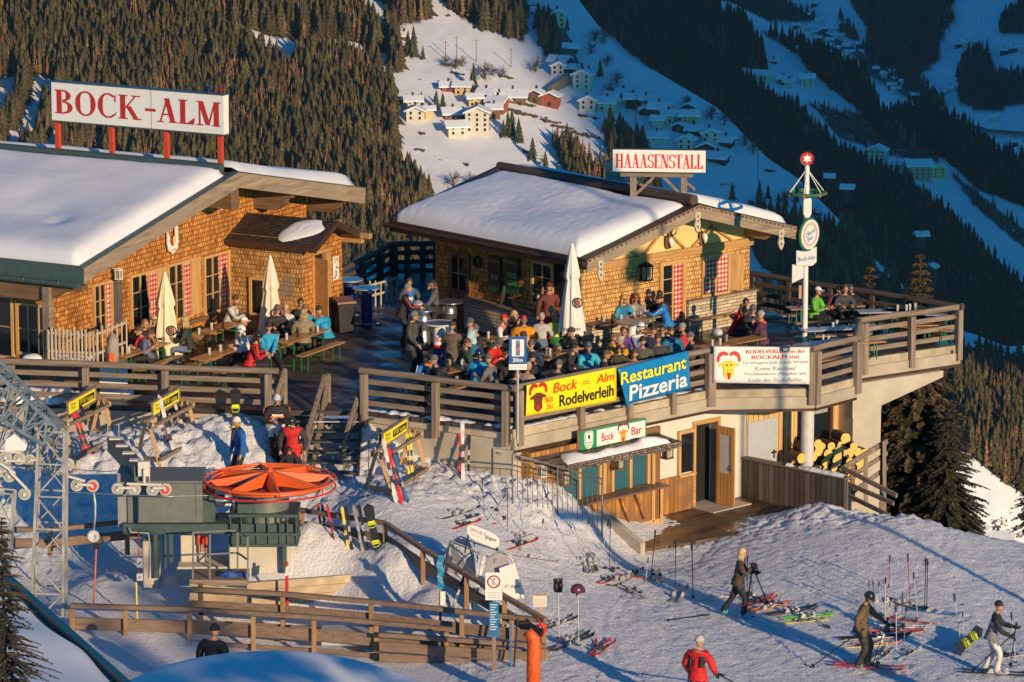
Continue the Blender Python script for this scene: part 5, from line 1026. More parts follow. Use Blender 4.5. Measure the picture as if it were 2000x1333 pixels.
for (a,b) in (((xl,zl),(xr,zr)),((xr,zr),(xR,zR))):
    mb=MB(); mb.poly([a,b,(b[0],b[1]-.15),(a[0],a[1]-.15)],hy_-.08,hy_-.002); mb.build('barge_board',M['greyfascia'],roof)
    mb=MB(); mb.poly([(a[0],a[1]-.153),(b[0],b[1]-.153),(b[0],b[1]-.34),(a[0],a[1]-.34)],hy_-.05,hy_-.002); mb.build('barge_board',M['greyfascia'],roof)
    # scalloped trim
    mb=MB(); L=math.hypot(b[0]-a[0],b[1]-a[1]); ns_=int(L/.16)
    for i in range(ns_):
        q0=i/ns_;q1=(i+1)/ns_; x0_=a[0]+(b[0]-a[0])*q0;z0_=a[1]+(b[1]-a[1])*q0;x1_=a[0]+(b[0]-a[0])*q1;z1_=a[1]+(b[1]-a[1])*q1
        mb.add([(x0_,hy_-.084,z0_-.02),(x1_,hy_-.084,z1_-.02),((x0_+x1_)/2,hy_-.084,(z0_+z1_)/2-.10)],[(0,1,2)])
    mb.build('carved_trim',M['darkboards'],roof,fix=False)
    mb=MB(); mb.hexa([(a[0],hy_-.1,a[1]+.002),(b[0],hy_-.1,b[1]+.002),(b[0],hy_+.1,b[1]+.002),(a[0],hy_+.1,a[1]+.002),(a[0],hy_-.1,a[1]+.03),(b[0],hy_-.1,b[1]+.03),(b[0],hy_+.1,b[1]+.03),(a[0],hy_+.1,a[1]+.03)]); mb.build('edge_flashing',M['brown'],roof)
mb=MB(); mb.poly([(xl,zl),(xr,zr),(xr,zr-.3),(xl,zl-.3)],YB+.002,YB+.08); mb.build('barge_board',M['brownbeam'],roof)
mb=MB(); mb.poly([(xl-.02,zl+.03),(xr,zr+.03),(xr,zr+.13),(xl-.02,zl+.13)],YB-.12,YB+.1); mb.build('edge_log',M['brown'],roof)
mb=MB(); mb.box(xl-.05,xl-.003,hy_-.06,YB+.05,zl-.26,zl+.03); mb.build('eave_fascia',M['brown'],roof); mb=MB(); mb.tube([(xl-.11,hy_-.05,zl-.1),(xl-.11,YB+.2,zl-.1)],.06,8); mb.build('gutter',M['brown'],roof,smooth='auto')
roof_snow('roof_snow',hut,xl+.0,xr-.16,zl,zr-.12,hy_+.28,YB-.12,.46,23.,edge=.55,lip=.12,nx=56,ny=100,dents=((xr-1.1,1.2,1.0,.25),(xl+1,3,1.3,.12)),thin_ridge=.45)
roof_snow('roof_snow',hut,xR-.03,xr+.3,zR,zr-.02,hy_+.25,YB-.1,.32,29.,edge=.4,lip=.02,nx=40,ny=70)
mb=MB(); mb.tube([(xr-.08,hy_+.02,zr+.12),(xr-.08,hy_+3,zr+.12),(xr-.08,YB,zr+.12)],[.15,.135,.13],12); mb.build('ridge_log',wood('dark_log',(.04,.025,.02),(.12,.08,.06),'y',1.,.8),roof,smooth='auto')
# purlins, pendants
pend=wood('carved_pale_wood',(.42,.34,.25),(.66,.56,.44),'z',1.,.8)
for xx in (xl+.45,xr-.05,xR-.6):
    zt_=hz(xx)-.16; mb=MB(); mb.poly([(hy_+.05,zt_),(0,zt_),(0,zt_-.34),(hy_*.6,zt_-.34),(hy_*.8,zt_-.2),(hy_+.05,zt_-.16)],xx-.11,xx+.11); o=mb.build('purlin',M['beam'],hut); o.data.transform(Matrix(((0,1,0,0),(1,0,0,0),(0,0,1,0),(0,0,0,1))))
    mb=MB(); z=zt_-.12; mb.poly([(xx-.09,z+.12),(xx-.11,z),(xx-.07,z-.1),(xx-.11,z-.25),(xx-.06,z-.38),(xx,z-.45),(xx+.06,z-.38),(xx+.11,z-.25),(xx+.07,z-.1),(xx+.11,z),(xx+.09,z+.12)],hy_-.1,hy_-.052); pd_=mb.build('pendant',pend,hut)
    mb=MB(); 
    for q in (0,-.13,-.28): mb.cyl((xx,hy_-.104,z+q),(xx,hy_-.101,z+q),.03,n=8)
    mb.build('pendant_hole',M['dark'],pd_)
for y in np.arange(.5,YB-.3,1.0):   # rafter ends along the eave
    mb=MB(); mb.cyl((xl+.1,y,zl-.25),(xl+.9,y,zl+.0),.06,n=8); mb.build('rafter_end',M['beam'],hut)
# gable timbering
mb=MB(); mb.box(.0,wR+.1,-.10,-.003,zbm-.06,zbm+.16); mb.build('collar_beam',M['beam'],hut,bevel=.015)
def gb(x0,z0,x1,z1,n='brace',w_=.1): mb=MB(); mb.beam((x0,-.02,z0),(x1,-.02,z1),.06,w_,up=(0,1,0)); mb.build(n,M['beam'],hut)
zt_=zbm+.16
for cx in (xr-.05,xr+1.75,xr-1.75): 
    gb(cx-.75,zt_,cx,zt_+.62 if abs(cx-xr)<1 else zt_+.45); gb(cx+.75,zt_,cx,zt_+.62 if abs(cx-xr)<1 else zt_+.45)
# mounted antlers
def trophy(u,v,lab,s=1.):
    p=HA.loc(u,v,y=-.05); t=thing('antler_trophy',lab,'trophy',HA.w(p.x,-.05,p.z),HA.a,'mounted antlers on the hut gable')
    mb=MB(); mb.poly(shield(0,-.05,.2*s,.34*s),-.03,0); mb.build('plaque',M['brownbeam'],t); mb=MB(); mb.tube([(0,-.05,.08*s),(0,-.12,0),(0,-.14,-.1*s),(0,-.12,-.17*s)],[.05*s,.07*s,.045*s,.02*s],8); mb.build('skull',M['white'],t,smooth=True)
    for sx in (-1,1):
        mb=MB(); mb.tube([(sx*.03,-.08,.08*s),(sx*.12*s,-.12,.16*s),(sx*.19*s,-.12,.26*s),(sx*.15*s,-.12,.38*s)],[.016,.014,.012,.005],6); mb.tube([(sx*.12*s,-.12,.16*s),(sx*.2*s,-.16,.17*s)],[.012,.004],5); mb.tube([(sx*.19*s,-.12,.26*s),(sx*.28*s,-.13,.3*s)],[.011,.004],5); mb.build('antler',M['brown'],t,smooth=True)
trophy(1305,470,'antlered skull trophy on the left of the hut gable',1.1); trophy(1371,462,'antlered skull trophy near the middle of the hut gable',1.1)
# gable windows and door
def WP(fr,u0,v0,u1,v1,y=-.02): a=fr.loc(u0,(v0+v1)/2,y=y);b=fr.loc(u1,(v0+v1)/2,y=y);c=fr.loc((u0+u1)/2,v0,y=y);d=fr.loc((u0+u1)/2,v1,y=y); return a.x,b.x,d.z,c.z
x0,x1,z0,z1=WP(HA,1293,517,1332,640); window(hut,x0,x1,.05,z1,-.003,(2,5),1,.11,cw=.5)
x0,x1,z0,z1=WP(HA,1374,501,1420,572); window(hut,x0,x1,z0,z1,-.003,(2,3),2,.07,cw=.55)
mb=MB(); mb.box(x0-.15,x1+.2,-.14,-.003,z0-.16,z0-.08); mb.build('sill',M['rail'],hut); mb=MB(); mb.hexa([(x1+.08,-.01,z0),(x1+.12,-.01,z0),(x1+.35,-.3,z0),(x1+.31,-.3,z0),(x1+.08,-.01,z1),(x1+.12,-.01,z1),(x1+.35,-.3,z1),(x1+.31,-.3,z1)]); mb.build('shutter',M['frame'],hut)
xs0=HA.loc(1345,600,y=-.15).x; zs=HA.loc(1400,582,y=-.15).z
mb=MB(); mb.box(xs0,wR+.12,-.16,-.003,0,zs); mb.box(wR+.003,wR+.12,0,1.5,0,zs); mb.build('stone_base',M['stone'],hut); mb=MB(); mb.box(xs0-.03,wR+.16,-.2,-.003,zs+.002,zs+.05); mb.build('stone_cap',M['rail'],hut)
xs1=HA.loc(1290,640,y=-.3).x; mb=MB(); mb.box(.02,xs1,-.4,-.003,0,.72); mb.build('stone_base',M['stone'],hut); mb=MB(); mb.box(0,xs1+.03,-.46,-.003,.722,.77); mb.build('stone_cap',M['rail'],hut)
p=HA.loc(1263,535,y=-.2); lantern('wall_lantern',HA.w(p.x,-.2,p.z-.15),HA.a,'black carriage lantern on the golden gable wall',1.15,M['black'])
# left facade
def LPx(u0,v0,u1,v1,x=-.02): a=HA.loc(u1,(v0+v1)/2,x=x);b=HA.loc(u0,(v0+v1)/2,x=x);c=HA.loc((u0+u1)/2,v0,x=x);d=HA.loc((u0+u1)/2,v1,x=x); return a.y,b.y,d.z,c.z
y0,y1,z0,z1=LPx(879,492,918,624); mb=MB(); mb.box(-.06,-.004,y0,y1,.0,z1); dr=mb.build('door',wood('brown_door',(.14,.07,.03),(.26,.14,.07),'z',1.,.6,plank=.12),hut)
mb=MB(); mb.box(-.075,-.062,y0+.15,y1-.15,1.0,z1-.15); pn=mb.build('pane',M['glass'],dr); mb=MB(); mb.box(-.08,-.076,(y0+y1)/2-.015,(y0+y1)/2+.015,1.,z1-.15); mb.box(-.08,-.076,y0+.15,y1-.15,(z1+.85)/2-.015,(z1+.85)/2+.015); mb.build('glazing_bar',M['frame'],pn)
y0,y1,z0,z1=LPx(918,490,965,600); 
for (u0,v0,u1,v1) in ((958,500,981,570),(992,503,1016,575)):
    y0,y1,z0,z1=LPx(u0,v0,u1,v1); cb=thing('chalk_menu_board','dark green framed menu board '+('with a chalk price, left of the pair on the hut' if u0<970 else 'lettered in green chalk, right of the pair on the hut'),'board',HA.w(-.08,(y0+y1)/2,z0),HA.a-math.pi/2)
    mb=MB(); w_=(y1-y0)/2; h_=z1-z0; mb.box(-w_,w_,-.02,.02,0,h_); mb.build('panel',plain((.01,.022,.018),.5,name='chalkboard'),cb); mb=MB(); mb.box(-w_,w_,-.025,-.021,0,.22*h_*.6); mb.build('green_strip',plain((.01,.09,.04),.5),cb)
    text_mesh('lettering','MOHREN',.06,plain((.25,.5,.35),.6),cb,0,h_*.86,-.024,width=w_*1.5); cg=plain((.12,.75,.15),.6,0,.05,name='chalk_green')
    if u0>970: text_mesh('lettering','RODEL\nABEND',.34,cg,cb,0,h_*.42,-.024,width=w_*1.7)
    else: text_mesh('lettering','€ 10',.13,plain((.5,.6,.55),.6),cb,0,h_*.42,-.024,width=w_*1.0)
y0,y1,z0,z1=LPx(1043,517,1078,592); window(hut,y0,y1,z0,z1,-.006,(2,3),0,.08,side='x')
y0,y1,z0,z1=LPx(1082,517,1112,600); mb=MB(); mb.box(-.02,-.005,y0,y1,z0,z1); mb.build('hatch',M['dark'],hut)
y0,_,_,_=LPx(1112,517,1118,600); mb=MB(); y1=LPx(915,500,920,600)[1]; mb.box(-.32,-.004,.1,y1,.80,.86); mb.build('counter',M['rail'],hut,bevel=.01); mb=MB(); mb.box(-.18,-.004,.1,y1,0,.797); mb.build('stone_base',M['stone'],hut)
mb=MB(); q=HA.loc(932,512,x=-.06); mb.ring((-.06,q.y,q.z),.13,.045,16,6,'x'); wr_=mb.build('wreath',plain((.03,.04,.02),.9,name='dry_wreath'),hut)
wr_.parent=None; wr_.matrix_world=Matrix.Translation(HA.o)@Matrix.Rotation(HA.a,4,'Z'); tag(wr_,'dark round wreath hanging by the hut door','wreath')
# chimney and sign on the hut roof
cq=HA.loc(1220,362,x=xr+1.0); chm=MB(); chm.box(-.35,.35,-.35,.35,-1.2,.55); o=chm.build('chimney',M['stone'],None); o.parent=roof; o.location=(xr+.95,cq.y,zr-.05)
chm=MB(); chm.box(xr+.55,xr+1.35,cq.y-.4,cq.y+.4,zr+.501,zr+.56); chm.build('chimney_cap',M['concrete'],roof)
SY=HA.w(xr-.5,1.1,0); HS=Fr(Vector((0,SY.y,0)),R(-5)); a=HS.loc(1197,292,y=0);b=HS.loc(1379,295,y=0);c=HS.loc(1197,335,y=0);d=HS.loc(1379,338,y=0)
t=thing('hut_roof_sign','small white roof sign with red serif letters on grey timber trestle','sign',HS.o,HS.a); zt1=(a.z+b.z)/2;zb1=(c.z+d.z)/2
mb=MB(); mb.box(a.x,b.x,0,.10,zb1,zt1); mb.build('panel',M['white'],t); mb=MB(); mb.box(a.x-.02,b.x+.02,-.01,.11,zt1+.001,zt1+.025); mb.box(a.x-.02,a.x-.001,-.01,.11,zb1,zt1); mb.box(b.x+.001,b.x+.02,-.01,.11,zb1,zt1); mb.box(a.x-.02,b.x+.02,-.01,.11,zb1-.02,zb1-.001); mb.build('panel_edge',M['black'],t)
serif_text('lettering','HAAASENSTALL',a.x+.07,b.x-.07,zb1+(zt1-zb1)*.17,(zt1-zb1)*.64,plain((.75,.03,.02),.45,0,.04,name='bright_red'),t,-.004,gap=.0)
mb=MB(); p1=HS.loc(1237,390,y=.15);p2=HS.loc(1336,384,y=.15); mb.beam((a.x+.2,.15,zb1-.09),(b.x-.35,.15,zb1-.09),.12,.12); mb.build('cross_beam',M['rail'],t)
for q in (p1,p2):
    mb=MB(); mb.box(q.x-.08,q.x+.08,.07,.23,min(p1.z,p2.z)-.35,zb1-.151); mb.build('post',M['post'],t); mb=MB(); mb.beam((q.x,.23,zb1-.3),(q.x+(.25 if q is p1 else .2),1.3,p1.z+.1),.09,.09); mb.build('back_stay',M['post'],t)
mb=MB(); mb.beam((p1.x+.08,.15,zb1-.62),(p1.x+.55,.15,zb1-.15),.07,.09,up=(0,1,0)); mb.build('brace',M['rail'],t); mb=MB(); mb.beam((p2.x-.08,.15,zb1-.62),(p2.x-.55,.15,zb1-.15),.07,.09,up=(0,1,0)); mb.build('brace',M['rail'],t)
# ================================================================ drag lift
def L_(u,v,Y): return AY(u,v,Y)
YL=91.5; S_=F_PX/math.hypot(YL,25)
lift=thing('lift_station','grey green drag lift drive station on concrete pedestals with orange bullwheel','lift station',(0,YL,0))
def bx(mb,u0,v0,u1,v1,y0,y1,Yr=YL):
    a=AY(u0,v0,Yr+y0); b=AY(u1,v1,Yr+y0); mb.box(a.x,b.x,Yr-YL+y0,Yr-YL+y1,b.z,a.z)
gm=M['greenm']; gl=plain((.17,.19,.175),.5,.2,.12,name='sheet_grey_green'); pc=plain((.58,.53,.44),.85,0,.1,1.5,name='pale_pedestal')
mb=MB(); bx(mb,268,945,396,1022,-.6,.7); o=mb.build('motor_housing',gl,lift,bevel=.015)
mb=MB(); a=AY(266,944,YL-.65);b=AY(394,944,YL-.65); mb.hexa([(a.x,-.66,a.z),(b.x,-.66,b.z),(b.x,.75,a.z),(a.x,.75,a.z),(a.x,-.66,a.z+.05),(b.x,-.66,a.z+.05),(b.x,.75,a.z+.05),(a.x,.75,a.z+.05)]); mb.box(a.x+.05,a.x+.07,-.62,-.605,a.z-.8,a.z); mb.box(b.x-.14,b.x-.12,-.62,-.605,a.z-.8,a.z); mb.build('housing_lid',gl,lift)
mb=MB(); bx(mb,228,925,275,1030,-.3,.5); mb.build('cable_cabinet',plain((.30,.30,.28),.5,.2,.1,name='cabinet_grey'),lift,bevel=.01)
mb=MB(); bx(mb,249,968,274,1026,-.36,-.305); mb.build('cabinet_door',gl,lift)
mb=MB(); bx(mb,240,1024,580,1044,-.5,.6); mb.build('main_girder',gm,lift,bevel=.01)
mb=MB(); bx(mb,447,1046,580,1066,-.55,.65)
for u in (449,470,500,523,545,560,577): bx(mb,u,1010,u+3,1064,-.6,-.552)
bx(mb,446,1042,582,1047,-.62,.66); bx(mb,446,1064,582,1068,-.62,.66); bx(mb,446,1006,582,1011,-.62,.66); mb.build('ribbed_frame',gm,lift)
mb=MB(); c=AY(515,985,YL); mb.cyl((c.x,0.1,c.z-.35),(c.x,.1,c.z+.32),.58,n=24); mb.build('gearbox',gl,lift,smooth='auto')
mb=MB(); bx(mb,462,962,505,1008,-.45,.4); mb.build('gearbox_box',gm,lift,bevel=.02)
mb=MB(); c=AY(430,978,YL-.2); mb.tube([(c.x-.3,-.2,c.z),(c.x-.12,-.2,c.z),(c.x-.1,-.2,c.z),(c.x+.1,-.2,c.z),(c.x+.12,-.2,c.z),(c.x+.3,-.2,c.z)],[.07,.07,.14,.14,.07,.07],14); mb.build('drive_shaft',M['metal'],lift,smooth='auto')
mb=MB(); mb.tube([(c.x+.3,-.2,c.z),(c.x+.36,-.2,c.z)],[.26,.26],18); mb.build('brake_disc',M['metal'],lift,smooth='auto')
mb=MB(); bx(mb,394,962,420,1022,-.3,.4); mb.build('motor',gm,lift,bevel=.02)
for (u0,v0,u1,v1,y0,y1,nm) in ((447,1068,568,1215,-.1,1.1,'pedestal'),(352,1046,402,1150,.5,1.2,'pedestal'),(278,1058,312,1215,-.2,.3,'pedestal'),(345,1108,450,1215,.0,1.0,'pedestal')):
    mb=MB(); bx(mb,u0,v0,u1,v1,y0,y1); mb.build(nm,pc,lift,bevel=.02)
for (u0,v0,u1,v1) in ((300,1040,309,1130),(318,1040,326,1110),(552,1062,560,1120),(330,1040,338,1100)): mb=MB(); bx(mb,u0,v0,u1,v1,-.35,-.22); mb.build('strut',gm,lift)
mb=MB(); mb.tube([AY(252,1030,YL-.6)-Vector((0,YL,0)),AY(255,1040,YL-.6)-Vector((0,YL,0)),AY(290,1042,YL-.6)-Vector((0,YL,0)),AY(292,1060,YL-.6)-Vector((0,YL,0)),AY(290,1130,YL-.6)-Vector((0,YL,0))],.02,6); mb.build('conduit',M['gal'],lift,smooth=True)
# bullwheel
c=AY(527,936,YL); wh=thing('bullwheel','large horizontal orange bullwheel with star spokes','wheel',c)
Rw=127/S_; mb=MB(); mb.ring((0,0,.0),Rw,.028,64,8); mb.build('rim',M['orange'],wh,smooth=True); mb=MB(); mb.ring((0,0,-.17),Rw*1.0,.022,64,8); mb.build('guard_ring',M['red'],wh,smooth=True)
mb=MB(); mb.ring((0,0,-.02),Rw*.90,.03,64,8); mb.ring((0,0,-.09),Rw*.86,.04,64,6); mb.build('groove_ring',M['orange'],wh,smooth=True)
mb=MB(); mb.ring((0,0,-.1),Rw*.95,.008,60,4); mb.build('rope',M['metal'],wh)
mb=MB(); n=48; ho=[]
for k in range(n):
    a0=2*math.pi*k/n; a1=2*math.pi*(k+1)/n; hole=(k%6) in (2,3)
    rs=(.14,.52,.74,Rw*.86)
    for j in range(3):
        if j==1 and hole: continue
        for zz in (-.10,): mb.add([(math.cos(a0)*rs[j],math.sin(a0)*rs[j],zz),(math.cos(a0)*rs[j+1],math.sin(a0)*rs[j+1],zz),(math.cos(a1)*rs[j+1],math.sin(a1)*rs[j+1],zz),(math.cos(a1)*rs[j],math.sin(a1)*rs[j],zz)],[(0,1,2,3)])
mb.build('web_disc',plain((.10,.03,.05),.4,.3,.2,name='dark_purple_steel'),wh)
for k in range(8):
    a=2*math.pi*(k+.25)/8; ca,sa=math.cos(a),math.sin(a); p=lambda r,s_,z:(ca*r-sa*s_,sa*r+ca*s_,z)
    mb=MB(); mb.add([p(.05,-.05,.2),p(.05,.05,.2),p(.08,.17,-.09),p(.08,-.17,-.09),p(Rw*.93,.0,.03),p(Rw*.93,.05,-.09),p(Rw*.93,-.05,-.09)],[(0,1,4),(1,2,5,4),(3,0,4,6),(2,3,6,5)]); mb.build('spoke',M['orange'],wh)
    mb=MB(); mb.beam((ca*Rw*.9,sa*Rw*.9,-.02),(ca*Rw,sa*Rw,0),.03,.05); mb.beam((ca*Rw,sa*Rw,0),(ca*Rw,sa*Rw,-.17),.03,.03); mb.build('rim_bracket',M['red'],wh)
mb=MB(); mb.cyl((0,0,-.5),(0,0,.22),.1,n=14); mb.cyl((0,0,.2),(0,0,.28),.05,n=8); mb.build('hub',M['orange'],wh,smooth='auto')
# sheave trains
def sheaves(pxs,Y,label,mount,r_=12.5):
    t=thing('sheave_train',label,'rollers',(0,Y,0),0,'cable roller assemblies')
    for i,(u,v,red) in enumerate(pxs):
        c=AY(u,v,Y)-Vector((0,Y,0)); r=r_/(F_PX/math.hypot(Y,25)); mb=MB(); mb.tube([(c.x,-.05,c.z),(c.x,-.035,c.z),(c.x,.035,c.z),(c.x,.05,c.z)],[r*.92,r,r,r*.92],20); wl2=mb.build('roller',plain((.50,.48,.43),.5,0,.08,name='roller_rubber'),t,smooth='auto')
        mb=MB(); mb.cyl((c.x,-.06,c.z),(c.x,-.052,c.z),r*.72,n=18); mb.build('roller_face',plain((.60,.07,.05),.5,name='roller_red') if red else plain((.36,.35,.32),.5,name='roller_grey'),wl2); mb=MB(); mb.cyl((c.x,-.1,c.z),(c.x,-.061,c.z),.03,n=8); mb.build('axle',M['white'],wl2)
    for (a,b) in mount:
        mb=MB(); mb.beam(AY(*a,Y-.09)-Vector((0,Y,0)),AY(*b,Y-.09)-Vector((0,Y,0)),.05,.1,up=(0,1,0)); mb.build('arm',M['offwhite'],t,bevel=.01)
    return t
sheaves([(230,955,0),(263,956,0),(298,957,0),(323,956,1)],YL-1.0,'four roller sheave train with one red roller in front of the motor housing',[((230,953),(263,953)),((298,953),(323,953)),((247,945),(315,947)),((282,915),(282,944))])
sheaves([(150,948,0),(181,949,1)],YL-1.0,'two roller sheave pair with a red roller right of the lattice tower',[((150,946),(181,948)),((132,930),(166,940))])
sheaves([(11,893,0),(38,896,0),(0,920,0),(18,930,0),(48,965,0)],YL-2.2,'cluster of pale rollers at the far left edge',[((0,905),(30,925)),((10,900),(45,900)),((18,920),(52,955)),((0,880),(40,884))])
sheaves([(133,907,0),(58,899,0)],YL-1.4,'single pale rollers beside the lattice boom',[((58,899),(90,895)),((112,895),(133,905))])
mb=MB(); mb.poly([(0,0),(.02,.25),(.22,.38),(.5,.12),(.46,0)],-.03,.03); o=mb.build('guard_plate',M['white']); p=AY(10,880,YL-2.3); o.location=p; tag(o,'white pointed guard plate above the left roller cluster','plate')
# truss arm
arm=thing('truss_arm','dark teal steel truss arm carrying the sheaves above the cabinet','beam',(0,0,0))
tealm=plain((.06,.09,.09),.5,.2,.15,name='teal_steel'); mb=MB()
a=AY(222,868,95.);b=AY(275,925,YL-.9); mb.beam(a,b,.30,.34); mb.build('box_beam',tealm,arm)
for k in range(4):
    p=a.lerp(b,(k+.3)/4); mb=MB(); mb.box(p.x-.14,p.x+.14,p.y-.1,p.y+.1,p.z+.175,p.z+.21); mb.build('foot_plate',M['offwhite'],arm)
mb=MB(); 
for dx in (-.13,.13): mb.beam(a+Vector((dx,0,.17)),a+Vector((dx,0,.5)),.02,.02)
mb.beam(AY(270,900,YL-.9),AY(270,945,YL-.9),.03,.03);mb.beam(AY(292,900,YL-.9),AY(292,945,YL-.9),.03,.03); mb.build('hoop',M['gal'],arm)
mb=MB(); bx2=AY(281,915,YL-.95); mb.box(bx2.x-.13,bx2.x+.13,bx2.y-.1,bx2.y+.1,bx2.z-.17,bx2.z+.17); mb.build('square_socket',M['offwhite'],arm,bevel=.01)
# cables
def cable(label,pts,r=.011):
    mb=MB(); P=[]
    for i in range(len(pts)-1):
        for k in range(8): P.append(Vector(pts[i]).lerp(Vector(pts[i+1]),k/8))
    P.append(Vector(pts[-1])); mb.tube(P,r,5); tag(mb.build('cable',M['metal'],smooth=True),label,'cable')
cable('steel haul rope running under the sheaves to the bullwheel',[AY(-40,950,YL-1.05),AY(135,962,YL-1.05),AY(330,970,YL-1.05),AY(420,968,YL-.6)])
cable('steel haul rope on the far side reaching the bullwheel',[AY(-40,905,YL+1.2),AY(200,921,YL+1.2),AY(420,914,YL+1.2)])
# lattice tower
def lattice(name,label,base,top,w0,w1,n,mat,r=.028,cat='tower'):
    """four legged lattice between base and top"""
    base=Vector(base);top=Vector(top); d=(top-base).normalized(); up=Vector((0,1,0)) if abs(d.y)<.9 else Vector((0,0,1)); sx=d.cross(up).normalized(); sy=sx.cross(d).normalized()
    t=thing(name,label,cat,(0,0,0)); co=[(-1,-1),(1,-1),(1,1),(-1,1)]
    P=lambda q,c:(base.lerp(top,q)+(sx*c[0]+sy*c[1])*((w0+(w1-w0)*q)/2))
    for c in co: mb=MB(); mb.beam(P(0,c),P(1,c),r*2.2,r*2.2,up=up); mb.build('leg',mat,t)
    mb=MB()
    for i in range(n):
        for k in range(4):
            a,b=co[k],co[(k+1)%4]; q0,q1=i/n,(i+1)/n
            mb.beam(P(q0,a),P(q1,b),r*1.2,r*1.2,up=up) if (i+k)%2 else mb.beam(P(q0,b),P(q1,a),r*1.2,r*1.2,up=up); mb.beam(P(q1,a),P(q1,b),r*1.2,r*1.2,up=up)
    mb.build('bracing',mat,t); return t
YT=89.6; gw=plain((.40,.39,.36),.5,.3,.3,3,name='zinc_white')
p0_=AY(95,1215,YT);p1_=AY(103,838,YT); lattice('lattice_tower','pale galvanised lattice tower at the left of the drag lift',p0_,p1_,.72,.58,6,gw)
p0_=AY(-10,1190,YT-.5);p1_=AY(10,960,YT-.5); lattice('lattice_tower','cropped pale lattice leg at the far left edge of the lift',p0_,p1_,.5,.42,4,gw)
lattice('lattice_boom','dark teal lattice boom coming in from the left over the rollers',AY(-60,722,YT+.6),AY(105,850,YT-.1),1.0,.5,9,plain((.20,.25,.27),.5,.3,.3,name='blue_grey_steel'),.036,'boom')
lattice('lattice_boom','lower pale lattice boom at the left edge behind the tower',AY(-60,830,YT+1.6),AY(120,905,YT+.9),.9,.6,7,gw,.022,'boom')
# T-bar hanger
tb=thing('tow_bar','hanging T-bar with round reel disc number five and orange tube','T-bar',(0,0,0)); Yt=YL-1.05
mb=MB(); mb.tube([AY(183,962,Yt),AY(186,985,Yt),AY(186,1010,Yt),AY(183,1036,Yt)],[.03,.03,.025,.02],8); mb.build('hanger',M['gal'],tb,smooth=True)
c=AY(182,1048,Yt); mb=MB(); mb.tube([(c.x,c.y+.05,c.z),(c.x,c.y-.02,c.z),(c.x,c.y-.05,c.z)],[.14,.145,.12],20); mb.build('reel',plain((.52,.52,.50),.5,name='reel_grey'),tb,smooth='auto'); mb=MB(); mb.cyl((c.x,c.y-.052,c.z),(c.x,c.y-.055,c.z),.105,n=20); mb.build('reel_face',plain((.62,.62,.60),.5),tb)
text_mesh('number','5',.11,M['black'],tb,c.x+.05,c.z,c.y-.058)
mb=MB(); mb.beam(AY(188,1063,Yt),AY(188,1072,Yt),.14,.1); mb.build('spring_box',M['black'],tb); mb=MB(); mb.cyl(AY(188,1070,Yt),AY(183,1188,Yt),.02,n=8); mb.build('tube',plain((.60,.14,.06),.5,name='tube_orange'),tb,smooth=True)
mb=MB(); mb.tube([AY(166,1185,Yt),AY(172,1193,Yt),AY(183,1197,Yt),AY(198,1200,Yt)],[.03,.035,.04,.03],8); mb.build('crossbar',M['black'],tb,smooth=True)
# platform with steel rail
pf=thing('platform','wooden boarding platform with grey steel rail in front of the pedestals','platform',(0,0,0)); Yp=89.7
M['paleplank']=wood('pale_planks',(.42,.31,.19),(.68,.54,.36),'x',.7,.7,grey=(.35,.26,.18))
a=AY(370,1133,Yp);b=AY(482,1145,Yp); mb=MB(); mb.box(a.x,b.x,Yp,Yp+1.0,a.z-.13,a.z); mb.build('deck',M['rail'],pf)
mb=MB(); a=AY(482,1145,Yp+.5);b=AY(728,1125,Yp+1.6); 
for k in range(3): mb.beam(a-Vector((0,0,.02+k*.19)),b-Vector((0,0,.02+k*.19)),.05,.18)
mb.build('plank_wall',M['paleplank'],pf); mb=MB(); a=AY(370,1148,Yp-.05);b=AY(482,1158,Yp-.05)
for k in range(2): mb.beam(a-Vector((0,0,k*.2)),b-Vector((0,0,k*.2)),.05,.19)
mb.build('plank_wall',M['paleplank'],pf); mb=MB(); mb.box(AY(716,1130,Yp+1.5).x,AY(728,1130,Yp+1.5).x,Yp+1.45,Yp+1.6,-3.2,AY(716,1125,Yp+1.5).z); mb.box(AY(370,1,Yp).x,AY(379,1,Yp).x,Yp-.1,Yp-.07,-3.2,a.z+.1); mb.build('post',M['darkrail'],pf)
mb=MB()
for u,v0,v1,Y in ((377,1040,1133,Yp+.1),(410,1045,1136,Yp+.1),(464,1038,1120,Yp+.9),(484,1048,1142,Yp+.1)): mb.beam(AY(u,v0,Y),AY(u,v1,Y),.04,.04)
for v in (0,44): mb.beam(AY(377,1040+v,Yp+.1),AY(464,1036+v,Yp+.9),.035,.035); mb.beam(AY(464,1036+v,Yp+.9),AY(484,1050+v,Yp+.1),.035,.035)
mb.build('steel_rail',plain((.24,.25,.24),.5,.4,name='rail_grey'),pf)
p=AY(455,1136,Yp+.3); mb=MB(); rr=random.Random(4); 
for k in range(6): mb.ball(p+Vector((rr.uniform(-.25,.25),rr.uniform(-.1,.1),rr.uniform(0,.16))),(rr.uniform(.12,.2),.12,rr.uniform(.08,.15)),8,5)
o=mb.build('crumpled_jacket',plain((.02,.07,.25),.7,0,.5,5,name='blue_cloth'),smooth=True); rm_=o.modifiers.new('r','REMESH'); rm_.mode='VOXEL'; rm_.voxel_size=.03; rm_.use_smooth_shade=True; tag(o,'crumpled dark blue jacket lying on the lift platform','jacket')
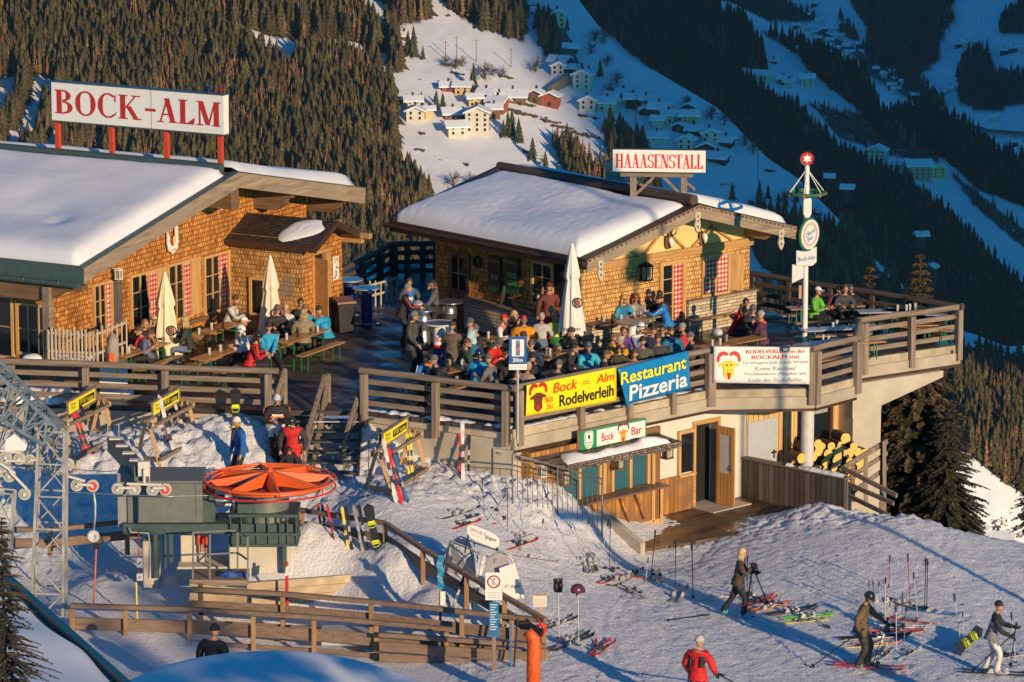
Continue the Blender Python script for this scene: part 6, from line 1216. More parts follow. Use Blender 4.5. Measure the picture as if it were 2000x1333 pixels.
# sign on a red post, control boxes, shovel, orange tools
t=thing('marker_post','red post with a tilted white notice beside the lift pedestal','sign',(0,0,0)); mb=MB(); mb.cyl(AY(560,1098,90),AY(561,1205,90),.035,n=8); mb.build('post',M['red'],t); mb=MB(); q=[AY(558,1108,89.93),AY(573,1102,89.93),AY(572,1120,89.93),AY(557,1126,89.93)]; mb.add(q+[x+Vector((0,.02,0)) for x in q],[(0,1,2,3),(7,6,5,4),(0,4,5,1),(1,5,6,2),(2,6,7,3),(3,7,4,0)]); mb.build('notice',M['white'],t)
mb=MB(); 
for k in range(4): aa=q[0].lerp(q[3],.3+k*.15).lerp(q[1].lerp(q[2],.3+k*.15),.2)-Vector((0,.003,0)); bb=q[0].lerp(q[3],.3+k*.15).lerp(q[1].lerp(q[2],.3+k*.15),.8)-Vector((0,.003,0)); mb.beam(aa,bb,.002,.006)
mb.build('print_line',M['black'],t)
t=thing('control_box','two small white switch boxes hanging on a pole left of the pedestal','switch box',(0,0,0)); 
for v0,v1 in ((1090,1108),(1120,1134)): mb=MB(); a=AY(267,v0,90.8);b=AY(279,v1,90.8); mb.box(a.x,b.x,90.75,90.83,b.z,a.z); bo=mb.build('box',M['white'],t,bevel=.005); mb=MB(); c=(a+b)/2; mb.beam((c.x-.03,90.745,c.z-.03),(c.x+.03,90.745,c.z+.03),.01,.02); mb.build('switch',M['black'],bo)
mb=MB(); mb.cyl(AY(271,1040,90.85),AY(271,1135,90.85),.015,n=6); mb.build('pole',M['red'],t)
t=thing('shovel','yellow handled snow shovel standing behind the front fence','shovel',(0,0,0)); mb=MB(); mb.cyl(AY(266,1138,89.6),AY(269,1245,89.3),.018,n=7); mb.build('handle',yel,t); mb=MB(); q=AY(270,1262,89.3); mb.tube([(q.x,q.y,q.z+.22),(q.x,q.y,q.z+.12),(q.x,q.y,q.z-.12)],[.03,.13,.13],4); mb.build('blade',M['gal'],t)
for i in range(3):
    p=AY(388+i*8,1046,YL+.4)-Vector((0,YL,0)); mb=MB(); mb.cyl(p,p-Vector((0,0,.22)),.035,n=8); mb.cyl(p-Vector((0,0,.22)),p-Vector((0,0,.4)),.014,n=6); mb.build('tow_handle',M['orange'] if i!=1 else M['red'],lift)
# ================================================================ fences of the lift area
def pfence(name,label,tops,rails,posts,Ys,wide=.2,mat=None,pm=None,group='wooden fences of the lift area',top_h=.1):
    """tops: pixel polyline of the top rail; Ys depths of its corners"""
    t=thing(name,label,'fence',(0,0,0),0,group); P=[AY(u,v,y) for (u,v),y in zip(tops,Ys)]
    us=[a[0] for a in tops]
    def at(u):
        for i in range(len(us)-1):
            if us[i]<=u<=us[i+1]+1e-6: return P[i].lerp(P[i+1],(u-us[i])/(us[i+1]-us[i]))
        return P[-1]
    for i in range(len(P)-1):
        mb=MB(); mb.beam(P[i],P[i+1],.12,top_h); mb.build('rail',mat or M['rail'],t,bevel=.01)
        for dz,hh in rails: mb=MB(); mb.beam(P[i]-Vector((0,-.04,dz)),P[i+1]-Vector((0,-.04,dz)),.045,hh); mb.build('board',mat or M['rail'],t,bevel=.01)
    for (u,h) in posts:
        p=at(u); mb=MB(); mb.box(p.x-.055,p.x+.055,p.y-.08,p.y+.015,p.z-h,p.z-.06); mb.build('post',pm or M['frame'],t,bevel=.01)
bw=wood('brown_fence',(.14,.09,.06),(.30,.21,.15),'x',1.,.8); bp=wood('orange_post',(.20,.11,.05),(.42,.25,.12),'z',1.,.75)
pfence('fence','long front fence before the lift with broad lower boards',[(138,1183),(370,1190),(650,1208),(885,1230)],[(.42,.28),(.78,.10)],[(140,1.),(245,1.05),(370,1.05),(495,.85),(613,.85),(735,.9),(872,.95)],[88.6,88.4,87.6,86.9],mat=bw,pm=bp)
pfence('fence','middle fence of the lift lane ending near the orange roll',[(372,1151),(550,1160),(730,1176),(1062,1212)],[(.40,.26),(.85,.26)],[(552,1.1),(725,1.1),(903,1.1),(1000,1.0)],[89.2,88.8,88.2,86.8],mat=bw,pm=bp)
pfence('fence','slanting fence dividing the ski slope from the lift lane',[(583,996),(752,1022),(826,1072),(911,1122),(985,1165),(1066,1212)],[(.40,.27)],[(590,.8),(752,1.02),(826,.95),(911,.95),(985,.9),(1062,1.05)],[93.4,91.8,90.3,88.9,87.7,86.6],mat=bw,pm=bp)
pfence('fence','back fence behind the lattice tower in blue shade',[(-40,1032),(100,1035),(275,1016)],[(.34,.22)],[(20,.7),(98,.65),(248,.8)],[92.5,92.5,93.5],mat=bw,pm=bp)
pfence('fence','low front board wall along the bottom lane',[(740,1240),(1066,1262)],[(.28,.22),(.52,.2)],[(1062,.6)],[87.0,86.3],mat=bw,pm=bp)
a=AY(627,1238,87.9);b=AY(722,1262,87.9); mb=MB(); mb.box(a.x,b.x,87.9,88.5,b.z,a.z); mb.box(a.x-.02,b.x+.02,87.87,88.52,a.z+.001,a.z+.03); tag(mb.build('grey_crate',plain((.42,.46,.50),.6,0,.08,name='pale_plastic'),bevel=.02),'long pale grey plastic crate standing behind the front fence','crate')
# orange padded roll
t=thing('padded_pole','orange padded pole with a bent top at the bottom of the slope','padded pole',(0,0,0)); mb=MB(); mb.tube([AY(1028,1246,83.2),AY(1036,1240,83.2),AY(1042,1248,83.2),AY(1043,1270,83.2),AY(1042,1300,83.2),AY(1041,1400,83.2)],[.11,.14,.15,.155,.15,.15],14); om=plain((.80,.11,.01),.25,0,.15,3,name='orange_foil'); m_=om.node_tree; bump(m_,m_.nodes['Principled BSDF'],noi(m_,coords(m_),9,4),1.,.05); mb.build('pad',om,t,smooth=True)
# flat roof and mound of the nearest foreground
nr=thing('near_roof','snow covered roof corner with green metal edge in the bottom left foreground','roof',(0,0,0))
c4=[D(22,1130,61),D(258,1340,55),D(100,1500,50),D(-260,1500,50),D(-260,1130,60)]
def quad_surface(name,corners,n,amp,mat,parent,seed):
    V=[];Fc=[]; a,b,c,d=[Vector(x) for x in corners]
    for i in range(n+1):
        for j in range(n+1): p=a.lerp(b,i/n).lerp(d.lerp(c,i/n),j/n); V.append(p+Vector((0,0,amp*nz((p.x*.5,p.y*.5,seed))-(.18*max(0,1-j/n*9)))))
    for i in range(n):
        for j in range(n): k=i*(n+1)+j; Fc.append((k,k+1,k+n+2,k+n+1))
    mb=MB(); mb.add(V,Fc); return mb.build(name,mat,parent,smooth=True)
quad_surface('roof_snow',(c4[0],c4[1],D(60,1560,48),D(-300,1330,54)),30,.12,M['snowclean'],nr,1)
mb=MB(); mb.beam(c4[0]-Vector((0,0,.14)),c4[1]-Vector((0,0,.14)),.10,.28,ext=1.5); mb.build('roof_edge',plain((.01,.07,.06),.4,.1,name='dark_green_sheet'),nr)
mb=MB(); V=[];Fc=[]; cx=D(565,1262,74); N1=50
for i in range(N1+1):
    for j in range(N1+1):
        a=i/N1*2-1;b=j/N1; x=cx.x-.2+a*4.2; y=cx.y-b*7; V.append((x,y,cx.z+.12-1.15*(a*1.0)**2-.5*abs(a)**3-max(0,(.12-b))**2*18-.25*b+.1*nz((x*.4,y*.4,4.))))
for i in range(N1):
    for j in range(N1): k=i*(N1+1)+j; Fc.append((k,k+1,k+N1+2,k+N1+1))
mb.add(V,Fc); md=thing('snowy_roof','smooth rounded snow load on a low roof at the bottom edge','roof',(0,0,0)); mb.build('roof_snow',M['snowclean'],md,smooth=True)
mb=MB(); mb.hexa([(cx.x-3.9,cx.y-6.9,-6),(cx.x+3.7,cx.y-6.9,-6),(cx.x+3.4,cx.y-.5,-6),(cx.x-3.6,cx.y-.5,-6),(cx.x-3.5,cx.y-6.9,cx.z-2.),(cx.x+3.3,cx.y-6.9,cx.z-2.),(cx.x+3.0,cx.y-.5,cx.z-1.8),(cx.x-3.2,cx.y-.5,cx.z-1.8)]); mb.build('wall',M['darkboards'],md)
p=G(1440,1190,-3.05)+SD*19; mb=MB(); mb.cyl((0,0,-2),(0,0,7.2),.24,.2,12); mb.beam((-1.6,0,6.9),(1.6,0,6.9),.2,.25); t=thing('lift_pylon','tall grey lift pylon standing beside the slope','pylon',p); mb.build('mast',M['gal'],t)
t=thing('signal_mast','thin mast with a box lamp standing beside the terrace','mast',Vector((3.7,105.8,0))+SD*31); mb=MB(); mb.cyl((0,0,-4),(0,0,12.4),.09,.07,8); mb.build('shaft',M['gal'],t); mb=MB(); mb.box(-.3,.3,-.3,.3,9.3,10.1); mb.cyl((0,0,12.2),(0,0,12.9),.13,.02,8); mb.build('lamp_box',M['black'],t)
# ================================================================ detailed spruces
def spruce(name,h,rad,seed,mats,label,loc,tiers=26,dens=1.,group=None,sparse=0.,base=.06,trunk_r=None,needle=.10):
    rd=random.Random(seed); t=thing(name,label,'tree',loc,rd.uniform(0,6),group); tr=MB(); r0=trunk_r or h*.014
    tr.tube([(0,0,-.6),(0,0,h*.5),(0,0,h*.98)],[r0,r0*.6,.01],8); br=MB(); V=[];Fc=[];Cc=[]
    for k in range(tiers):
        f=k/tiers; z=h*(base+(1-base)*f); L0=rad*(1-f)**.75*rd.uniform(.75,1.12); nb=int((7 if f<.7 else 5)*dens)
        for b in range(max(3,nb)):
            if rd.random()<sparse: continue
            a=rd.uniform(0,6.283); L=L0*rd.uniform(.65,1.15); d=Vector((math.cos(a),math.sin(a),0)); s_=Vector((-d.y,d.x,0)); pts=[]
            up_=.25*(f-.35); 
            for i in range(6): q=i/5; pts.append(Vector((0,0,z))+d*(L*q)+Vector((0,0,L*(up_*q-.32*q*q+.12*max(0,q-.7)))))
            br.tube(pts,[max(.006,.022*(1-q/5)*L) for q in range(6)],4,False)
            nn_=int(L*11*dens)+5
            for i in range(nn_):
                q=(i+rd.random())/nn_*.93+.07; ii=min(4,int(q*5)); p=pts[ii].lerp(pts[ii+1],q*5-ii)
                for sd in (-1,1,0):
                    ln=needle*(1.9 if sd else 1.5)*rd.uniform(.6,1.3)*(1.25-q*.75)*(L*.35+.55); dr=(s_*sd*rd.uniform(.5,1.)+d*rd.uniform(.3,.9)+Vector((0,0,rd.uniform(-.65,.0)-(.5 if sd==0 else .1)))).normalized(); wd=dr.cross(Vector((0,0,1)) if rd.random()<.5 else d+Vector((0,0,.3))).normalized()*ln*.26
                    m=p+dr*ln*.5; b0=len(V); V+= [p,m+wd,p+dr*ln,m-wd]; Fc.append((b0,b0+1,b0+2,b0+3))
    mb=MB(); mb.add(V,Fc); mb.build('crown',mats,t,fix=False); tr.build('trunk',M['bark'],t); br.build('branches',M['bark'],t,fix=False); return t
M['bark']=plain((.08,.055,.04),.9,0,.3,6,name='spruce_bark')
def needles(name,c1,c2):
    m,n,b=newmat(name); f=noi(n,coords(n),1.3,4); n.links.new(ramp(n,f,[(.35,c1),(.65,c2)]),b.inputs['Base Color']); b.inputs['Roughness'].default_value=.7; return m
nd1=needles('dark_needles',(.012,.016,.008),(.045,.036,.015)); nd2=needles('sun_toned_needles',(.020,.022,.010),(.11,.07,.026)); nd3=needles('shade_toned_needles',(.008,.014,.010),(.03,.035,.02))  # needle tones carry warm sunlight in one and shade in another
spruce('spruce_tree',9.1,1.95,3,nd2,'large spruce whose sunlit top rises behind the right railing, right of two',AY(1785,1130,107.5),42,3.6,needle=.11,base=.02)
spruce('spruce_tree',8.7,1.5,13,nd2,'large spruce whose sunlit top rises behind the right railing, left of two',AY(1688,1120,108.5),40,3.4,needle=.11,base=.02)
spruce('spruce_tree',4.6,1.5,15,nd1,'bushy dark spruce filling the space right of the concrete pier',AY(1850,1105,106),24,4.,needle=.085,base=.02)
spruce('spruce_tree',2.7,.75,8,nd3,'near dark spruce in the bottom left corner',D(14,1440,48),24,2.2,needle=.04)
spruce('spruce_tree',2.2,.8,9,nd1,'small spruce cropped by the right edge of the picture',AY(2018,1040,112),14,1.5)
bt=None  # out-of-view row added to throw shade on the lift area
for i in range(17):
    x=10.5+i*.72; y=40+(i%3-1)*1.8; k=1.+.06*((i*7)%5-2)
    if bt is None: bt=spruce('spruce_tree',17.,3.0,21,nd1,'dense tall spruce of the unseen row added to shade the lift lane',(x,y,-5.),28,1.3,group='unseen spruces added to shade the lift lane',needle=.22); bt.scale=(k,k,k)
    else: r=dup(bt,(x,y,-5.),i*1.3); r.scale=(k,k,k)
# ================================================================ banners and signs
def cloth(name,fr,corners,mat,parent,y,n=24,m=8,amp=.02,seed=1,thick=.006):
    """corners TL,TR,BR,BL as local (x,z)"""
    V=[];Fc=[]; tl,tr,br,bl=[Vector(c) for c in corners]
    for i in range(n+1):
        for j in range(m+1): 
            a=tl.lerp(tr,i/n);b=bl.lerp(br,i/n); p=a.lerp(b,j/m); V.append((p.x,y-amp*(.5+nz((i*.35,j*.2,seed)))*(.3+j/m),p.y))
    for i in range(n):
        for j in range(m): k=i*(m+1)+j; Fc.append((k,k+m+1,k+m+2,k+1))
    mb=MB(); mb.add(V,Fc); o=mb.build(name,mat,parent,smooth=True); s=o.modifiers.new('s','SOLIDIFY'); s.thickness=thick; s.offset=1 if 0 else -1; return o
def xz(fr,u,v,y): p=fr.loc(u,v,y=y); return (p.x,p.z)
BN=Fr(P1,math.atan2((P2-P1).y,(P2-P1).x)); yb=-.24
c=[xz(BN,*q,yb) for q in ((1029,753),(1204,717.5),(1204,783),(1027,813))]
t=thing('banner','yellow plastic banner with red goat head and black toboggan rental lettering','banner',BN.o,BN.a); cloth('cloth',BN,c,plain((.90,.72,.01),.4,0,.03,name='banner_yellow2'),t,yb,amp=.006)
x0,x1=c[0][0],c[1][0]; zt=c[0][1];zb_=c[2][1]; H_=zt-zb_; W_=x1-x0; sk=(c[1][1]-c[0][1])/W_
zmid=lambda f,g: (c[0][1]*(1-f)+c[1][1]*f)*(1-g)+(c[3][1]*(1-f)+c[2][1]*f)*g
redg=plain((.65,.05,.01),.5,0,.04,name='goth_red'); yy=yb-.022
goat(t,x0+W_*.12,zmid(.12,.55),.62,yy,plain((.55,.02,.01),.5),plain((.16,.03,.01),.6,name='goat_dark'),M['black'])
text_mesh('lettering','Bock',H_*.30,redg,t,x0+W_*.42,zmid(.42,.26),yy,width=W_*.27,skew=sk,offset=.01,slant=.2); text_mesh('lettering','=',H_*.09,redg,t,x0+W_*.655,zmid(.655,.28),yy,width=W_*.08,skew=sk); text_mesh('lettering','Alm',H_*.27,redg,t,x0+W_*.87,zmid(.87,.24),yy,width=W_*.2,skew=sk,offset=.005,slant=.2)
text_mesh('lettering','Rodelverleih',H_*.36,M['black'],t,x0+W_*.66,zmid(.66,.68),yy,width=W_*.61,skew=sk,offset=.02); text_mesh('lettering','TIRAX',H_*.17,redg,t,x0+W_*.235,zmid(.235,.6),yy,width=W_*.1,skew=sk); text_mesh('lettering','ZILL',H_*.13,redg,t,x0+W_*.25,zmid(.25,.82),yy,width=W_*.08,skew=sk)
c=[xz(BN,*q,yb) for q in ((1206,720),(1344.5,685),(1348.5,759),(1222,790))]
t=thing('banner','blue sagging banner with yellow and white restaurant lettering','banner',BN.o,BN.a); cloth('cloth',BN,c,plain((.01,.20,.48),.35,0,.06,name='banner_blue'),t,yb,amp=.03,seed=5); mb=MB(); p0=xz(BN,1209,739,yb);p1_=xz(BN,1225,793,yb);p2_=xz(BN,1240,782,yb); mb.add([(p0[0],yb-.012,p0[1]),(p1_[0],yb-.03,p1_[1]-.02),(p2_[0],yb-.014,p2_[1])],[(0,1,2)]); mb.build('torn_corner',plain((.01,.20,.48),.35,0,.06),t,fix=False)
x0,x1=c[0][0],c[1][0]; W_=x1-x0; H_=c[1][1]-c[2][1]; sk=(c[1][1]-c[0][1])/W_; yy=yb-.05
text_mesh('lettering','Restaurant',H_*.32,plain((.85,.75,.03),.5,0,.03,name='lemon'),t,x0+W_*.49,zmid(.49,.28),yy,width=W_*.92,skew=sk,offset=.02); text_mesh('lettering','Pizzeria',H_*.40,M['white'],t,x0+W_*.56,zmid(.56,.72),yy,width=W_*.82,skew=sk,offset=.02)
BW=Fr(P2,math.atan2((P3-P2).y,(P3-P2).x)); c=[xz(BW,*q,-.22) for q in ((1394,677),(1581,679),(1581,751),(1393.5,748))]
t=thing('banner','white banner with yellow goat head and six lines about toboggan rental','banner',BW.o,BW.a); cloth('cloth',BW,c,plain((.80,.77,.72),.5,0,.03,name='banner_white'),t,-.22,amp=.006,seed=8)
x0,x1=c[0][0],c[1][0]; W_=x1-x0;H_=c[0][1]-c[3][1]; yy=-.245
goat(t,x0+W_*.16,zmid(.16,.58),.62,yy,plain((.60,.04,.03),.5),plain((.85,.60,.03),.5),M['black'])
gt=plain((.42,.40,.38),.6,name='grey_print')
for i,(s_,f,m_) in enumerate((('RODELVERLEIH in der',.62,redg),('BOCKALM mit',.5,redg),('Gratisgetränk nach Wahl!',.68,gt),('Keine Kaution!',.42,gt),('Problemlose Abgabe am',.64,gt),('Ende der Rodelbahn.',.56,gt))): text_mesh('lettering',s_,H_*.105,m_,t,x0+W_*.65,zmid(.65,.11+i*.155),yy,width=W_*f)
t=thing('spotlight','small black floodlight clamped on top of the white banner rail','spotlight',BW.w(xz(BW,1535,680,-.3)[0],-.3,1.0),BW.a); mb=MB(); mb.box(-.09,.09,-.06,.04,0,.12); mb.build('lamp_body',M['black'],t,bevel=.01); mb=MB(); mb.box(-.07,.07,-.065,-.061,.02,.10); mb.build('lens',M['metal'],t)
# 30 m sign
q=AY(1011,850,95.7); t=thing('distance_sign','blue square sign with a drink can picture and 30m over a white plate','sign',q,R(2)); s=F_PX/98.
mb=MB(); mb.cyl((0,0,-.2),(0,0,1.62),.03,n=8); mb.build('post',M['gal'],t,smooth='auto'); za=AY(1011,710,95.7).z-q.z; zb_=AY(1011,657,95.7).z-q.z
mb=MB(); mb.box(-.21,.22,-.05,-.035,za,zb_); mb.build('panel',plain((.01,.10,.32),.4,0,.04,name='sign_blue'),t); mb=MB(); mb.box(-.14,.15,-.056,-.051,za+.18,zb_-.07); mb.build('white_field',M['white'],t)
mb=MB(); mb.box(-.045,.055,-.06,-.0565,za+.20,zb_-.09); cn=mb.build('can_picture',plain((.12,.16,.35),.4,name='can_blue'),t); mb=MB(); mb.add([(-.04,-.0605,za+.3),(.05,-.0605,za+.33),(.05,-.0605,za+.42),(-.04,-.0605,za+.34)],[(0,1,2,3)]); mb.build('can_stripe',plain((.6,.1,.15),.5),cn,fix=False); mb=MB(); mb.add([(-.04,-.0605,zb_-.16),(.05,-.0605,zb_-.16),(.05,-.0605,zb_-.10),(-.04,-.0605,zb_-.10)],[(0,1,2,3)]); mb.build('can_top',M['metal'],cn,fix=False)
text_mesh('lettering','30m',.10,M['white'],t,.0,za+.09,-.056,width=.24,offset=.02); mb=MB(); mb.box(-.21,.22,-.05,-.035,za-.15,za-.012); mb.build('white_plate',M['white'],t); text_mesh('lettering','FLÜGELVERLEIH',.05,gt,t,.0,za-.08,-.053,width=.38)
# maypole
q=G(1571,697); s=F_PX/108; mp=thing('maypole','tall white pole with star disc, green wreath and arrow boards on the terrace','pole',q); wp=plain((.74,.71,.66),.5,0,.04,name='pole_white')
zz=lambda v: AY(1570,v,q.y).z
mb=MB(); mb.cyl((0,0,0),(0,0,zz(322)),.075,.065,12); mb.build('shaft',wp,mp,smooth='auto')
mb=MB(); c=zz(310); mb.tube([(0,.05,c),(0,-.04,c)],.19,24); mb.build('star_disc',plain((.50,.015,.02),.4,0,.05,name='disc_red'),mp,smooth='auto'); mb=MB(); mb.ring((0,-.045,c),.185,.018,28,5,'y'); mb.build('disc_rim',M['black'],mp); mb=MB()
for k in (0,1): mb.add([(math.sin(R(120*i+60*k))*.12,-.046-.002*k,c+math.cos(R(120*i+60*k))*.12) for i in range(3)],[(0,1,2)])
mb.build('star',M['white'],mp,fix=False)
c=zz(377); mb=MB(); mb.ring((0,0,c),.48,.045,40,8); mb.build('wreath',needles('wreath_green',(.01,.07,.02),(.05,.18,.06)),mp); mb=MB()
for k in range(6): a=k*1.047+.3; mb.cyl((math.cos(a)*.47,math.sin(a)*.47,c+.03),(0,0,zz(330)),.012,n=5)
mb.build('ribbon',M['white'],mp); mb=MB()
for k in range(7): a=k*.9; mb.ball((math.cos(a)*.49,math.sin(a)*.49,c-.02),.045,8,5)
mb.build('bauble',M['orange'],mp); mb=MB(); c0,c1=zz(425),zz(384); mb.poly([(-.10,c1-.06),(-.06,c1),(.08,c1),(.12,c1-.06),(.12,c0+.12),(.06,c0),(-.04,c0),(-.10,c0+.12)],-.17,-.08); mb.build('oval_board',wp,mp,bevel=.02)
c=zz(456); rot=Matrix.Rotation(R(52),4,'Z'); mb=MB(); mb.tube([(0,-.03,0),(0,-.12,0)],.40,32); o=mb.build('clock_disc',wp,mp,smooth='auto'); o.location=(0,-.1,c); o.rotation_euler=(0,0,R(50)); mb=MB(); mb.ring((0,-.08,0),.40,.045,40,8,'y'); mb.build('green_rim',needles('rim_green',(.01,.10,.05),(.04,.2,.1)),o); mb=MB(); mb.ring((0,-.125,0),.30,.008,32,4,'y'); mb.ring((0,-.125,0),.26,.006,32,4,'y'); mb.build('painted_ring',redp,o); text_mesh('lettering','Zillertal',.12,plain((.05,.25,.4),.5),o,0,.05,-.128,width=.4,rot=.3); text_mesh('lettering','Bier',.12,plain((.05,.25,.4),.5),o,0,-.1,-.128,width=.25,rot=.3)
a=zz(518);b=zz(488); mb=MB(); mb.poly([(-.26,a),(.16,a),(.27,a+.1),(.27,b+.1),(.0,b),(-.26,b)],-.14,-.09); mb.build('arrow_board',wp,mp,bevel=.01); text_mesh('lettering','Bock-Alm',.12,plain((.03,.12,.35),.5),mp,.01,(a+b)/2,-.143,width=.44,skew=.15,offset=.01)
a=zz(553);b=zz(516); mb=MB(); mb.poly([(-.36,a),(-.06,a+.15),(-.06,b-.05),(-.14,b),(-.36,b)],-.1,-.05); mb.build('arrow_board',wp,mp,bevel=.01); mb=MB(); mb.box(-.17,-.10,-.06,-.02,zz(583),zz(557)); mb.build('junction_box',plain((.5,.3,.2),.6),mp)
# lift area signs
q=GG(965,1312); t=thing('warning_sign','white no walking sign with red ring above a narrow blue notice','sign',q,0); Yq=q.y
LC=lambda u,v:(AY(u,v,Yq).x-q.x,AY(u,v,Yq).z-q.z)
mb=MB(); mb.box(-.04,.04,0,.06,-.3,LC(965,1120)[1]); mb.build('post',M['post'],t); a=LC(948,1172);b=LC(981,1118); mb=MB(); mb.box(a[0],b[0],-.03,-.01,a[1],b[1]); mb.build('panel',M['white'],t); cx,cz=LC(964.5,1136); mb=MB(); mb.ring((cx,-.034,cz),.13,.016,28,4,'y'); mb.beam((cx-.09,-.034,cz+.09),(cx+.09,-.034,cz-.09),.01,.025,up=(0,1,0)); mb.build('prohibition_ring',plain((.60,.02,.03),.5),t)
mb=MB(); mb.ball((cx+.01,-.033,cz+.06),(.018,.002,.02),8,5); mb.beam((cx,-.033,cz+.04),(cx-.02,-.033,cz-.03),.004,.03,up=(0,1,0)); mb.beam((cx-.02,-.033,cz-.03),(cx+.03,-.033,cz-.08),.004,.018,up=(0,1,0)); mb.beam((cx-.02,-.033,cz-.03),(cx-.05,-.033,cz-.08),.004,.018,up=(0,1,0)); mb.build('pictogram',M['black'],t)
mb=MB()
for k in range(3): z=a[1]+.05+k*.055; mb.box(a[0]+.05,b[0]-.05,-.0325,-.0305,z,z+.016)
mb.build('print_line',gt,t); a=LC(956,1244);b=LC(974,1176); mb=MB(); mb.box(a[0],b[0],-.03,-.01,a[1],b[1]); mb.build('blue_notice',plain((.01,.16,.36),.5,0,.05,name='notice_blue'),t); mb=MB()
for k in range(11): z=b[1]-.05-k*.055; mb.box(a[0]+.02,b[0]-.03-.03*(k%3),-.0325,-.0305,z-.016,z)
mb.build('print_line',M['white'],t)
q=GG(860,1232); t=thing('blue_banner_post','narrow wavy blue banner on a wooden post with a paper below','sign',q,0); Yq=q.y; a=LC(854,1150);b=LC(866,1085); mb=MB(); V=[]
for i in range(13):
    z=b[1]+(a[1]-b[1])*i/12; w_=.02*math.sin(i*1.3); V+=[(a[0]+w_,-.03+w_,z),(b[0]+w_,-.03-w_,z)]
mb.add(V,[(2*i,2*i+1,2*i+3,2*i+2) for i in range(12)]); mb.build('cloth',plain((.02,.25,.45),.5,0,.05),t,fix=False); mb=MB(); 
for k in range(5): z=a[1]+.1+k*.12; mb.beam((a[0]+.03,-.06,z),(b[0]-.03,-.06,z+.06),.004,.02,up=(0,1,0))
mb.build('print_mark',M['white'],t); mb=MB(); mb.box(-.03,.03,0,.05,-.2,LC(862,1090)[1]); mb.build('post',M['post'],t); a=LC(860,1182);b=LC(870,1155); mb=MB(); mb.box(a[0],b[0],-.03,-.02,a[1],b[1]); mb.build('paper',M['white'],t)
q=GG(1056,1262); t=thing('notice_board','small cream notice board by the end of the slanting fence','sign',q,0); Yq=q.y; a=LC(1041,1185);b=LC(1068,1164); mb=MB(); mb.box(a[0],b[0],-.03,-.01,a[1],b[1]); mb.build('panel',M['offwhite'],t); mb=MB(); mb.box(a[0]-.02,b[0]+.02,-.04,0,b[1]+.001,b[1]+.03); mb.box(-.025,.025,-.0,.04,-.2,a[1]); mb.build('frame',M['frame'],t); mb=MB(); 
for k in range(3): mb.box(a[0]+.04,b[0]-.04,-.0325,-.0305,a[1]+.05+k*.05,a[1]+.062+k*.05)
mb.build('print_line',gt,t)
mb=MB(); p=AY(1057,1215,86.6); mb.tube([p+Vector((-.1,-.12,.1)),p+Vector((0,-.15,.0)),p+Vector((.08,-.12,-.15)),p+Vector((.02,-.12,-.3))],[.02,.03,.04,.02],6); mb.tube([p+Vector((-.12,-.12,-.05)),p+Vector((.12,-.12,-.03))],.025,6); tag(mb.build('ribbon_knot',M['red'],smooth=True),'red ribbon knotted round the corner post of the slanting fence','ribbon')
for (u0,v0,u1,v1,mm,lab) in ((999,1218,998,1320,plain((.02,.2,.45),.5),'thin blue marker pole before the board wall'),(1011,1207,1003,1315,M['black'],'thin black marker pole leaning before the board wall'),(684,958,645,985,yel,'short yellow rod stuck in the snow below the steps')):
    mb=MB(); mb.cyl(AY(u0,v0,86.2 if v0>1000 else 96.5),AY(u1,v1,86.0 if v0>1000 else 96.0),.022,n=6); tag(mb.build('marker_pole',mm),lab,'pole')
# ================================================================ parasols
def parasol(u,vt,vb,w_,lab,col,tx,seed):
    q=G(u,vb+(14 if u<1000 else 64)); h=AY(u,vt,q.y).z; hb=AY(u,vb,q.y).z; t=thing('closed_parasol',lab,'parasol',q,0); rd=random.Random(seed); s=F_PX/(q.y*1.02); rm=w_/2/s
    mb=MB(); V=[];Fc=[]; n=64; m=26; ph=rd.uniform(0,6)
    for j in range(m+1):
        f=j/m; z=h+(hb-h)*f; r=.035+(.46*rm)*min(1,f/.30)**.85 if f<.36 else rm*(.46+.10*((f-.36)/.1 if f<.46 else 1)*0+.54*((f-.36)/.64)**.8); 
        if f<.36: r=.035+rm*.50*(f/.36)**.8
        else: r=rm*(.42+.58*((f-.36)/.64)**.9)
        for k in range(n):
            a=2*math.pi*k/n; fo=1+.13*min(1,f*2.2)*math.sin(8*a+ph+.5*math.sin(f*5))+.06*math.sin(17*a+ph*2+f*3); V.append((math.cos(a)*r*fo,math.sin(a)*r*fo*.9,z-(.05*math.sin(8*a+ph) if j==m else 0)-(.03*math.sin(8*a+ph)*(abs(f-.36)<.03))))
    for j in range(m):
        for k in range(n): Fc.append((j*n+k,j*n+(k+1)%n,(j+1)*n+(k+1)%n,(j+1)*n+k))
    mb.add(V,Fc); mb.build('canopy',col,t,smooth=True); mb=MB(); mb.cyl((0,0,0),(0,0,h-.05),.035,n=10); mb.build('pole',M['white'],t); mb=MB(); mb.cyl((0,0,h-.03),(0,0,h+.05),.04,.03,10); mb.build('cap',M['white'],t); mb=MB(); mb.tube([(0,0,0),(0,0,.05),(0,0,.07)],[.38,.38,.3],20); mb.build('foot',M['gal'],t,smooth='auto')
    o=text_mesh('lettering',tx,.10,M['black'],t,.0,hb+.17,-rm*1.08,width=rm*1.5)
    mb=MB(); mb.ring((rm*.42,-rm*.74,hb+(h-hb)*.36),.12,.016,20,4,'y'); mb.build('printed_badge',M['black'],t); mb=MB(); mb.ball((rm*.42,-rm*.72,hb+(h-hb)*.36),(.08,.03,.09),10,6); mb.build('badge_centre',plain((.28,.10,.05),.7,name='badge_brown'),t)
cr=plain((.74,.66,.44),.8,0,.05,2,name='cream_canvas'); cp=plain((.78,.64,.48),.8,0,.05,2,name='peach_canvas'); cw=plain((.76,.72,.66),.8,0,.04,2,name='white_canvas')
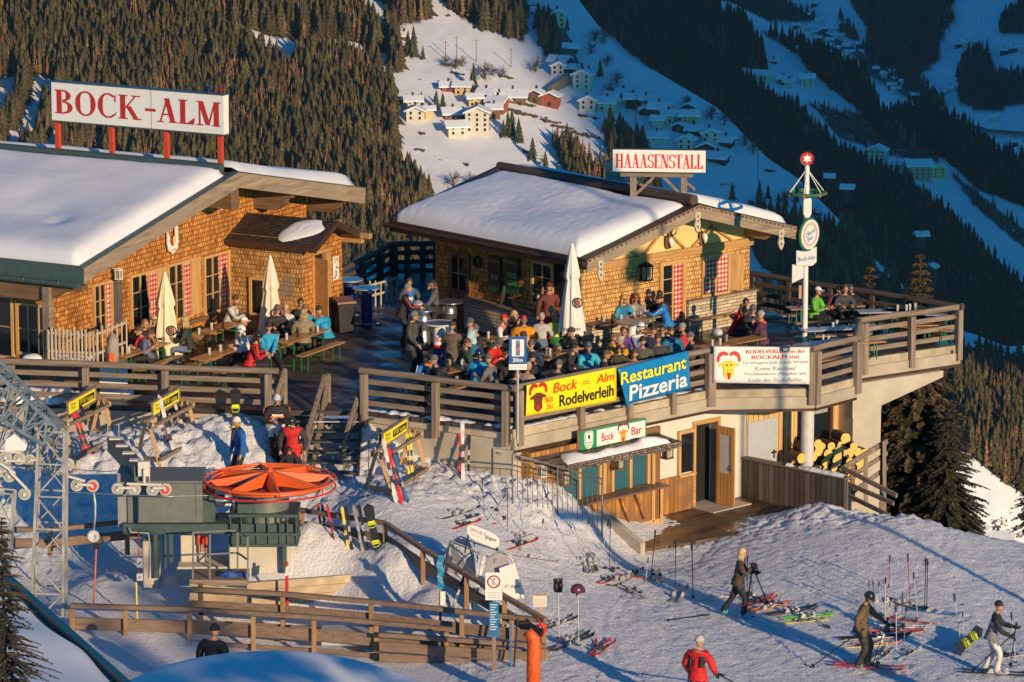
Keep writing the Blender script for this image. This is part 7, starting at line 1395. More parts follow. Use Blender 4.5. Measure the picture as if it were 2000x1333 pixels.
parasol(325,535,702,62,'closed cream parasol with black lettering, leftmost of three',cr,'Franziskaner',1); parasol(530,503,668,52,'closed peach coloured parasol with a round badge, middle of three',cp,'Franziskaner',2); parasol(1117,479,650,48,'closed white parasol in front of the small hut',cw,'Franziskaner',3)
# ================================================================ tables and benches
def beer_table(): 
    t=thing('beer_table','','table',(0,0,0)); mb=MB(); mb.box(-1.05,1.05,-.25,.25,.73,.76); mb.build('tabletop',M['tabletop'],t,bevel=.008)
    for sx in (-.75,.75):
        mb=MB()
        for sy in (-.2,.2): mb.beam((sx,sy,0),(sx,sy,.73),.03,.03)
        mb.beam((sx,-.2,.1),(sx,.2,.1),.03,.03); mb.beam((sx,-.2,.6),(sx,.2,.6),.03,.03); mb.build('leg',M['green'],t)
    return t
def beer_bench():
    t=thing('beer_bench','','bench',(0,0,0)); mb=MB(); mb.box(-1.05,1.05,-.13,.13,.43,.46); mb.build('seat',M['tabletop'],t,bevel=.008)
    for sx in (-.8,.8):
        mb=MB()
        for sy in (-.1,.1): mb.beam((sx,sy,0),(sx,sy,.43),.025,.025)
        mb.beam((sx,-.1,.1),(sx,.1,.1),.025,.025); mb.build('leg',M['green'],t)
    return t
bt_=beer_table(); bb_=beer_bench(); ut=[False,False]
def putt(u,v,ang,label,bench=(1,1),z=.76,frost=False):
    p=G(u,v,z); p.z=0
    if not ut[0]: o=bt_; o.location=p; o.rotation_euler=(0,0,R(ang)); ut[0]=True; o['label']='orange wooden beer table '+label
    else: o=dup(bt_,p,R(ang),'orange wooden beer table '+label if not frost else 'beer table with a frosty top '+label)
    if frost:
        for c_ in o.children:
            if c_.name.startswith('tabletop'): 
                c_.data=c_.data.copy(); c_.data.materials[0]=plain((.42,.42,.44),.35,0,.2,3,name='frosty_top')
    n=Vector((-math.sin(R(ang)),math.cos(R(ang)),0))
    for s_,k in zip((1,-1),bench):
        if not k: continue
        q=p+n*s_*.55; lb=f"{'far' if s_>0 else 'near'} bench of the table {label}"
        if not ut[1]: bb_.location=q; bb_.rotation_euler=(0,0,R(ang)); bb_['label']=lb; ut[1]=True
        else: dup(bb_,q,R(ang),lb)
    return p
M['tabletop'].node_tree.nodes['Principled BSDF'].inputs['Roughness'].default_value=.35
T=[(418,643,62,'along the large chalet wall',(1,1),0),(430,688,62,'behind the left railing, near the steps',(1,1),0),(275,682,62,'left of the cream parasol',(1,1),0),(590,655,62,'where the people in blue jackets sit',(1,1),0),
 (868,725,48,'beside the man in blue and orange',(1,1),0),(985,655,50,'where the red capped people sit',(1,1),0),(1075,690,50,'in the middle before the white parasol',(1,1),0),(1080,745,45,'right behind the yellow banner',(1,0),0),(1225,625,42,'by the hut wall under the helmets',(0,1),0),(1245,695,42,'behind the blue banner, crowded',(1,1),0),(1428,668,42,'long, in front of the woman in purple',(1,1),0),
 (1640,640,15,'by the white pole, with glasses',(1,1),1),(1590,672,35,'nearest the white banner',(0,1),1),(1612,598,15,'at the back right with three guests',(1,1),0),(1750,606,8,'inside the far right corner',(1,1),1),(1800,610,-25,'against the far right railing',(0,1),1)]
tp_=[putt(a,b,c,d,e,frost=bool(f_)) for a,b,c,d,e,f_ in T]
dup(bb_,HA.w(4.6,-.55,0),HA.a,'lone bench against the stone base of the hut'); dup(bb_,HA.w(1.6,-.62,.0),HA.a,'bench standing by the golden gable wall left of the door')
# glasses, bottles
gls=plain((.55,.55,.52),.05,0,.1,20,name='beer_glass'); 
def glass_mesh(): 
    mb=MB(); mb.tube([(0,0,0),(0,0,.01),(0,0,.05),(0,0,.17)],[.03,.03,.03,.04],8); return mb
gm0=glass_mesh().build('beer_glass',gls,smooth='auto'); gd=gm0.data; bpy.data.objects.remove(gm0)
botm=MB(); botm.tube([(0,0,0),(0,0,.15),(0,0,.19),(0,0,.26)],[.033,.033,.014,.013],8); b0=botm.build('bottle',plain((.05,.02,.01),.1,0,.1,9,name='brown_glass'),smooth='auto'); bd=b0.data; bpy.data.objects.remove(b0)
rd=random.Random(12)
for i,(p,tt) in enumerate(zip(tp_,T)):
    a=R(tt[2]); ex=Vector((math.cos(a),math.sin(a),0)); ey=Vector((-math.sin(a),math.cos(a),0))
    for k in range(5 if i in (4,10,8,9) else 3):
        q=p+ex*rd.uniform(-.8,.8)+ey*rd.uniform(-.15,.15); o=bpy.data.objects.new('beer_glass' if k!=1 else 'bottle',gd if k!=1 else bd); C.objects.link(o); o.location=q+Vector((0,0,.761)); tag(o,('clear drinking glass' if k!=1 else 'dark brown bottle')+' standing on the table '+tt[3],'glass' if k!=1 else 'bottle','glasses on the table '+tt[3] if k!=1 else None)
# standing tables
def round_top(t,z,r,mat,rim=None): 
    mb=MB(); mb.tube([(0,0,z-.03),(0,0,z)],r,28); mb.build('tabletop',mat,t,smooth='auto'); mb=MB(); mb.ring((0,0,z-.01),r,.018,32,6); mb.build('rim',rim or M['metal'],t,smooth=True)
for (u,v,lab) in ((826,604,'steel beer keg table with a round top, with the helmet on it'),(878,589,'steel beer keg table nearer the hut')):
    q=G(u,v,1.06); q.z=0; t=thing('keg_table',lab,'table',q); mb=MB(); mb.tube([(0,0,0),(0,0,.04),(0,0,.12),(0,0,.14),(0,0,.28),(0,0,.30),(0,0,.42),(0,0,.5),(0,0,.54)],[.17,.19,.19,.205,.205,.19,.19,.17,.14],20); mb.tube([(0,0,.55),(0,0,.6),(0,0,.74),(0,0,.76),(0,0,.88),(0,0,.94)],[.17,.19,.19,.205,.19,.15],20); mb.build('keg',plain((.62,.60,.56),.25,.9,.1,name='keg_steel'),t,smooth='auto'); round_top(t,1.06,.36,M['metal'])
    mb=MB(); [mb.cyl((math.cos(a)*.12,math.sin(a)*.12,.9),(math.cos(a)*.12,math.sin(a)*.12,1.04),.012,n=5) for a in (0,2.1,4.2)]; mb.build('spacer',M['metal'],t)
q=G(858,631,1.08); q.z=0; t=thing('drink_table','round standing table on a blue and silver printed drum','table',q); mb=MB(); mb.cyl((0,0,.02),(0,0,1.05),.16,n=22); mb.build('drum',M['white'],t,smooth='auto'); mb=MB(); mb.cyl((0,0,.03),(0,0,.45),.163,n=22); mb.build('blue_band',plain((.01,.03,.20),.4),t,smooth='auto'); mb=MB(); mb.cyl((0,0,.42),(0,0,.52),.1645,n=22); mb.build('red_band',M['red'],t,smooth='auto'); text_mesh('lettering','Bull',.13,redp,t,0,.68,-.168,width=.2); round_top(t,1.08,.40,plain((.12,.14,.18),.3),M['white'])
q=G(1236,629,1.02); q.z=0; t=thing('cone_table','round grey standing table on a white conical pedestal','table',q); mb=MB(); mb.tube([(0,0,0),(0,0,.1),(0,0,1.0)],[.24,.20,.10],18); mb.build('pedestal',M['white'],t,smooth='auto'); round_top(t,1.02,.42,plain((.40,.38,.34),.3),M['metal'])
for (u,v,lab) in ((716,562,'blue topped round standing table in shade, nearer the camera'),(682,546,'blue topped round standing table in shade, beside the chalet corner')):
    q=G(u,v,1.06); q.z=0; t=thing('standing_table',lab,'table',q); mb=MB(); mb.cyl((0,0,.0),(0,0,1.04),.15,n=20); mb.build('drum',plain((.02,.03,.14),.4,name='drum_navy'),t,smooth='auto'); round_top(t,1.06,.37,plain((.06,.22,.34),.25,name='top_blue'),M['gal']); mb=MB(); mb.ring((0,0,.12),.36,.015,28,5); mb.build('foot_ring',M['gal'],t,smooth=True)
# waste bin
q=G(672,648); t=thing('waste_bin','brown lidded waste bin beside the chalet corner','bin',q,R(20)); mb=MB(); mb.hexa([(-.2,-.22,0),(.2,-.22,0),(.2,.22,0),(-.2,.22,0),(-.26,-.28,.8),(.26,-.28,.8),(.26,.28,.8),(-.26,.28,.8)]); mb.build('body',M['black'],t,bevel=.02); mb=MB(); mb.hexa([(-.28,-.3,.8),(.28,-.3,.8),(.28,.3,.8),(-.28,.3,.8),(-.26,-.28,.86),(.26,-.28,.86),(.26,.28,.92),(-.26,.28,.92)]); mb.build('lid',plain((.22,.10,.04),.5,name='bin_brown'),t,bevel=.01)
# picket fences
def pickets(name,lab,a,b,n,h,mat,lean=0.,rails=True,group=None):
    a=Vector(a);b=Vector(b); d=b-a; t=thing(name,lab,'fence',a,math.atan2(d.y,d.x),group); L=d.length; rd=random.Random(n)
    for k in range(n): x=L*k/(n-1); mb=MB(); hh=h*rd.uniform(.9,1.06); w_=rd.uniform(.045,.06); mb.box(x-w_/2,x+w_/2,-.03,0,0,hh); mb.build('picket',mat,t,bevel=.01)
    for z in (.3,h*.8): mb=MB(); mb.box(0,L,.002,.04,z,z+.06); mb.build('rail',mat,t)
    return t
Z_=lambda u,v:G(u,v)+Vector((0,0,.72))
mb=MB(); e_=[Z_(60,764),Z_(194,773),Z_(250,749),Z_(215,735),Z_(60,735)]; mb.slab([tuple(p)[:2] for p in e_],.0,.715); tag(mb.build('veranda_step',M['brownbeam']),'raised brown veranda under the pale stake fence','platform')
pw2=wood('pale_pickets',(.38,.30,.20),(.62,.52,.38),'z',1.,.8)
pickets('picket_fence','pale stake fence before the left window of the chalet',Z_(97,766),Z_(192,772),14,.95,pw2); pickets('picket_fence','short side run of the pale stake fence beside the hanging jacket',Z_(192,772),Z_(248,748),7,1.0,pw2)
pickets('picket_fence','pale board gate between the chalets near the blue tables',G(722,602),G(775,588),6,.75,pw2)
snowline(Z_(105,758),Z_(195,762),.5,.16,'snow_heap',None,60,31,gaps=-.9); tag(bpy.data.objects['snow_heap'],'heap of snow behind the stake fence',None,None,'structure')
mb=MB(); q_=G(64,762)+Vector((0,0,.74)); mb.ball(q_,(.27,.2,.19),18,8,-.1); mb.v=[(x,y,z+.03*nz((x*5,y*5,z*5))) for x,y,z in mb.v]; mb.build('snow_cushion',M['snow'],smooth=True); tag(bpy.data.objects['snow_cushion'],'rounded snow cushion on the bench left of the porch post','snow')
q=Z_(222,765)-Vector((0,.0,.12)); mb=MB(); mb.tube([q+Vector((0,0,.88)),q+Vector((.02,-.05,.7)),q+Vector((0,-.06,.4)),q+Vector((-.02,-.05,.12))],[.06,.14,.16,.17],8); hj=mb.build('hanging_jacket',plain((.35,.30,.25),.8,0,.2,name='taupe_cloth'),smooth=True); tag(hj,'taupe jacket with orange panels hung over the stake fence','jacket'); mb=MB(); mb.box(q.x-.08,q.x+.06,q.y-.25,q.y-.2,q.z+.1,q.z+.42); o=mb.build('orange_panel',M['orange'],bevel=.01); o.parent=hj
# toboggan board with red and yellow behind the fence
q=G(215,786); mb=MB(); mb.box(-.42,.38,-.03,.03,.0,.75); t=thing('advert_board','white advertising board with yellow and red marks behind the left railing','board',G(220,772),0); mb.build('panel',M['white'],t); mb=MB(); mb.box(-.38,-.3,-.035,-.031,.05,.4); mb.box(.1,.15,-.035,-.031,.6,.7); mb.build('yellow_mark',yel,t); text_mesh('lettering','Zillertal',.1,plain((.1,.2,.4),.5),t,.0,.5,-.034,width=.5)
# ================================================================ ski racks
rackm=wood('rack_timber',(.42,.24,.10),(.66,.42,.20),'x',1.,.7); yb2=plain((.85,.72,.02),.4,0,.03,name='rack_yellow')
def rack(lab):
    F=[GG(710,957),GG(768,973)];Rr=[GG(780,907),GG(836,930)]; c=(F[0]+F[1]+Rr[0]+Rr[1])/4; t=thing('ski_rack',lab,'ski rack',c,0,'wooden ski racks with yellow boards'); F=[p-c for p in F];Rr=[p-c for p in Rr]; up=Vector((0,0,1)); h=.98; tops=[]
    for A in (F,Rr):
        m=(A[0]+A[1])/2; d=(A[1]-A[0]).normalized(); a=m+up*h-d*.10;b=m+up*h+d*.10; tops.append((m,d))
        for p,q in ((A[0],a),(A[1],b)): mb=MB(); mb.beam(p-up*.15,q+(q-p)*.04,.09,.06,up=(0,1,0)); mb.build('leg',rackm,t,bevel=.008)
        mb=MB(); mb.beam(m+up*h-d*.33,m+up*h+d*.33,.06,.09); mb.build('crossbar',rackm,t,bevel=.008); mb=MB(); mb.beam(A[0].lerp(A[1],.05)+up*.12,A[0].lerp(A[1],.95)+up*.12,.04,.09); mb.build('tie',rackm,t)
    (m0,d0),(m1,d1)=tops
    for s_ in (-.27,.27): mb=MB(); mb.beam(m0+up*(h-.05)+d0*s_,m1+up*(h-.05)+d1*s_,.06,.08,ext=.05); mb.build('long_rail',M['rail'],t)
    mb=MB(); 
    for k in range(13): p=m0.lerp(m1,(k+.5)/13)+up*(h-.02)+d0*.27; mb.beam(p,p+d0*.10,.012,.012)
    mb.build('peg',M['black'],t); mb=MB(); mb.beam(F[1]+up*.18,Rr[1]+up*.18,.05,.09); mb.build('long_rail',M['rail'],t)
    dn=(m1-m0).normalized(); sgn=m0.lerp(m1,.12)+up*(h+.02); e=m0.lerp(m1,.85)+up*(h+.02); ang=math.atan2(dn.y,dn.x)
    b=thing('sign_frame','','x',(0,0,0)); bpy.data.objects.remove(b); L=(e-sgn).length; mb=MB(); n_=Vector((dn.y,-dn.x,0)); lift_=up*.46; ys=n_*.02
    def quad(o_,z0,z1,off,x0,x1): p0=sgn+dn*x0; p1=sgn+dn*x1; return [p0+n_*off+up*z0,p1+n_*off+up*z0,p1+n_*off+up*z1,p0+n_*off+up*z1]
    mb.beam(sgn+up*.24,e+up*.24,.03,.34); mb.build('board',M['rail'],t); mb=MB(); mb.add(quad(0,.10,.38,.018,.05,L-.08),[(0,1,2,3)]); mb.build('yellow_panel',yb2,t,fix=False); mb=MB(); mb.add(quad(0,.15,.32,.021,L*.38,L-.12),[(0,1,2,3)]); mb.build('black_field',M['black'],t,fix=False)
    o=text_mesh('lettering','SPORT HUBER',.11,yb2,t,0,0,0,width=L*.46); o.location=sgn+dn*(L*.64)+n_*.026+up*.23; o.rotation_euler=(0,0,ang)
    o=text_mesh('lettering','VERLEIH\nDEPOT',.16,M['black'],t,0,0,0,width=L*.2); o.location=sgn+dn*(L*.19)+n_*.022+up*.25; o.rotation_euler=(0,0,ang)
    mb=MB(); mb.beam(sgn+up*.425,e+up*.425,.09,.025,ext=.06); mb.build('cap_board',M['rail'],t); return t,c
rk_,rc=rack('rightmost wooden ski rack with a yellow board, below the steps')
for (u,v,lab) in ((327,882,'middle wooden ski rack with a yellow board, left of the steps'),(163,880,'leftmost wooden ski rack with a yellow board, near the lattice boom')):
    p=GG(u,v); r=dup(rk_,p,0,lab)
# ================================================================ skis, boards and poles
def ski_mesh(L,w_,col,key,base=M['black']):
    mb=MB(); n=16; V=[]
    for i in range(n+1):
        f=i/n; x=(f-.5)*L; k=1.-.35*math.sin(math.pi*min(1,max(0,(f-.08)/.84))); tip=min(1,(1-f)*14)**.5; tl=min(1,f*20)**.5*.98+.02; ww=w_*.5*k*min(tip+.02,tl); z=.012+(.07*max(0,(f-.88)/.12)**2)+.02*max(0,(.05-f)/.05)
        V+=[(x,-ww,z),(x,ww,z),(x,-ww,z+.014),(x,ww,z+.014)]
    Fc=[]
    for i in range(n): a=4*i;b=a+4; Fc+=[(a+2,b+2,b+3,a+3),(a,a+1,b+1,b),(a,b,b+2,a+2),(a+1,a+3,b+3,b+1)]
    Fc+=[(0,2,3,1),(4*n,4*n+1,4*n+3,4*n+2)]; mb.add(V,Fc); mb.mi=0; return mb
def bind_mesh():
    mb=MB(); mb.box(.02,.16,-.035,.035,.028,.055); mb.hexa([(.12,-.04,.055),(.2,-.035,.055),(.2,.035,.055),(.12,.04,.055),(.11,-.03,.10),(.17,-.025,.10),(.17,.025,.10),(.11,.03,.10)]); mb.box(-.28,-.12,-.035,.035,.028,.05); mb.hexa([(-.26,-.04,.05),(-.14,-.04,.05),(-.14,.04,.05),(-.26,.04,.05),(-.22,-.03,.13),(-.15,-.03,.13),(-.15,.03,.13),(-.22,.03,.13)]); return mb
cols={'red':(.55,.03,.03),'white':(.62,.60,.58),'black':(.02,.02,.022),'green':(.18,.55,.04),'yellow':(.75,.60,.05),'blue':(.03,.15,.4),'grey':(.28,.28,.28),'orange':(.7,.2,.03),'silver':(.45,.45,.47)}
protos={}
def ski_proto(col,snow=False):
    k=(col,snow)
    if k in protos: return protos[k]
    a=ski_mesh(1.6 if not snow else 1.5,.105 if not snow else .29,col,k).build('ski',plain(cols[col],.35,0,.35,5,name='ski_'+col),smooth=False); d=a.data; bpy.data.objects.remove(a)
    if snow:
        mb=MB(); 
        for x in (-.26,.24): mb.box(x-.05,x+.05,-.09,.09,.028,.05); mb.tube([(x,-.11,.05),(x-.02,-.1,.12),(x-.02,.1,.12),(x,.11,.05)],.015,5); mb.tube([(x-.06,-.1,.05),(x-.12,-.06,.2),(x-.12,.06,.2),(x-.06,.1,.05)],.012,5)
        b=mb.build('binding',plain((.65,.75,.02),.5,name='binding_yellow'))
    else: b=bind_mesh().build('binding',plain((.05,.05,.05) if col in('red','white','yellow') else (.45,.45,.45),.4,name='binding'))
    bd2=b.data; bpy.data.objects.remove(b); protos[k]=(d,bd2); return protos[k]
cnt={}
def put_ski(P0,P1,col,place,snow=False,roll=0.,flip=False,L=None):
    d,b=ski_proto(col,snow); P0=Vector(P0);P1=Vector(P1); m=(P0+P1)/2; x=(P1-P0).normalized(); up=Vector((0,0,1)) if abs(x.z)<.85 else Vector((0,-1,0)); 
    y=up.cross(x).normalized(); z=x.cross(y); Mx=Matrix((x,y,z)).transposed().to_4x4()@Matrix.Rotation(roll,4,'X'); ln=(P1-P0).length; s_=ln/(1.6 if not snow else 1.5) if L is None else L/1.6; s_=max(.75,min(1.15,s_))
    o=bpy.data.objects.new('snowboard' if snow else 'ski',d); C.objects.link(o); o.matrix_world=Matrix.Translation(m)@Mx@Matrix.Scale(s_,4); c=bpy.data.objects.new('binding',b); C.objects.link(c); c.parent=o
    tag(o,f"{col} {'snowboard' if snow else 'ski'} {place}",'snowboard' if snow else 'ski',f"{col} skis {place}" if not snow else None); return o
def lay(u0,v0,u1,v1,col,place,pair=0,snow=False,roll=0.):
    a=GG(u0,v0);b=GG(u1,v1); a.z+=.02;b.z+=.02; put_ski(a,b,col,place,snow,roll)
    if pair:
        d=(b-a).normalized(); n=Vector((-d.y,d.x,0))*.17; put_ski(a+n,b+n+d*.06,col,place,snow,roll*-1)
lying=[(862,1018,938,995,'black',1),(893,1024,962,1003,'white',0),(884,1037,940,1018,'red',1),(945,1016,1012,986,'white',1),(960,1028,1024,1004,'red',0),(1012,1036,1018,1082,'white',0),(985,1063,1058,1040,'black',1),(990,1078,1052,1056,'red',1),(1003,1088,1092,1101,'black',0),(1060,1050,1102,1040,'red',0),(1128,1110,1158,1086,'grey',1),(1136,1083,1146,1124,'grey',1),(1158,1084,1166,1122,'black',0),
(1170,1132,1232,1108,'white',1),(1176,1144,1215,1128,'red',1),(1195,1152,1250,1120,'black',1),(1205,1138,1262,1112,'blue',0),(1206,1146,1258,1176,'white',1),(1215,1128,1275,1133,'red',0),(1268,1106,1282,1148,'yellow',1),(1326,1180,1342,1150,'grey',1),(1372,1172,1428,1168,'silver',0),(1440,1160,1484,1182,'black',1),(1452,1190,1520,1168,'red',1),(1462,1200,1545,1182,'orange',1),(1500,1207,1600,1190,'black',1),(1530,1214,1632,1203,'green',1),(1545,1219,1600,1214,'yellow',0),(1478,1176,1560,1190,'white',0),
(1075,1228,1118,1212,'black',1),(1078,1276,1162,1242,'black',1),(1092,1262,1136,1238,'grey',0),(1160,1284,1164,1256,'red',0),(1172,1278,1196,1260,'red',1),
(1640,1254,1782,1246,'black',1),(1656,1268,1736,1262,'yellow',0),(1690,1238,1806,1236,'red',1),(1700,1228,1818,1228,'white',1),(1724,1172,1802,1196,'black',1),(1790,1195,1862,1204,'blue',1),(1700,1205,1790,1216,'grey',1),(1722,1290,1744,1272,'white',1),(1762,1288,1792,1272,'white',0),(1690,1180,1760,1178,'silver',1),(1950,1290,2010,1280,'white',1),(1730,1210,1830,1222,'red',0),(1664,1262,1760,1256,'orange',0)]
for u0,v0,u1,v1,col,pr in lying:
    place='lying on the snow '+('in the cluster behind the rental stand' if u0<1110 and v0<1110 else 'below the bar deck' if u0<1360 and v0<1200 else 'beside the walking woman' if 1360<u0<1640 else 'near the fence corner' if u0<1300 else 'in the heap between the two skiers at the right'); lay(u0,v0,u1,v1,col,place,pr,roll=random.uniform(-.25,.25))
a=GG(1866,1282);b=GG(1912,1252); put_ski(a+Vector((0,0,.12)),b+Vector((0,0,.25)),'black','tilted on edge left of the woman in white trousers',True,1.1); 
def lean(ub,vb,ut,vt,col,place,snow=False,dY=.35,roll=math.pi/2*0):
    a=GG(ub,vb); b=AY(ut,vt,a.y+dY); put_ski(a,b,col,place,snow,roll)
place='leaning upright on the back of the slanting fence'
for q in ((632,1072,622,992,'red'),(640,1070,630,994,'black'),(656,1078,640,990,'red'),(682,1086,668,990,'yellow'),(690,1088,676,992,'black'),(712,1092,690,985,'grey'),(722,1094,700,984,'black')): lean(*q,place)
lean(742,1096,718,984,'black','standing against the slanting fence, black and tallest',True)
lean(463,868,459,756,'black','stuck upright in the snow left of the steps, with yellow bindings',True,.1)
place='leaning on the left ski rack'
for q in ((172,902,140,800,'red'),(180,900,148,802,'red'),(186,896,158,790,'black')): lean(*q,place)
place='leaning on the middle ski rack'
for q in ((346,905,310,770,'white'),(332,895,322,806,'red'),(372,870,335,772,'white'),(262,890,288,830,'blue'),(363,868,352,806,'black')): lean(*q,place)
place='leaning on the right ski rack'
for q in ((775,985,748,855,'white'),(792,982,766,880,'red'),(797,984,770,885,'blue'),(785,986,757,870,'red'),(800,935,795,850,'yellow'),(806,932,802,852,'yellow'),(735,905,742,862,'black'),(745,915,738,870,'grey')): lean(*q,place)
place='leaning against the bare concrete wall'
for q in ((905,946,903,822,'white'),(900,930,898,842,'red'),(914,935,917,848,'black')): lean(*q,place,False,.5)
# poles
def pole_data(col,key,n=6):
    mb=MB(); mb.cyl((0,0,0),(0,0,1.05),.009,.011,5); a=mb.build('ski_pole',plain(cols[col],.35,.3,.1,name='pole_'+col),smooth='auto'); d=a.data; bpy.data.objects.remove(a); return d
pdt={c_:pole_data(c_,0) for c_ in ('white','black','red','grey')}
mb=MB(); mb.tube([(0,0,1.04),(0,0,1.08),(0,0,1.17),(0,0,1.2)],[.016,.021,.019,.023],7); mb.tube([(0,0,1.18),(.05,0,1.12),(.06,0,1.02),(.02,0,1.06)],.007,4); g_=mb.build('grip',M['black'],smooth=True); gdt=g_.data; bpy.data.objects.remove(g_)
mb=MB(); mb.tube([(0,0,.06),(0,0,.08)],.04,10); g_=mb.build('basket',M['black']); bkd=g_.data; bpy.data.objects.remove(g_)
def pole(P0,P1,col,label,group='ski poles',lab_only=False):
    P0=Vector(P0);P1=Vector(P1); z=(P1-P0).normalized(); L=(P1-P0).length; q=z.to_track_quat('Z','Y'); o=bpy.data.objects.new('ski_pole',pdt[col]); C.objects.link(o); o.matrix_world=Matrix.Translation(P0)@q.to_matrix().to_4x4()@Matrix.Scale(L/1.2,4)
    for nm,dd in (('grip',gdt),('basket',bkd)): c=bpy.data.objects.new(nm,dd); C.objects.link(c); c.parent=o
    tag(o,label,'ski pole',group); return o
poles=[(942,935,945,998,'black'),(988,966,946,1020,'black'),(992,964,990,1042,'black'),(1072,962,1016,1032,'white'),(1061,1013,1058,1084,'white'),(1153,1012,1125,1094,'white'),(1189,1015,1170,1108,'white'),(1192,1020,1190,1112,'black'),(1280,1036,1271,1128,'black'),(1266,1090,1259,1156,'white'),(1320,1055,1318,1162,'black'),(1351,1057,1354,1168,'black'),(1090,1136,1092,1248,'white'),(1128,1146,1131,1262,'white'),
(1738,1085,1736,1172,'red'),(1773,1082,1777,1178,'red'),(1808,1090,1806,1186,'black'),(1812,1092,1810,1188,'black'),(1784,1118,1793,1208,'white'),(1730,1128,1728,1216,'white'),(1716,1135,1726,1204,'white'),(1697,1136,1700,1196,'black'),(1705,1133,1707,1190,'black'),(1736,1140,1735,1200,'white'),(1763,1155,1762,1206,'black'),(1750,1182,1751,1272,'white'),(1771,1183,1764,1268,'grey'),(1863,1160,1878,1262,'white'),(1880,1195,1884,1266,'white'),(1975,1197,1984,1294,'white'),(1452,1082,1455,1165,'black'),(1460,1085,1459,1168,'black'),(1468,1110,1470,1205,'white'),(1738,1175,1740,1240,'white')]
for i,(u0,v0,u1,v1,col) in enumerate(poles):
    a=GG(u1,v1)-Vector((0,0,.06)); b=AY(u0,v0,a.y+.02)
    reg='behind the rental stand' if u0<1080 and v0<1030 else 'below the bar deck' if u0<1360 else 'beside the walking woman' if u0<1500 else 'in the heap between the two skiers' if u0<1860 else 'left of the woman in white trousers'
    if i==12: pole(a,b,col,'white ski pole with black gloves pulled over its grip','x'); 
    elif i==13: pole(a,b,col,'white ski pole carrying a dark helmet','x')
    else: pole(a,b,col,f"{col} ski pole stuck upright in the snow {reg}",f"{col} poles {reg}")
for u0,v0,u1,v1,col in ((700,985,760,925,'black'),(930,1012,1000,1020,'grey'),(1300,1215,1385,1205,'black'),(1560,1195,1620,1230,'grey')):
    a=GG(u0,v0);b=GG(u1,v1)
    if u0>800: pole(a+Vector((0,0,.03)),b+Vector((0,0,.05)),col,f"{col} ski pole lying flat {'beside the rental stand' if u0<1000 else 'right of the black skis' if u0>1500 else 'on open snow below the bar deck'}",'p')
for (u0,v0,u1,v1,lab) in ((721,860,719,975,'black ski pole leaning on the front of the right ski rack'),(812,922,796,985,'black ski pole leaning beside the right ski rack'),(793,870,805,935,'ski pole hanging on the right ski rack'),(330,880,352,912,'black ski pole leaning on the middle ski rack'),(1068,1290,1095,1292,'ski pole lying by the fence corner')):
    a=GG(u1,v1); pole(a,AY(u0,v0,a.y+.1),'black',lab,'q')
for o in bpy.data.objects:
    if o.get('group') in ('x','p','q'): del o['group']
# helmet and gloves on poles
def helmet_obj(p,col,label,s=1.):
    t=thing('ski_helmet',label,'helmet',p,random.uniform(0,6)); mb=MB(); mb.ball((0,0,.02),(.13*s,.15*s,.13*s),14,8,-.35); mb.build('shell',plain(col,.25,0,.3,9,name='helmet_shell'),t,smooth=True); mb=MB(); mb.tube([(-.12*s,.08*s,.0),(0,.155*s,.015),(.12*s,.08*s,.0)],.025*s,6); mb.build('goggles',M['black'],t,smooth=True); return t
p=AY(1128,1150,GG(1131,1262).y); helmet_obj(p-Vector((0,0,.05)),(.10,.03,.06),'dark red and black helmet hung on a pole by the fence corner',1.1)
p=AY(1090,1138,GG(1092,1248).y); mb=MB(); 
for s_ in (-1,1):
    mb.tube([(s_*.04,0,-.22),(s_*.045,0,-.1),(s_*.05,0,0)],[.05,.06,.05],8)
    for k in range(4): mb.tube([(s_*.05+(k-1.5)*.02,0,0),(s_*.06+(k-1.5)*.028,0,.09)],.013,5)
    mb.tube([(s_*.02,0,-.05),(s_*-.02,-.02,.03)],.014,5)
o=mb.build('glove_pair',M['black'],smooth=True); o.location=p; tag(o,'pair of black gloves pulled over a pole, fingers up','gloves')
for (u,v,z,col,lab) in ((816,597,1.13,(.30,.28,.30),'white and red helmet on the keg table'),(1151,604,.84,(.05,.10,.45),'blue and red helmet on the stone ledge of the hut'),(1168,604,.84,(.02,.02,.02),'black helmet on the stone ledge of the hut'),(1401,652,.84,(.6,.6,.6),'white helmet at the left end of the long table'),(571,640,.84,(.02,.02,.03),'black helmet on the table by the peach parasol'),(1119,722,.84,(.04,.03,.03),'dark helmet on the table behind the yellow banner')): helmet_obj(G(u,v,z),col,lab)
# sport shop stand
q=GG(950,1190); t=thing('rental_stand','white ski rental stand with an oval sign and metal hooks','stand',(0,0,0)); Yq=q.y+.3
def sheet(name,px,Ys,mat,th=.02):
    mb=MB(); P=[AY(u,v,y) for (u,v),y in zip(px,Ys)]; n=len(P); mb.add(P+[p+Vector((0,th,0)) for p in P],[tuple(range(n)),tuple(range(2*n-1,n-1,-1))]+[(i,i+n,(i+1)%n+n,(i+1)%n) for i in range(n)]); return mb.build(name,mat,t)
sheet('arched_panel',[(868,1130),(871,1085),(880,1060),(895,1052),(915,1055),(925,1075),(930,1125)],[Yq+1.2]*2+[Yq+1.0]*3+[Yq+.9,Yq+.8],plain((.42,.42,.42),.5,name='panel_grey')); sheet('front_panel',[(975,1110),(1005,1100),(1026,1168),(985,1174)],[Yq-.2]*4,M['white'])
sheet('round_panel',[(952,1125),(955,1092),(970,1080),(988,1082),(996,1105),(990,1130)],[Yq]*6,plain((.35,.34,.36),.5,name='photo_grey'))
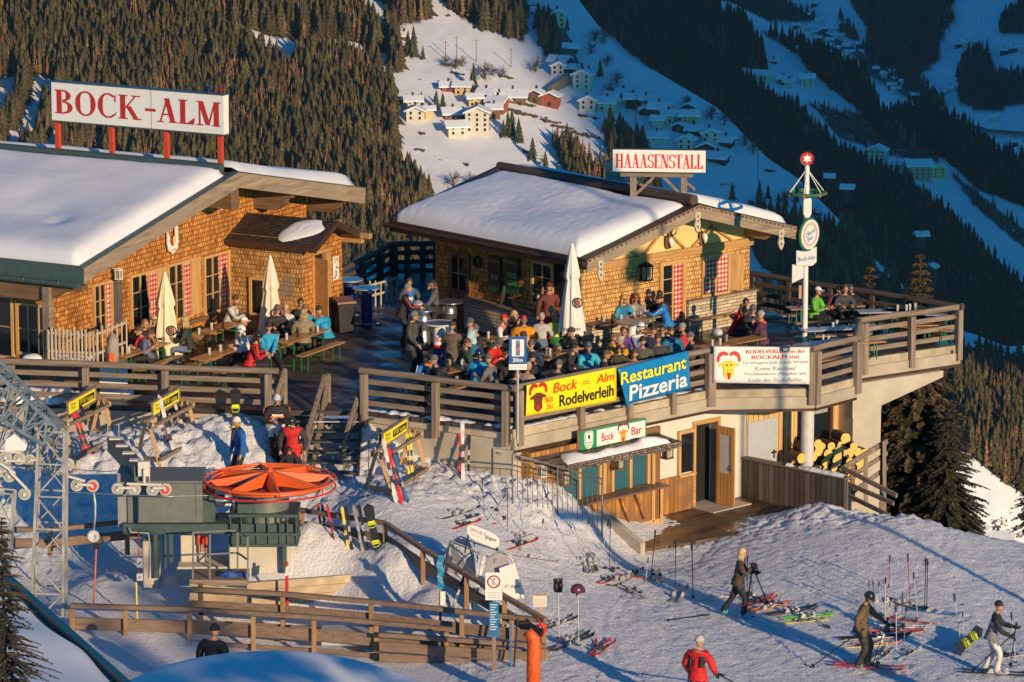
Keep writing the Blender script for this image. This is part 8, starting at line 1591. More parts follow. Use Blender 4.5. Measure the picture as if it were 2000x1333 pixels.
mb=MB(); mb.tube([AY(u,v,Yq+1.-.06*i) for i,(u,v) in enumerate(((866,1135),(869,1085),(880,1058),(900,1048),(925,1060),(934,1095),(940,1180)))],.018,6); mb.tube([AY(u,v,Yq-.1) for u,v in ((955,1200),(948,1120),(955,1088),(975,1076),(996,1084),(1010,1120),(1030,1180))],.018,6); mb.tube([AY(880,1058,Yq+.9),AY(955,1088,Yq)],.016,6); mb.tube([AY(925,1060,Yq+.8),AY(996,1084,Yq-.1)],.016,6)
for k in range(7): a=AY(890,1062,Yq+.9).lerp(AY(965,1092,Yq),k/6); mb.tube([a,a+Vector((.06,-.1,.02)),a+Vector((.08,-.12,-.06))],.01,5)
mb.build('tube_frame',M['gal'],t,smooth=True); c=AY(944,1047,Yq+.2); 
mb=MB(); V=[]
for k in range(36):
    a=2*math.pi*k/36; ca,sa=math.cos(a),math.sin(a); x=math.copysign(abs(ca)**.6,ca)*.36; z=math.copysign(abs(sa)**.6,sa)*.17; V.append((x,z-x*.42))
mb.poly([(c.x+x,c.z+z) for x,z in V],c.y-.05,c.y-.02); mb.build('oval_sign',M['white'],t); text_mesh('lettering','SPORT',.085,plain((.35,.10,.12),.5),t,c.x-.12,c.z+.10,c.y-.054,width=.36,skew=-.42); text_mesh('lettering','jäger',.11,M['black'],t,c.x+.17,c.z-.06,c.y-.055,width=.26,skew=-.42,offset=.01); text_mesh('lettering','SERVICE',.035,gt,t,c.x-.1,c.z-.02,c.y-.054,width=.34,skew=-.42)
p=AY(1003,1146,Yq-.2); text_mesh('lettering','RT',.07,redp,t,p.x-.14,p.z,p.y-.006,width=.1); text_mesh('lettering','jäger',.09,M['black'],t,p.x+.05,p.z,p.y-.006,width=.24)
mb=MB(); mb.cyl(c+Vector((-.3,0,.2)),c+Vector((-.42,0,-.4)),.02,n=6); mb.cyl(c+Vector((.3,0,-.2)),c+Vector((.35,0,-.6)),.03,n=6); mb.build('post',M['black'],t)
for q in ((918,1195,940,1080,'silver'),(925,1196,946,1082,'white'),(880,1198,905,1130,'black')): a=GG(q[0],q[1]); put_ski(a,AY(q[2],q[3],a.y+.3),q[4],'leaning on the white rental stand')
# ================================================================ people
SKIN=plain((.50,.27,.17),.55,0,.08,9,name='skin'); 
def ik(S,T,a,b,pole):
    S=Vector(S);T=Vector(T); d=T-S; L=d.length; mx=(a+b)*.995
    if L>mx: T=S+d*(mx/L); d=T-S; L=mx
    x=(a*a-b*b+L*L)/(2*L); h=math.sqrt(max(0,a*a-x*x)); n=d.normalized(); p=Vector(pole); p=(p-n*p.dot(n)).normalized(); return S+n*x+p*h,T
def skin_mesh(V,E,Rr,root,sub=1):
    me=bpy.data.meshes.new('b'); me.from_pydata(V,E,[]); o=bpy.data.objects.new('b',me); C.objects.link(o); m=o.modifiers.new('s','SKIN'); 
    sv=me.skin_vertices[0].data
    for i,r in enumerate(Rr): sv[i].radius=r if isinstance(r,tuple) else (r,r)
    sv[root].use_root=True; m.use_smooth_shade=True; s=o.modifiers.new('u','SUBSURF'); s.levels=sub; s.render_levels=sub
    dg=bpy.context.evaluated_depsgraph_get(); out=bpy.data.meshes.new_from_object(o.evaluated_get(dg)); bpy.data.objects.remove(o); bpy.data.meshes.remove(me); return out
def col(c,rough=.7): 
    k_=(tuple(c),rough,0,.22,7); new=k_ not in _pm; m=plain(tuple(c),rough,0,.22,7,name='cloth')
    if new: n=m.node_tree; bump(n,n.nodes['Principled BSDF'],noi(n,coords(n,'obj',(1,1,1.8)),9,4),.9,.05)
    return m
def person(loc,face,label,jacket,pants=(.02,.02,.022),pose='sit',hair=(.06,.035,.02),hat=None,helmet=None,cap=None,shades=False,goggles=False,handL=None,handR=None,lean=8,yaw=0,nod=0,long=False,sleeve=None,lower=None,scarf=None,gloves=None,boots=(.03,.03,.035),scale=1.,bulk=1.,feet=None,knee=None,bald=False,panel=None,group=None,seat=.46,stripe=None,hood=None,stance=.12,fur=None,mid=None):
    """local frame: faces +y, x to the person's right, feet at z=0"""
    t=thing('person',label,'person',loc,R(face-90)); s=scale; t.scale=(s,s,s)
    P={}; B=bulk; ln=R(lean)
    hz=.93 if pose!='sit' else seat+.09; hy=0.
    def up(h,fw=0.): return Vector((0,hy+math.sin(ln)*h+fw,hz+math.cos(ln)*h))
    pel=Vector((0,hy,hz)); wa=up(.17); chst=up(.36); nk=up(.52); hd=up(.60,.02); 
    V=[pel,wa,chst,up(.46),nk,hd]; RR=[(.155*B,.125*B),(.145*B,.12*B),(.17*B,.13*B),(.115*B,.10*B),(.058,.058),(.05,.05)]; E=[(0,1),(1,2),(2,3),(3,4),(4,5)]; seg=[('t',0,1),('t',1,2),('t',2,3),('n',3,4),('n',4,5)]
    hands=[]
    for sd,hp in ((-1,handL),(1,handR)):
        sh=up(.44)+Vector((sd*.19*B,0,0))
        if hp is None: hp=(sd*.15,.40,.80) if pose=='sit' else (sd*.30,.10,.84)
        T=Vector(hp); el,wr=ik(sh,T,.29,.26,(sd*.6,-.5,-.8)); i=len(V); V+=[sh,el,wr]; RR+=[.088*B,.066*B,.052]; E+=[(3,i),(i,i+1),(i+1,i+2)]; seg+=[('t',3,i),('a',i,i+1),('a',i+1,i+2)]
        hands.append((wr,(wr-el).normalized(),sd))
    legs=[]
    for k,sd in enumerate((-1,1)):
        hip=pel+Vector((sd*.095,0,-.03))
        if feet: F_=Vector(feet[k])
        elif pose=='sit': F_=Vector((sd*.13,.46,.09))
        else: F_=Vector((sd*stance,.02,.09))
        kn,an=ik(hip,F_,.44,.43,(sd*.1,1,.25 if pose!='sit' else 1.2)); i=len(V); V+=[hip,kn,an,an+Vector((0,-.03,-.03)),an+Vector((0,.16,-.045))]; RR+=[.105*B,.078*B,.068,.06,.048]; E+=[(0,i),(i,i+1),(i+1,i+2),(i+2,i+3),(i+2,i+4)]; seg+=[('l',0,i),('l',i,i+1),('l',i+1,i+2),('f',i+2,i+3),('f',i+2,i+4)]
        legs.append(an)
    body=skin_mesh([tuple(v) for v in V],E,RR,0)
    n0=len(body.vertices); 
    # head and hands joined into the same mesh
    hr=Matrix.Rotation(R(-yaw),3,'Z')@Matrix.Rotation(R(-nod)-ln*.4,3,'X'); hc=hd+Vector((0,.01,0))+hr@Vector((0,.01,.10))
    mb=MB(); mb.v=[v.co[:] for v in body.vertices]; mb.f=[tuple(p.vertices) for p in body.polygons]
    segs=[(k,V[a],V[b]) for k,a,b in seg]; A0=np.array([tuple(q[1]) for q in segs]);B0=np.array([tuple(q[2]) for q in segs]); AB=B0-A0; L2=(AB**2).sum(1)+1e-9
    cen=np.array([p.center[:] for p in body.polygons]); tt=np.clip(((cen[:,None]-A0)*AB).sum(2)/L2,0,1); dd=np.linalg.norm(cen[:,None]-(A0+AB*tt[...,None]),axis=2); ki=dd.argmin(1)
    mats=[col(jacket),col(pants),SKIN,col(boots,.4),col(sleeve or jacket),col(lower or jacket),col(gloves) if gloves else SKIN,M['black'],col(mid or jacket)]
    mi=[]
    for c_,k in zip(cen,ki):
        kd=segs[k][0]; loc_z=(Vector(c_)-pel).dot(Vector((0,math.sin(ln),math.cos(ln))))
        if kd=='t': m_=0 if loc_z>.20 or not lower else 5
        elif kd=='a': m_=4
        elif kd=='n': m_=0 if loc_z<.50 else 2
        elif kd=='l': m_=1 if (pose=='sit' and c_[1]>hy+.10) or loc_z<(-.14) or (pose=='sit' and loc_z<-.06) else (5 if lower else 0)
        else: m_=3
        if kd=='t' and mid and .22<loc_z<.36 : m_=8
        if loc_z<-.0 and kd=='l' and False: m_=1
        mi.append(m_)
    mb.m=mi
    def hb(): return len(mb.f)
    mb.mat(2); mb.ball(hc,(.073,.092,.112),12,8,rot=hr)
    mb.tube([hc+hr@Vector((0,.086,.02)),hc+hr@Vector((0,.112,-.018)),hc+hr@Vector((0,.088,-.028))],[.010,.015,.012],6)
    for sx in (-1,1): mb.ball(hc+hr@Vector((sx*.074,-.005,-.01)),(.012,.02,.03),6,4,rot=hr)
    mb.ball(hc+hr@Vector((0,.06,-.085)),(.03,.03,.025),7,4,rot=hr)
    mb.mat(7)
    if not shades and not goggles:
        for sx in (-1,1): mb.ball(hc+hr@Vector((sx*.028,.083,.015)),(.011,.006,.006),6,3,rot=hr)
    mb.box(0,0,0,0,0,0) if False else None
    mb.mat(6)
    gsc=1.25 if gloves else 1.
    for wr,d,sd in hands:
        d=(d+Vector((0,.15,-.1))).normalized(); side=d.cross(Vector((0,0,1))).normalized()*sd; nrm=side.cross(d).normalized()
        mb.tube([wr-d*.02,wr+d*.02,wr+d*.06*gsc,wr+d*.085*gsc],[.026*gsc,.033*gsc,.036*gsc,.026*gsc],8)
        for k in range(4):
            b=wr+d*.075*gsc+side*((k-1.5)*.018*gsc); Lf=(.055,.07,.066,.05)[k]*gsc; mb.tube([b,b+d*Lf*.5-nrm*.006,b+d*Lf*.8-nrm*.03*gsc,b+d*Lf*.75-nrm*.05*gsc],[.0095*gsc,.009*gsc,.008*gsc,.006*gsc],5)
        b=wr+d*.03*gsc-side*.03*gsc; mb.tube([b,b-side*.022*gsc+d*.025*gsc-nrm*.01,b-side*.02*gsc+d*.055*gsc-nrm*.02],[.012*gsc,.011*gsc,.008*gsc],5)
    o=mb.build('body',mats,t,fix=False); o.data.polygons.foreach_set('use_smooth',[True]*len(o.data.polygons)); bpy.data.meshes.remove(body)
    if panel:   # chest panel or print
        for (x0,x1,z0,z1,cc) in panel:
            q=MB(); Vp=[]; 
            for i in range(7):
                for j in range(4): x=x0+(x1-x0)*i/6; z=z0+(z1-z0)*j/3; fy=math.sqrt(max(.0,1-(x/(.21*B))**2)); side_=1 if len(cc)<4 else -1; Vp.append(up(z)+Vector((x,side_*(.142*B*fy+.012),0)))
            q.add(Vp,[(i*4+j,i*4+j+1,(i+1)*4+j+1,(i+1)*4+j) for i in range(6) for j in range(3)]); q.build('jacket_panel',col(cc[:3]),t,smooth=True,fix=False)
    # hair and headwear
    def headpart(name,mat,r,z0,off=(0,-.012,.012),extra=None):
        q=MB(); q.ball(hc+hr@Vector(off),r,14,8,z0,rot=hr)
        if extra: extra(q)
        q.build(name,mat,t,smooth=True)
    if helmet: 
        headpart('helmet',plain(tuple(helmet),.22,0,.08,name='helmet_shell'),(.105,.125,.125),-.30,(0,-.012,.022),lambda q:[q.ball(hc+hr@Vector((sx*.085,-.01,-.04)),(.028,.045,.05),8,5,rot=hr) for sx in (-1,1)])
        q=MB(); q.tube([hc+hr@Vector((math.sin(a)*.105,math.cos(a)*.122-.012,.045)) for a in np.linspace(-1.9,1.9,9)],.016,6); q.build('goggle_strap',M['black'],t,smooth=True)
    elif hat:
        headpart('hat',plain(tuple(hat),.9,0,.2,30,name='knit'),(.088,.108,.115),-.12,(0,-.014,.03)); 
        q=MB(); q.tube([hc+hr@Vector((math.sin(a)*.086,math.cos(a)*.104-.012,.022)) for a in np.linspace(0,6.283,15)],.017,6,False); q.build('hat_band',plain(tuple(x*.8 for x in hat),.9,0,.2,30,name='knit'),t,smooth=True)
    elif cap:
        headpart('cap',col(cap),(.084,.10,.10),.05,(0,-.008,.03)); q=MB(); q.hexa([hc+hr@Vector(v) for v in ((-.06,.07,.035),(.06,.07,.035),(.045,.17,.025),(-.045,.17,.025),(-.06,.07,.043),(.06,.07,.043),(.045,.17,.033),(-.045,.17,.033))]); q.build('cap_peak',col(cap),t)
    if not bald and (not helmet or long):
        hm=plain(tuple(hair),.7,0,.35,14,name='hair')
        def ex(q):
            if long:
                rr=random.Random(int(loc[0]*99)); 
                for k in range(9): a=math.pi*(1.0+k/8.); b0=hc+hr@Vector((math.cos(a)*.075,math.sin(a)*.09,.0)); q.tube([b0,b0+Vector((math.cos(a)*.02,math.sin(a)*.025,-.10)),b0+Vector((math.cos(a)*.03,math.sin(a)*.02,-.19-.03*rr.random()))],[.032,.030,.010],6)
        if hat or cap or helmet:
            if long or not hat: headpart('hair',hm,(.079,.09,.09),-.5,(0,-.022,-.01),ex)
        else: headpart('hair',hm,(.086,.103,.105),-.18,(0,-.02,.022),ex)
    if shades or goggles:
        q=MB(); 
        for sx in (-1,1): q.ball(hc+hr@Vector((sx*.032,.088,.018)),(.028,.012,.018 if shades else .026),8,5,rot=hr)
        q.tube([hc+hr@Vector((x,y,.02)) for x,y in ((-.078,.0),(-.06,.075),(0,.098),(.06,.075),(.078,.0))],.006,5); q.build('sunglasses',M['black'],t,smooth=True)
    if scarf: q=MB(); q.tube([nk+Vector((math.sin(a)*.075,math.cos(a)*.075,-.01)) for a in np.linspace(0,6.283,13)],.038,8,False); q.tube([nk+Vector((.02,.09,-.03)),nk+Vector((.03,.15,-.16)),nk+Vector((.02,.16,-.28))],[.035,.03,.02],7); q.build('scarf',col(scarf),t,smooth=True)
    elif hood or pose!='x': 
        q=MB(); q.tube([nk+Vector((math.sin(a)*.07,math.cos(a)*.068-.005,-.035+.012*math.cos(a))) for a in np.linspace(0,6.283,13)],.032,8,False); q.build('collar',col(hood or jacket),t,smooth=True)
    if stripe:
        q=MB(); 
        for (wr,d,sd),sh in zip(hands,(6,9)): q.tube([Vector(V[sh])+Vector((sd*.07,0,.05)),Vector(V[sh+1])+Vector((sd*.055,-.01,.02)),Vector(V[sh+2])+Vector((sd*.035,0,.03))],.016,5)
        q.build('sleeve_stripe',col(stripe),t,smooth=True)
    if fur: q=MB(); q.tube([nk+Vector((math.sin(a)*.1,math.cos(a)*.09-.03,.02)) for a in np.linspace(1.6,4.7,9)],.05,8); q.build('fur_hood',plain(tuple(fur),.95,0,.4,30,name='fur'),t,smooth=True)
    # hem of the jacket
    q=MB(); V2=[];n=18; dn=Vector((0,math.sin(ln),math.cos(ln)))
    for j,(hh,rx,ry) in enumerate(((.10,.150,.125),(.0,.172,.148),(-.08 if pose!='sit' else -.04,.185,.158))):
        for k in range(n): a=6.283*k/n; V2.append(pel+dn*hh+Vector((math.cos(a)*rx*B,math.sin(a)*ry*B,0)))
    q.add(V2,[(j*n+k,j*n+(k+1)%n,(j+1)*n+(k+1)%n,(j+1)*n+k) for j in range(2) for k in range(n)]); q.build('jacket_hem',mats[5] if lower else mats[0],t,smooth=True,fix=False)
    return t
def sit(u,v,face,label,jacket,**k):
    k.setdefault('pose','sit'); z=1.27*k.get('scale',1.) if k['pose']=='sit' else 1.75*k.get('scale',1.); k.setdefault('scale',1.); p=G(u,v,z); p.z=0; return person(p,face,label,jacket,**k)
BL_=(.02,.13,.40);CY=(.02,.34,.58);BK=(.018,.018,.02);RD=(.62,.02,.02);OR=(.85,.30,.01);GY=(.25,.25,.25);WH=(.70,.69,.67);KH=(.10,.08,.045);br=(.10,.05,.025);bl=(.48,.33,.14);gyh=(.35,.33,.31)
tb=(.0,.36,.82)
# --- by the large chalet
sit(262,640,-10,'person in a lilac grey jacket bent over the table left of the cream parasol',(.22,.20,.27),hair=br,lean=38,handR=(.2,.5,.8),handL=(-.15,.5,.8))
sit(278,628,-60,'person with loose light brown hair behind the lilac jacket',BK,hair=(.30,.17,.08),long=True,lean=12)
sit(299,622,-70,'blond woman in black beside the cream parasol',BK,hair=bl,long=True,shades=True,lean=5)
sit(290,641,200,'person with brown hair in a red collared jacket close to the cream parasol',(.10,.12,.20),hair=br,scarf=RD,lean=20)
sit(371,625,172,'person with a blond ponytail in a dark green black jacket and jeans',(.03,.04,.035),pants=(.16,.22,.34),hair=bl,long=True,lean=10)
sit(441,580,-8,'man with brown hair in a pale grey sweater leaning on the wall table',(.50,.48,.46),hair=(.08,.04,.02),lean=22,handR=(.1,.52,.82),handL=(-.12,.50,.82),gloves=None)
sit(462,625,0,'person in a white cap and white jacket with closed eyes toward the sun',WH,cap=(.78,.77,.74),hair=bl,lean=14)
sit(486,642,180,'person in a white helmet and white and maroon jacket',WH,helmet=(.72,.71,.69),lower=(.20,.03,.06),lean=15)
sit(486,655,10,'person in a black helmet and bright red jacket behind the left railing',RD,helmet=(.02,.025,.02),lean=18,stripe=(.05,.05,.05),bulk=1.05)
sit(525,637,-75,'person in a black beanie, sunglasses and bright blue jacket in front of the peach parasol',CY,hat=(.03,.03,.03),shades=True,lean=-4,stripe=(.7,.75,.8),handL=(-.02,.33,.62),handR=(.10,.33,.60),feet=((-.3,.7,.09),(.2,.6,.09)),bulk=1.05)
sit(560,599,-100,'blond child in white at the table by the chalet corner',WH,hair=bl,scale=.92)
sit(587,588,-85,'dark haired man in black with sunglasses against the weathered shingles',BK,shades=True,hair=(.03,.02,.015),bulk=1.08)
sit(593,612,95,'person with long light hair in a shaggy khaki fur jacket',(.26,.22,.13),hair=(.40,.28,.15),long=True,lean=16,bulk=1.12,fur=(.30,.25,.15))
sit(610,601,150,'brown haired man in a bright blue jacket with white shoulder piping',CY,hair=(.20,.11,.06),lean=18,bulk=1.05,stripe=(.75,.78,.8))
sit(640,603,140,'person in a cyan blue jacket with a white collar seen from behind',CY,hair=(.05,.03,.02),lean=26,hood=WH,bulk=1.05)
# --- standing round the keg tables
sit(783,553,5,'man with grey hair in a black jacket with red orange stripes',BK,pose='stand',hair=(.22,.19,.17),lean=14,stripe=(.75,.06,.02),handR=(.1,.5,1.1),handL=(-.1,.45,1.1),panel=[(-.02,.03,.0,.42,(.7,.05,.02,0))])
sit(799,541,-85,'man in a bright blue bib jacket with a white name panel',(.02,.17,.50),pose='stand',hair=(.06,.04,.03),lean=4,sleeve=(.06,.07,.09),panel=[(-.09,.09,.22,.31,WH)],handR=(.15,.4,1.08),handL=(-.2,.35,1.05),nod=14)
sit(852,546,175,'man in a dark grey jacket holding a hand to his face',(.09,.09,.10),pose='stand',cap=BK,handR=(.06,.16,1.56),handL=(-.2,.42,1.08),lower=BK,lean=6,panel=[(-.02,.01,.0,.3,(.6,.7,.05))])
sit(806,608,-35,'man in a grey green beanie and dark quilted jacket standing in the aisle',(.07,.065,.06),pose='stand',hat=(.16,.18,.13),shades=True,yaw=-30,bulk=1.1,pants=(.03,.025,.022),handL=(-.26,.12,.86),handR=(.22,.32,.95),lean=2)
sit(1001,530,112,'man in a long dark olive coat with a red collar at the hut counter',(.035,.038,.03),pose='stand',hair=(.12,.10,.09),scarf=(.65,.05,.02),bulk=1.12,lower=(.035,.038,.03),lean=2)
sit(1073,553,95,'person in a maroon coat and woolly hat at the hut window',(.16,.04,.03),pose='stand',hat=(.12,.02,.02),bulk=1.1,lean=6,handR=(.1,.4,1.1))
sit(882,628,80,'brown haired person in a khaki jacket seen from behind near the drink table',(.11,.085,.055),pose='stand',hair=(.07,.04,.025),bulk=1.1,lean=4,handL=(-.05,.35,1.05),handR=(.05,.35,1.05),pants=(.35,.33,.27))
sit(925,622,165,'person in a grey beanie and pale blue and teal jacket',(.42,.58,.62),pose='stand',hat=(.10,.10,.11),lower=(.02,.14,.22),shades=True,lean=6,handR=(.12,.3,1.0),handL=(-.1,.3,1.0),scale=.97)
# --- middle tables
sit(973,619,-20,'child in a red cap and colourful patterned jacket',(.75,.25,.20),cap=RD,lower=(.20,.10,.45),sleeve=(.80,.70,.65),mid=(.05,.15,.5),lean=12,scale=.97)
sit(996,613,-15,'blond woman in black with sunglasses resting her chin on her hand',BK,hair=bl,long=True,shades=True,handR=(.03,.22,1.02),lean=8)
sit(1022,625,85,'person in a red cap and bright orange jacket seen from behind',OR,cap=RD,hair=(.2,.15,.1),bulk=1.2,lean=14,handR=(.22,.35,.85))
sit(1057,619,85,'grey haired person in a pale grey vest seen from behind',(.48,.47,.45),hair=gyh,lean=12,lower=(.12,.18,.26))
sit(1076,605,85,'bald man in a red jacket partly behind the white parasol',RD,bald=True,lean=8)
sit(1087,616,90,'person with blond hair in a lime and green jacket seen from behind',(.55,.65,.10),hair=(.36,.26,.12),long=True,lower=(.03,.16,.03),lean=12,bulk=1.05)
sit(953,661,-30,'person in a dark grey beanie and bright red jacket looking down',RD,hat=(.10,.09,.09),nod=25,lean=22,bulk=1.12)
sit(829,688,-65,'person in a blue jacket with an orange scarf bending over a bottle',(.02,.17,.50),hair=(.05,.03,.02),scarf=(.85,.28,.02),nod=28,lean=26,bulk=1.05,stripe=(.6,.65,.7))
sit(930,692,70,'person in a navy helmet and cyan jacket behind the front railing',CY,helmet=(.01,.03,.08),lean=14,bulk=1.05)
sit(987,725,20,'person in black with a white zip crouched by the corner post',BK,hair=BK,scale=.92,lean=28,stripe=WH)
sit(1023,716,60,'person in a leopard spotted hood beside the blue sign post',(.38,.30,.22),hat=(.40,.32,.24),lower=(.06,.06,.09),scale=.92,lean=20)
sit(1052,697,165,'dark haired person in a black coat with a hand on the chin',BK,hair=(.02,.015,.012),handR=(.02,.2,1.02),bulk=1.15,lean=12)
sit(1108,676,-15,'dark haired person in a brown black jacket with white print',(.035,.03,.022),hair=(.02,.015,.012),lean=14,bulk=1.1,panel=[(-.05,.08,.14,.26,WH)])
sit(1149,676,-75,'man in a grey beanie, sunglasses and turquoise jacket right of the yellow banner',(.03,.42,.58),hat=(.10,.10,.12),shades=True,lean=-2,bulk=1.1)
sit(1190,657,20,'child with brown hair in a mustard yellow jacket',(.72,.36,.02),hair=(.20,.10,.04),scale=.93,lean=10)
sit(1229,661,190,'short grey haired man in a dark jacket with an orange sleeve',BK,hair=gyh,sleeve=(.75,.38,.02),lean=18,handR=(.0,.5,.95),handL=(-.35,.42,1.05))
sit(1206,678,-80,'boy with dark hair in an olive black jacket looking down behind the blue banner',(.05,.045,.03),hair=(.03,.02,.015),scale=.9,nod=22)
sit(1246,636,-60,'person in a white helmet, sunglasses and white blue jacket',WH,helmet=(.75,.74,.72),shades=True,sleeve=(.20,.28,.42),handR=(.04,.26,.96),lean=10)
sit(1256,666,90,'person with short dark hair in an olive green jacket seen from behind',(.085,.085,.065),hair=(.03,.02,.015),lean=16,bulk=1.05)
sit(1270,644,60,'dark haired person in a navy jacket at the crowded table',(.03,.05,.10),hair=(.04,.03,.03),lean=14)
sit(1287,661,95,'dark haired person in a charcoal jacket seen from behind, by the blue banner',(.045,.045,.045),hair=(.07,.04,.03),lean=16)
sit(1319,646,110,'brown haired person in a teal jacket seen from behind',(.02,.17,.27),hair=(.12,.07,.05),lean=24,bulk=1.15)
sit(1341,638,165,'man with short grey hair in a red and grey jacket',RD,hair=(.28,.24,.21),lower=(.15,.15,.16),hood=WH,lean=8)
for u,v,f,l,c_,h_ in ((901,668,20,'person in a dark green jacket between the drink table and the red jacket',(.03,.06,.04),br),(940,640,200,'dark clothed person under the red cap child, facing left',(.03,.03,.035),(.03,.02,.02)),(1012,655,30,'person in black seated beside the orange jacket',BK,(.05,.03,.02)),(1040,668,-100,'person in a navy jacket facing the camera at the middle table',(.02,.04,.10),br),(1128,646,180,'shadowed person below the white parasol in charcoal',(.04,.04,.045),(.04,.03,.02)),(1172,690,10,'person in a dark brown coat between the turquoise jacket and the boy',(.05,.035,.025),br),(1213,642,-70,'person in a purple jacket behind the mustard yellow child',(.12,.04,.22),br),(1296,640,-100,'person in black across the crowded table, facing the camera',BK,(.05,.03,.02)),(965,700,150,'person in a grey jacket low behind the front railing',(.14,.14,.15),(.03,.02,.02)),(1085,712,60,'person in a dark coat directly behind the yellow banner',(.03,.03,.035),br),(1238,690,80,'person in a dark grey coat low behind the blue banner, left',(.05,.05,.055),br),(860,700,200,'person in a black jacket across from the orange scarf',BK,br),(540,600,-80,'person in a dark jacket half hidden by the peach parasol',(.04,.03,.03),br),(1360,655,200,'person in a dark grey jacket at the right end of the crowded table',(.07,.07,.08),(.2,.17,.15)),(1470,600,-90,'person in dark clothes hidden behind the carafes',(.03,.03,.04),br),(1648,560,-80,'person in dark grey at the shaded back table',(.05,.05,.06),br)): sit(u,v,f,l,c_,hair=h_,lean=12,shades=(u%3==0),hat=((.12,.11,.12) if u%5==0 else None))
# --- along the hut wall
sit(1192,578,-90,'shadowed person in black hooded coat at the hut wall, leftmost on the bench',BK,hat=(.02,.02,.02),bulk=1.1)
sit(1215,581,-60,'blond woman with sunglasses in a blue cyan vest at the hut wall',(.02,.16,.32),hair=bl,long=True,shades=True,sleeve=(.02,.30,.45))
sit(1240,578,-80,'red haired woman with sunglasses in a beige sweater at the hut wall',(.48,.43,.34),hair=(.22,.06,.03),long=True,shades=True)
sit(1267,571,-95,'person in a hooded navy jacket sitting against the gable wall',(.03,.035,.06),hat=(.03,.035,.06),bulk=1.1)
sit(1289,573,-95,'person in black with goggles on the head sitting by the gable door',BK,hair=(.02,.015,.012),goggles=True,bulk=1.05)
sit(1306,580,175,'dark haired man in a vivid blue jacket reaching over the table',(.01,.20,.58),hair=(.03,.02,.015),bulk=1.12,lean=20,handL=(-.1,.62,.84),handR=(.1,.55,.84),stripe=(.4,.6,.8),panel=[(-.06,.0,.05,.38,WH)])
# --- long table at the right
sit(1432,595,-30,'brown haired woman in a red and white jacket covering her face',RD,hair=(.16,.09,.05),long=True,handR=(.04,.16,1.10),handL=(-.1,.3,.86),stripe=WH,lean=24)
sit(1455,588,-80,'dark haired man with sunglasses in a dark jacket behind the carafes',(.05,.04,.045),hair=(.03,.02,.015),shades=True)
sit(1491,614,160,'grey haired woman in a plum jacket with an orange scarf drinking',(.10,.035,.07),hair=(.38,.33,.30),scarf=(.80,.08,.02),handR=(.06,.24,1.0),handL=(-.06,.24,.98),lean=4,bulk=1.12,shades=True)
sit(1590,566,-30,'person in a white cap and neon green jacket behind the white pole',(.12,.45,.04),cap=WH,shades=True,scale=.98)
sit(1626,556,-60,'person in a dark red jacket leaning over the back table',(.15,.02,.035),hair=(.03,.02,.015),lean=28)
sit(1687,558,170,'person in a black helmet and black jacket reaching across the back table',BK,helmet=(.05,.05,.055),lean=32,handR=(.1,.62,.86),handL=(-.05,.6,.86),bulk=1.1)
# --- below the steps and on the slope
def on(u,v,face,label,jacket,**k):
    k.setdefault('pose','stand'); p=GG(u,v); return person(p,face,label,jacket,**k)
on(541,908,-80,'man in a black, white and orange ski jacket at the foot of the steps',BK,hat=(.55,.55,.55),mid=(.80,.78,.74),lower=(.70,.68,.64),bulk=1.22,handL=(-.08,.30,1.10),handR=(.10,.30,1.12),stripe=(.75,.20,.02),nod=12,panel=[(-.17,.17,.26,.30,(.80,.22,.02))],pants=(.015,.015,.018),shades=True,scale=1.02)
on(573,945,-95,'person in a black helmet and red jacket with black shoulders below the steps',RD,helmet=(.03,.03,.03),sleeve=(.04,.035,.04),bulk=1.25,nod=30,pants=BK,scale=.98,hood=BK)
on(472,946,-150,'person in a cream beanie and blue jacket walking left of the steps',(.01,.10,.33),hat=(.72,.66,.54),scarf=(.05,.055,.05),bulk=1.15,yaw=30,handR=(.34,.12,.8),handL=(-.36,.2,.82),scale=.97)
on(566,957,-90,'child in a black shiny helmet just behind the orange wheel',BK,helmet=(.02,.025,.04),scale=.62,bulk=1.2,goggles=True)
pp=G(415,1391,-3.2); person(pp,60,'dark silhouetted person in the bottom lane',(.012,.012,.014),pose='stand',hat=(.012,.012,.014),bulk=1.25,scale=1.08)
W1=on(1440,1207,-8,'blond woman in a brown jacket walking in turquoise ski boots with poles in her hand',(.06,.045,.025),hair=(.62,.46,.22),long=True,shades=True,handR=(.10,.34,1.30),handL=(-.12,.40,1.12),pants=(.018,.018,.03),boots=(.03,.42,.46),feet=((-.09,-.38,.13),(.09,.14,.09)),lean=7,bulk=1.05,gloves=BK,scale=.94,hood=(.02,.02,.02),hat=None)
W2=on(1680,1306,-14,'man in an olive brown jacket and dark helmet standing on skis with two poles',(.13,.09,.045),helmet=(.03,.035,.03),pants=(.035,.036,.032),boots=(.22,.21,.19),handR=(.28,.02,.90),handL=(-.10,.52,1.05),gloves=BK,lean=9,nod=22,bulk=1.15,goggles=True,feet=((-.11,.10,.10),(.11,-.06,.10)),lower=(.13,.09,.045))
W3=on(1934,1318,-6,'woman in a black and grey jacket and white trousers on skis',(.025,.025,.03),hair=(.015,.012,.012),shades=True,mid=(.42,.42,.42),lower=(.20,.20,.21),pants=(.72,.68,.60),boots=(.30,.30,.29),handR=(.22,.42,.98),handL=(-.14,.50,1.10),gloves=BK,lean=12,bulk=1.0,feet=((-.10,-.16,.10),(.10,.12,.10)),scale=.96,sleeve=(.02,.02,.022))
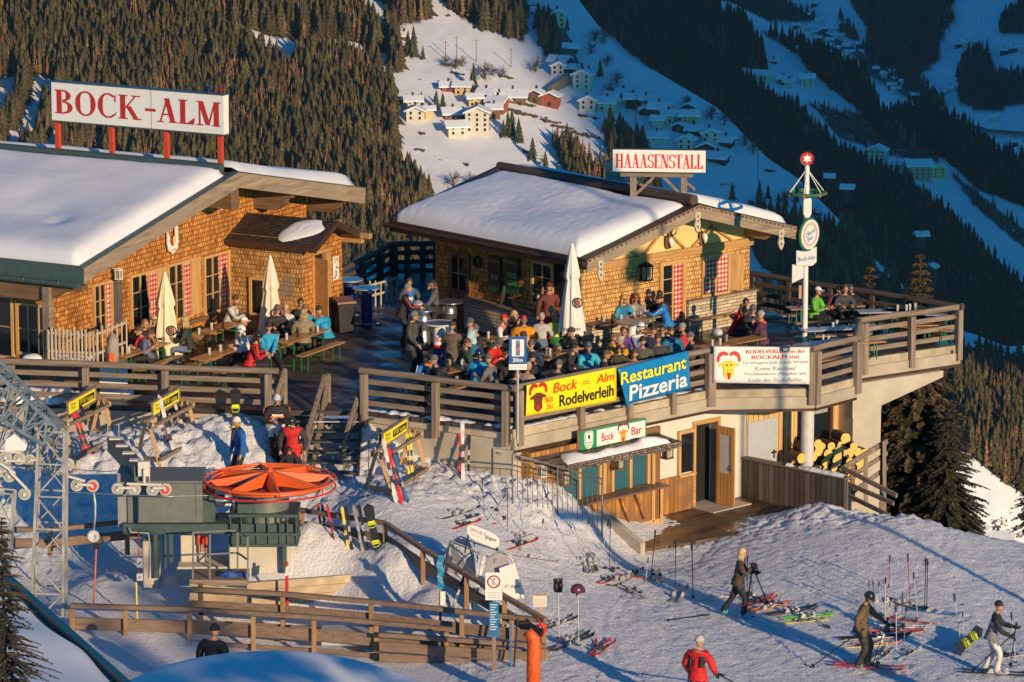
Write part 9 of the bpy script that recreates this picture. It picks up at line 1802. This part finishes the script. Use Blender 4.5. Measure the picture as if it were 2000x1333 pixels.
pr3=GG(1362,1402); W4=person(pr3,62,'man in a red jacket with black shoulder panels and grey hat seen from behind',(.66,.02,.02),pose='stand',hat=(.50,.45,.42),sleeve=(.64,.02,.02),panel=[(-.20,-.10,.18,.44,(.02,.02,.022,0)),(.12,.2,.2,.44,(.02,.02,.022,0))],pants=BK,handL=(-.34,.25,.92),handR=(.32,.22,.95),gloves=BK,bulk=1.18,yaw=25,lean=4)
# their skis and poles
def wl(W,v): return W.location+Matrix.Rotation(W.rotation_euler[2],3,'Z')@Vector(v)*W.scale[0]
for W,who,dz in ((W2,'under the man in the olive jacket',.05),(W3,'under the woman in white trousers',.05)):
    for sx in (-.11,.11):
        a=wl(W,(sx,-.62,.0));b=wl(W,(sx,1.05,.0)); a.z=gz(a.x,a.y)+dz;b.z=gz(b.x,b.y)+dz; o=put_ski(a,b,'black' if W is W3 else 'red',who)
        o['group']='worn skis '+who
def hold(W,h,tip,colr,label): 
    a=wl(W,h); b=Vector(tip); d=(a-b).normalized(); pole(b,a+d*.12,colr,label,None)
for W,h,(u,v),c_,lb in ((W2,(.28,.02,.90),(1582,1305),'black','black ski pole trailing behind the man in the olive jacket'),(W2,(-.10,.55,1.05),(1702,1306),'black','black ski pole planted in front of the man in the olive jacket'),(W3,(.22,.45,.98),(1896,1313),'black','black ski pole trailing behind the woman in white trousers'),(W3,(-.14,.55,1.10),(1973,1303),'black','black ski pole planted in front of the woman in white trousers'),(W1,(.10,.36,1.34),(1462,1165),'black','black ski pole held upright at the face of the walking woman'),(W1,(.12,.38,1.30),(1500,1182),'black','slanting black ski pole held by the walking woman'),(W4,(-.34,.27,.92),(1342,1400),'black','black ski pole in the left hand of the man in red'),(W4,(.32,.22,.95),(1455,1345),'black','black ski pole in the right hand of the man in red')): hold(W,h,GG(u,v),c_,lb)
# ================================================================ air and final naming
hz_=MB(); hz_.box(-2600,7200,-1900,6500,-1500,760); m=bpy.data.materials.new('haze'); m.use_nodes=True; n=m.node_tree; n.nodes.remove(n.nodes['Principled BSDF']); pv=nd(n,'ShaderNodeVolumePrincipled'); pv.inputs['Density'].default_value=1.8e-5; pv.inputs['Color'].default_value=(.45,.78,1,1); n.links.new(pv.outputs[0],n.nodes['Material Output'].inputs['Volume'])
tag(hz_.build('haze',m),'thin blue winter haze over the valley',None,None,'stuff')
seen={}
for o in bpy.data.objects:
    if o.parent is None and o.get('label'): seen.setdefault(o['label'],[]).append(o)
for k,v in seen.items():
    if len(v)>1:
        gs=set(o.get('group') for o in v)
        if len(gs)>1 or None in gs:
            for o in v: o['group']='alike: '+k[:60]
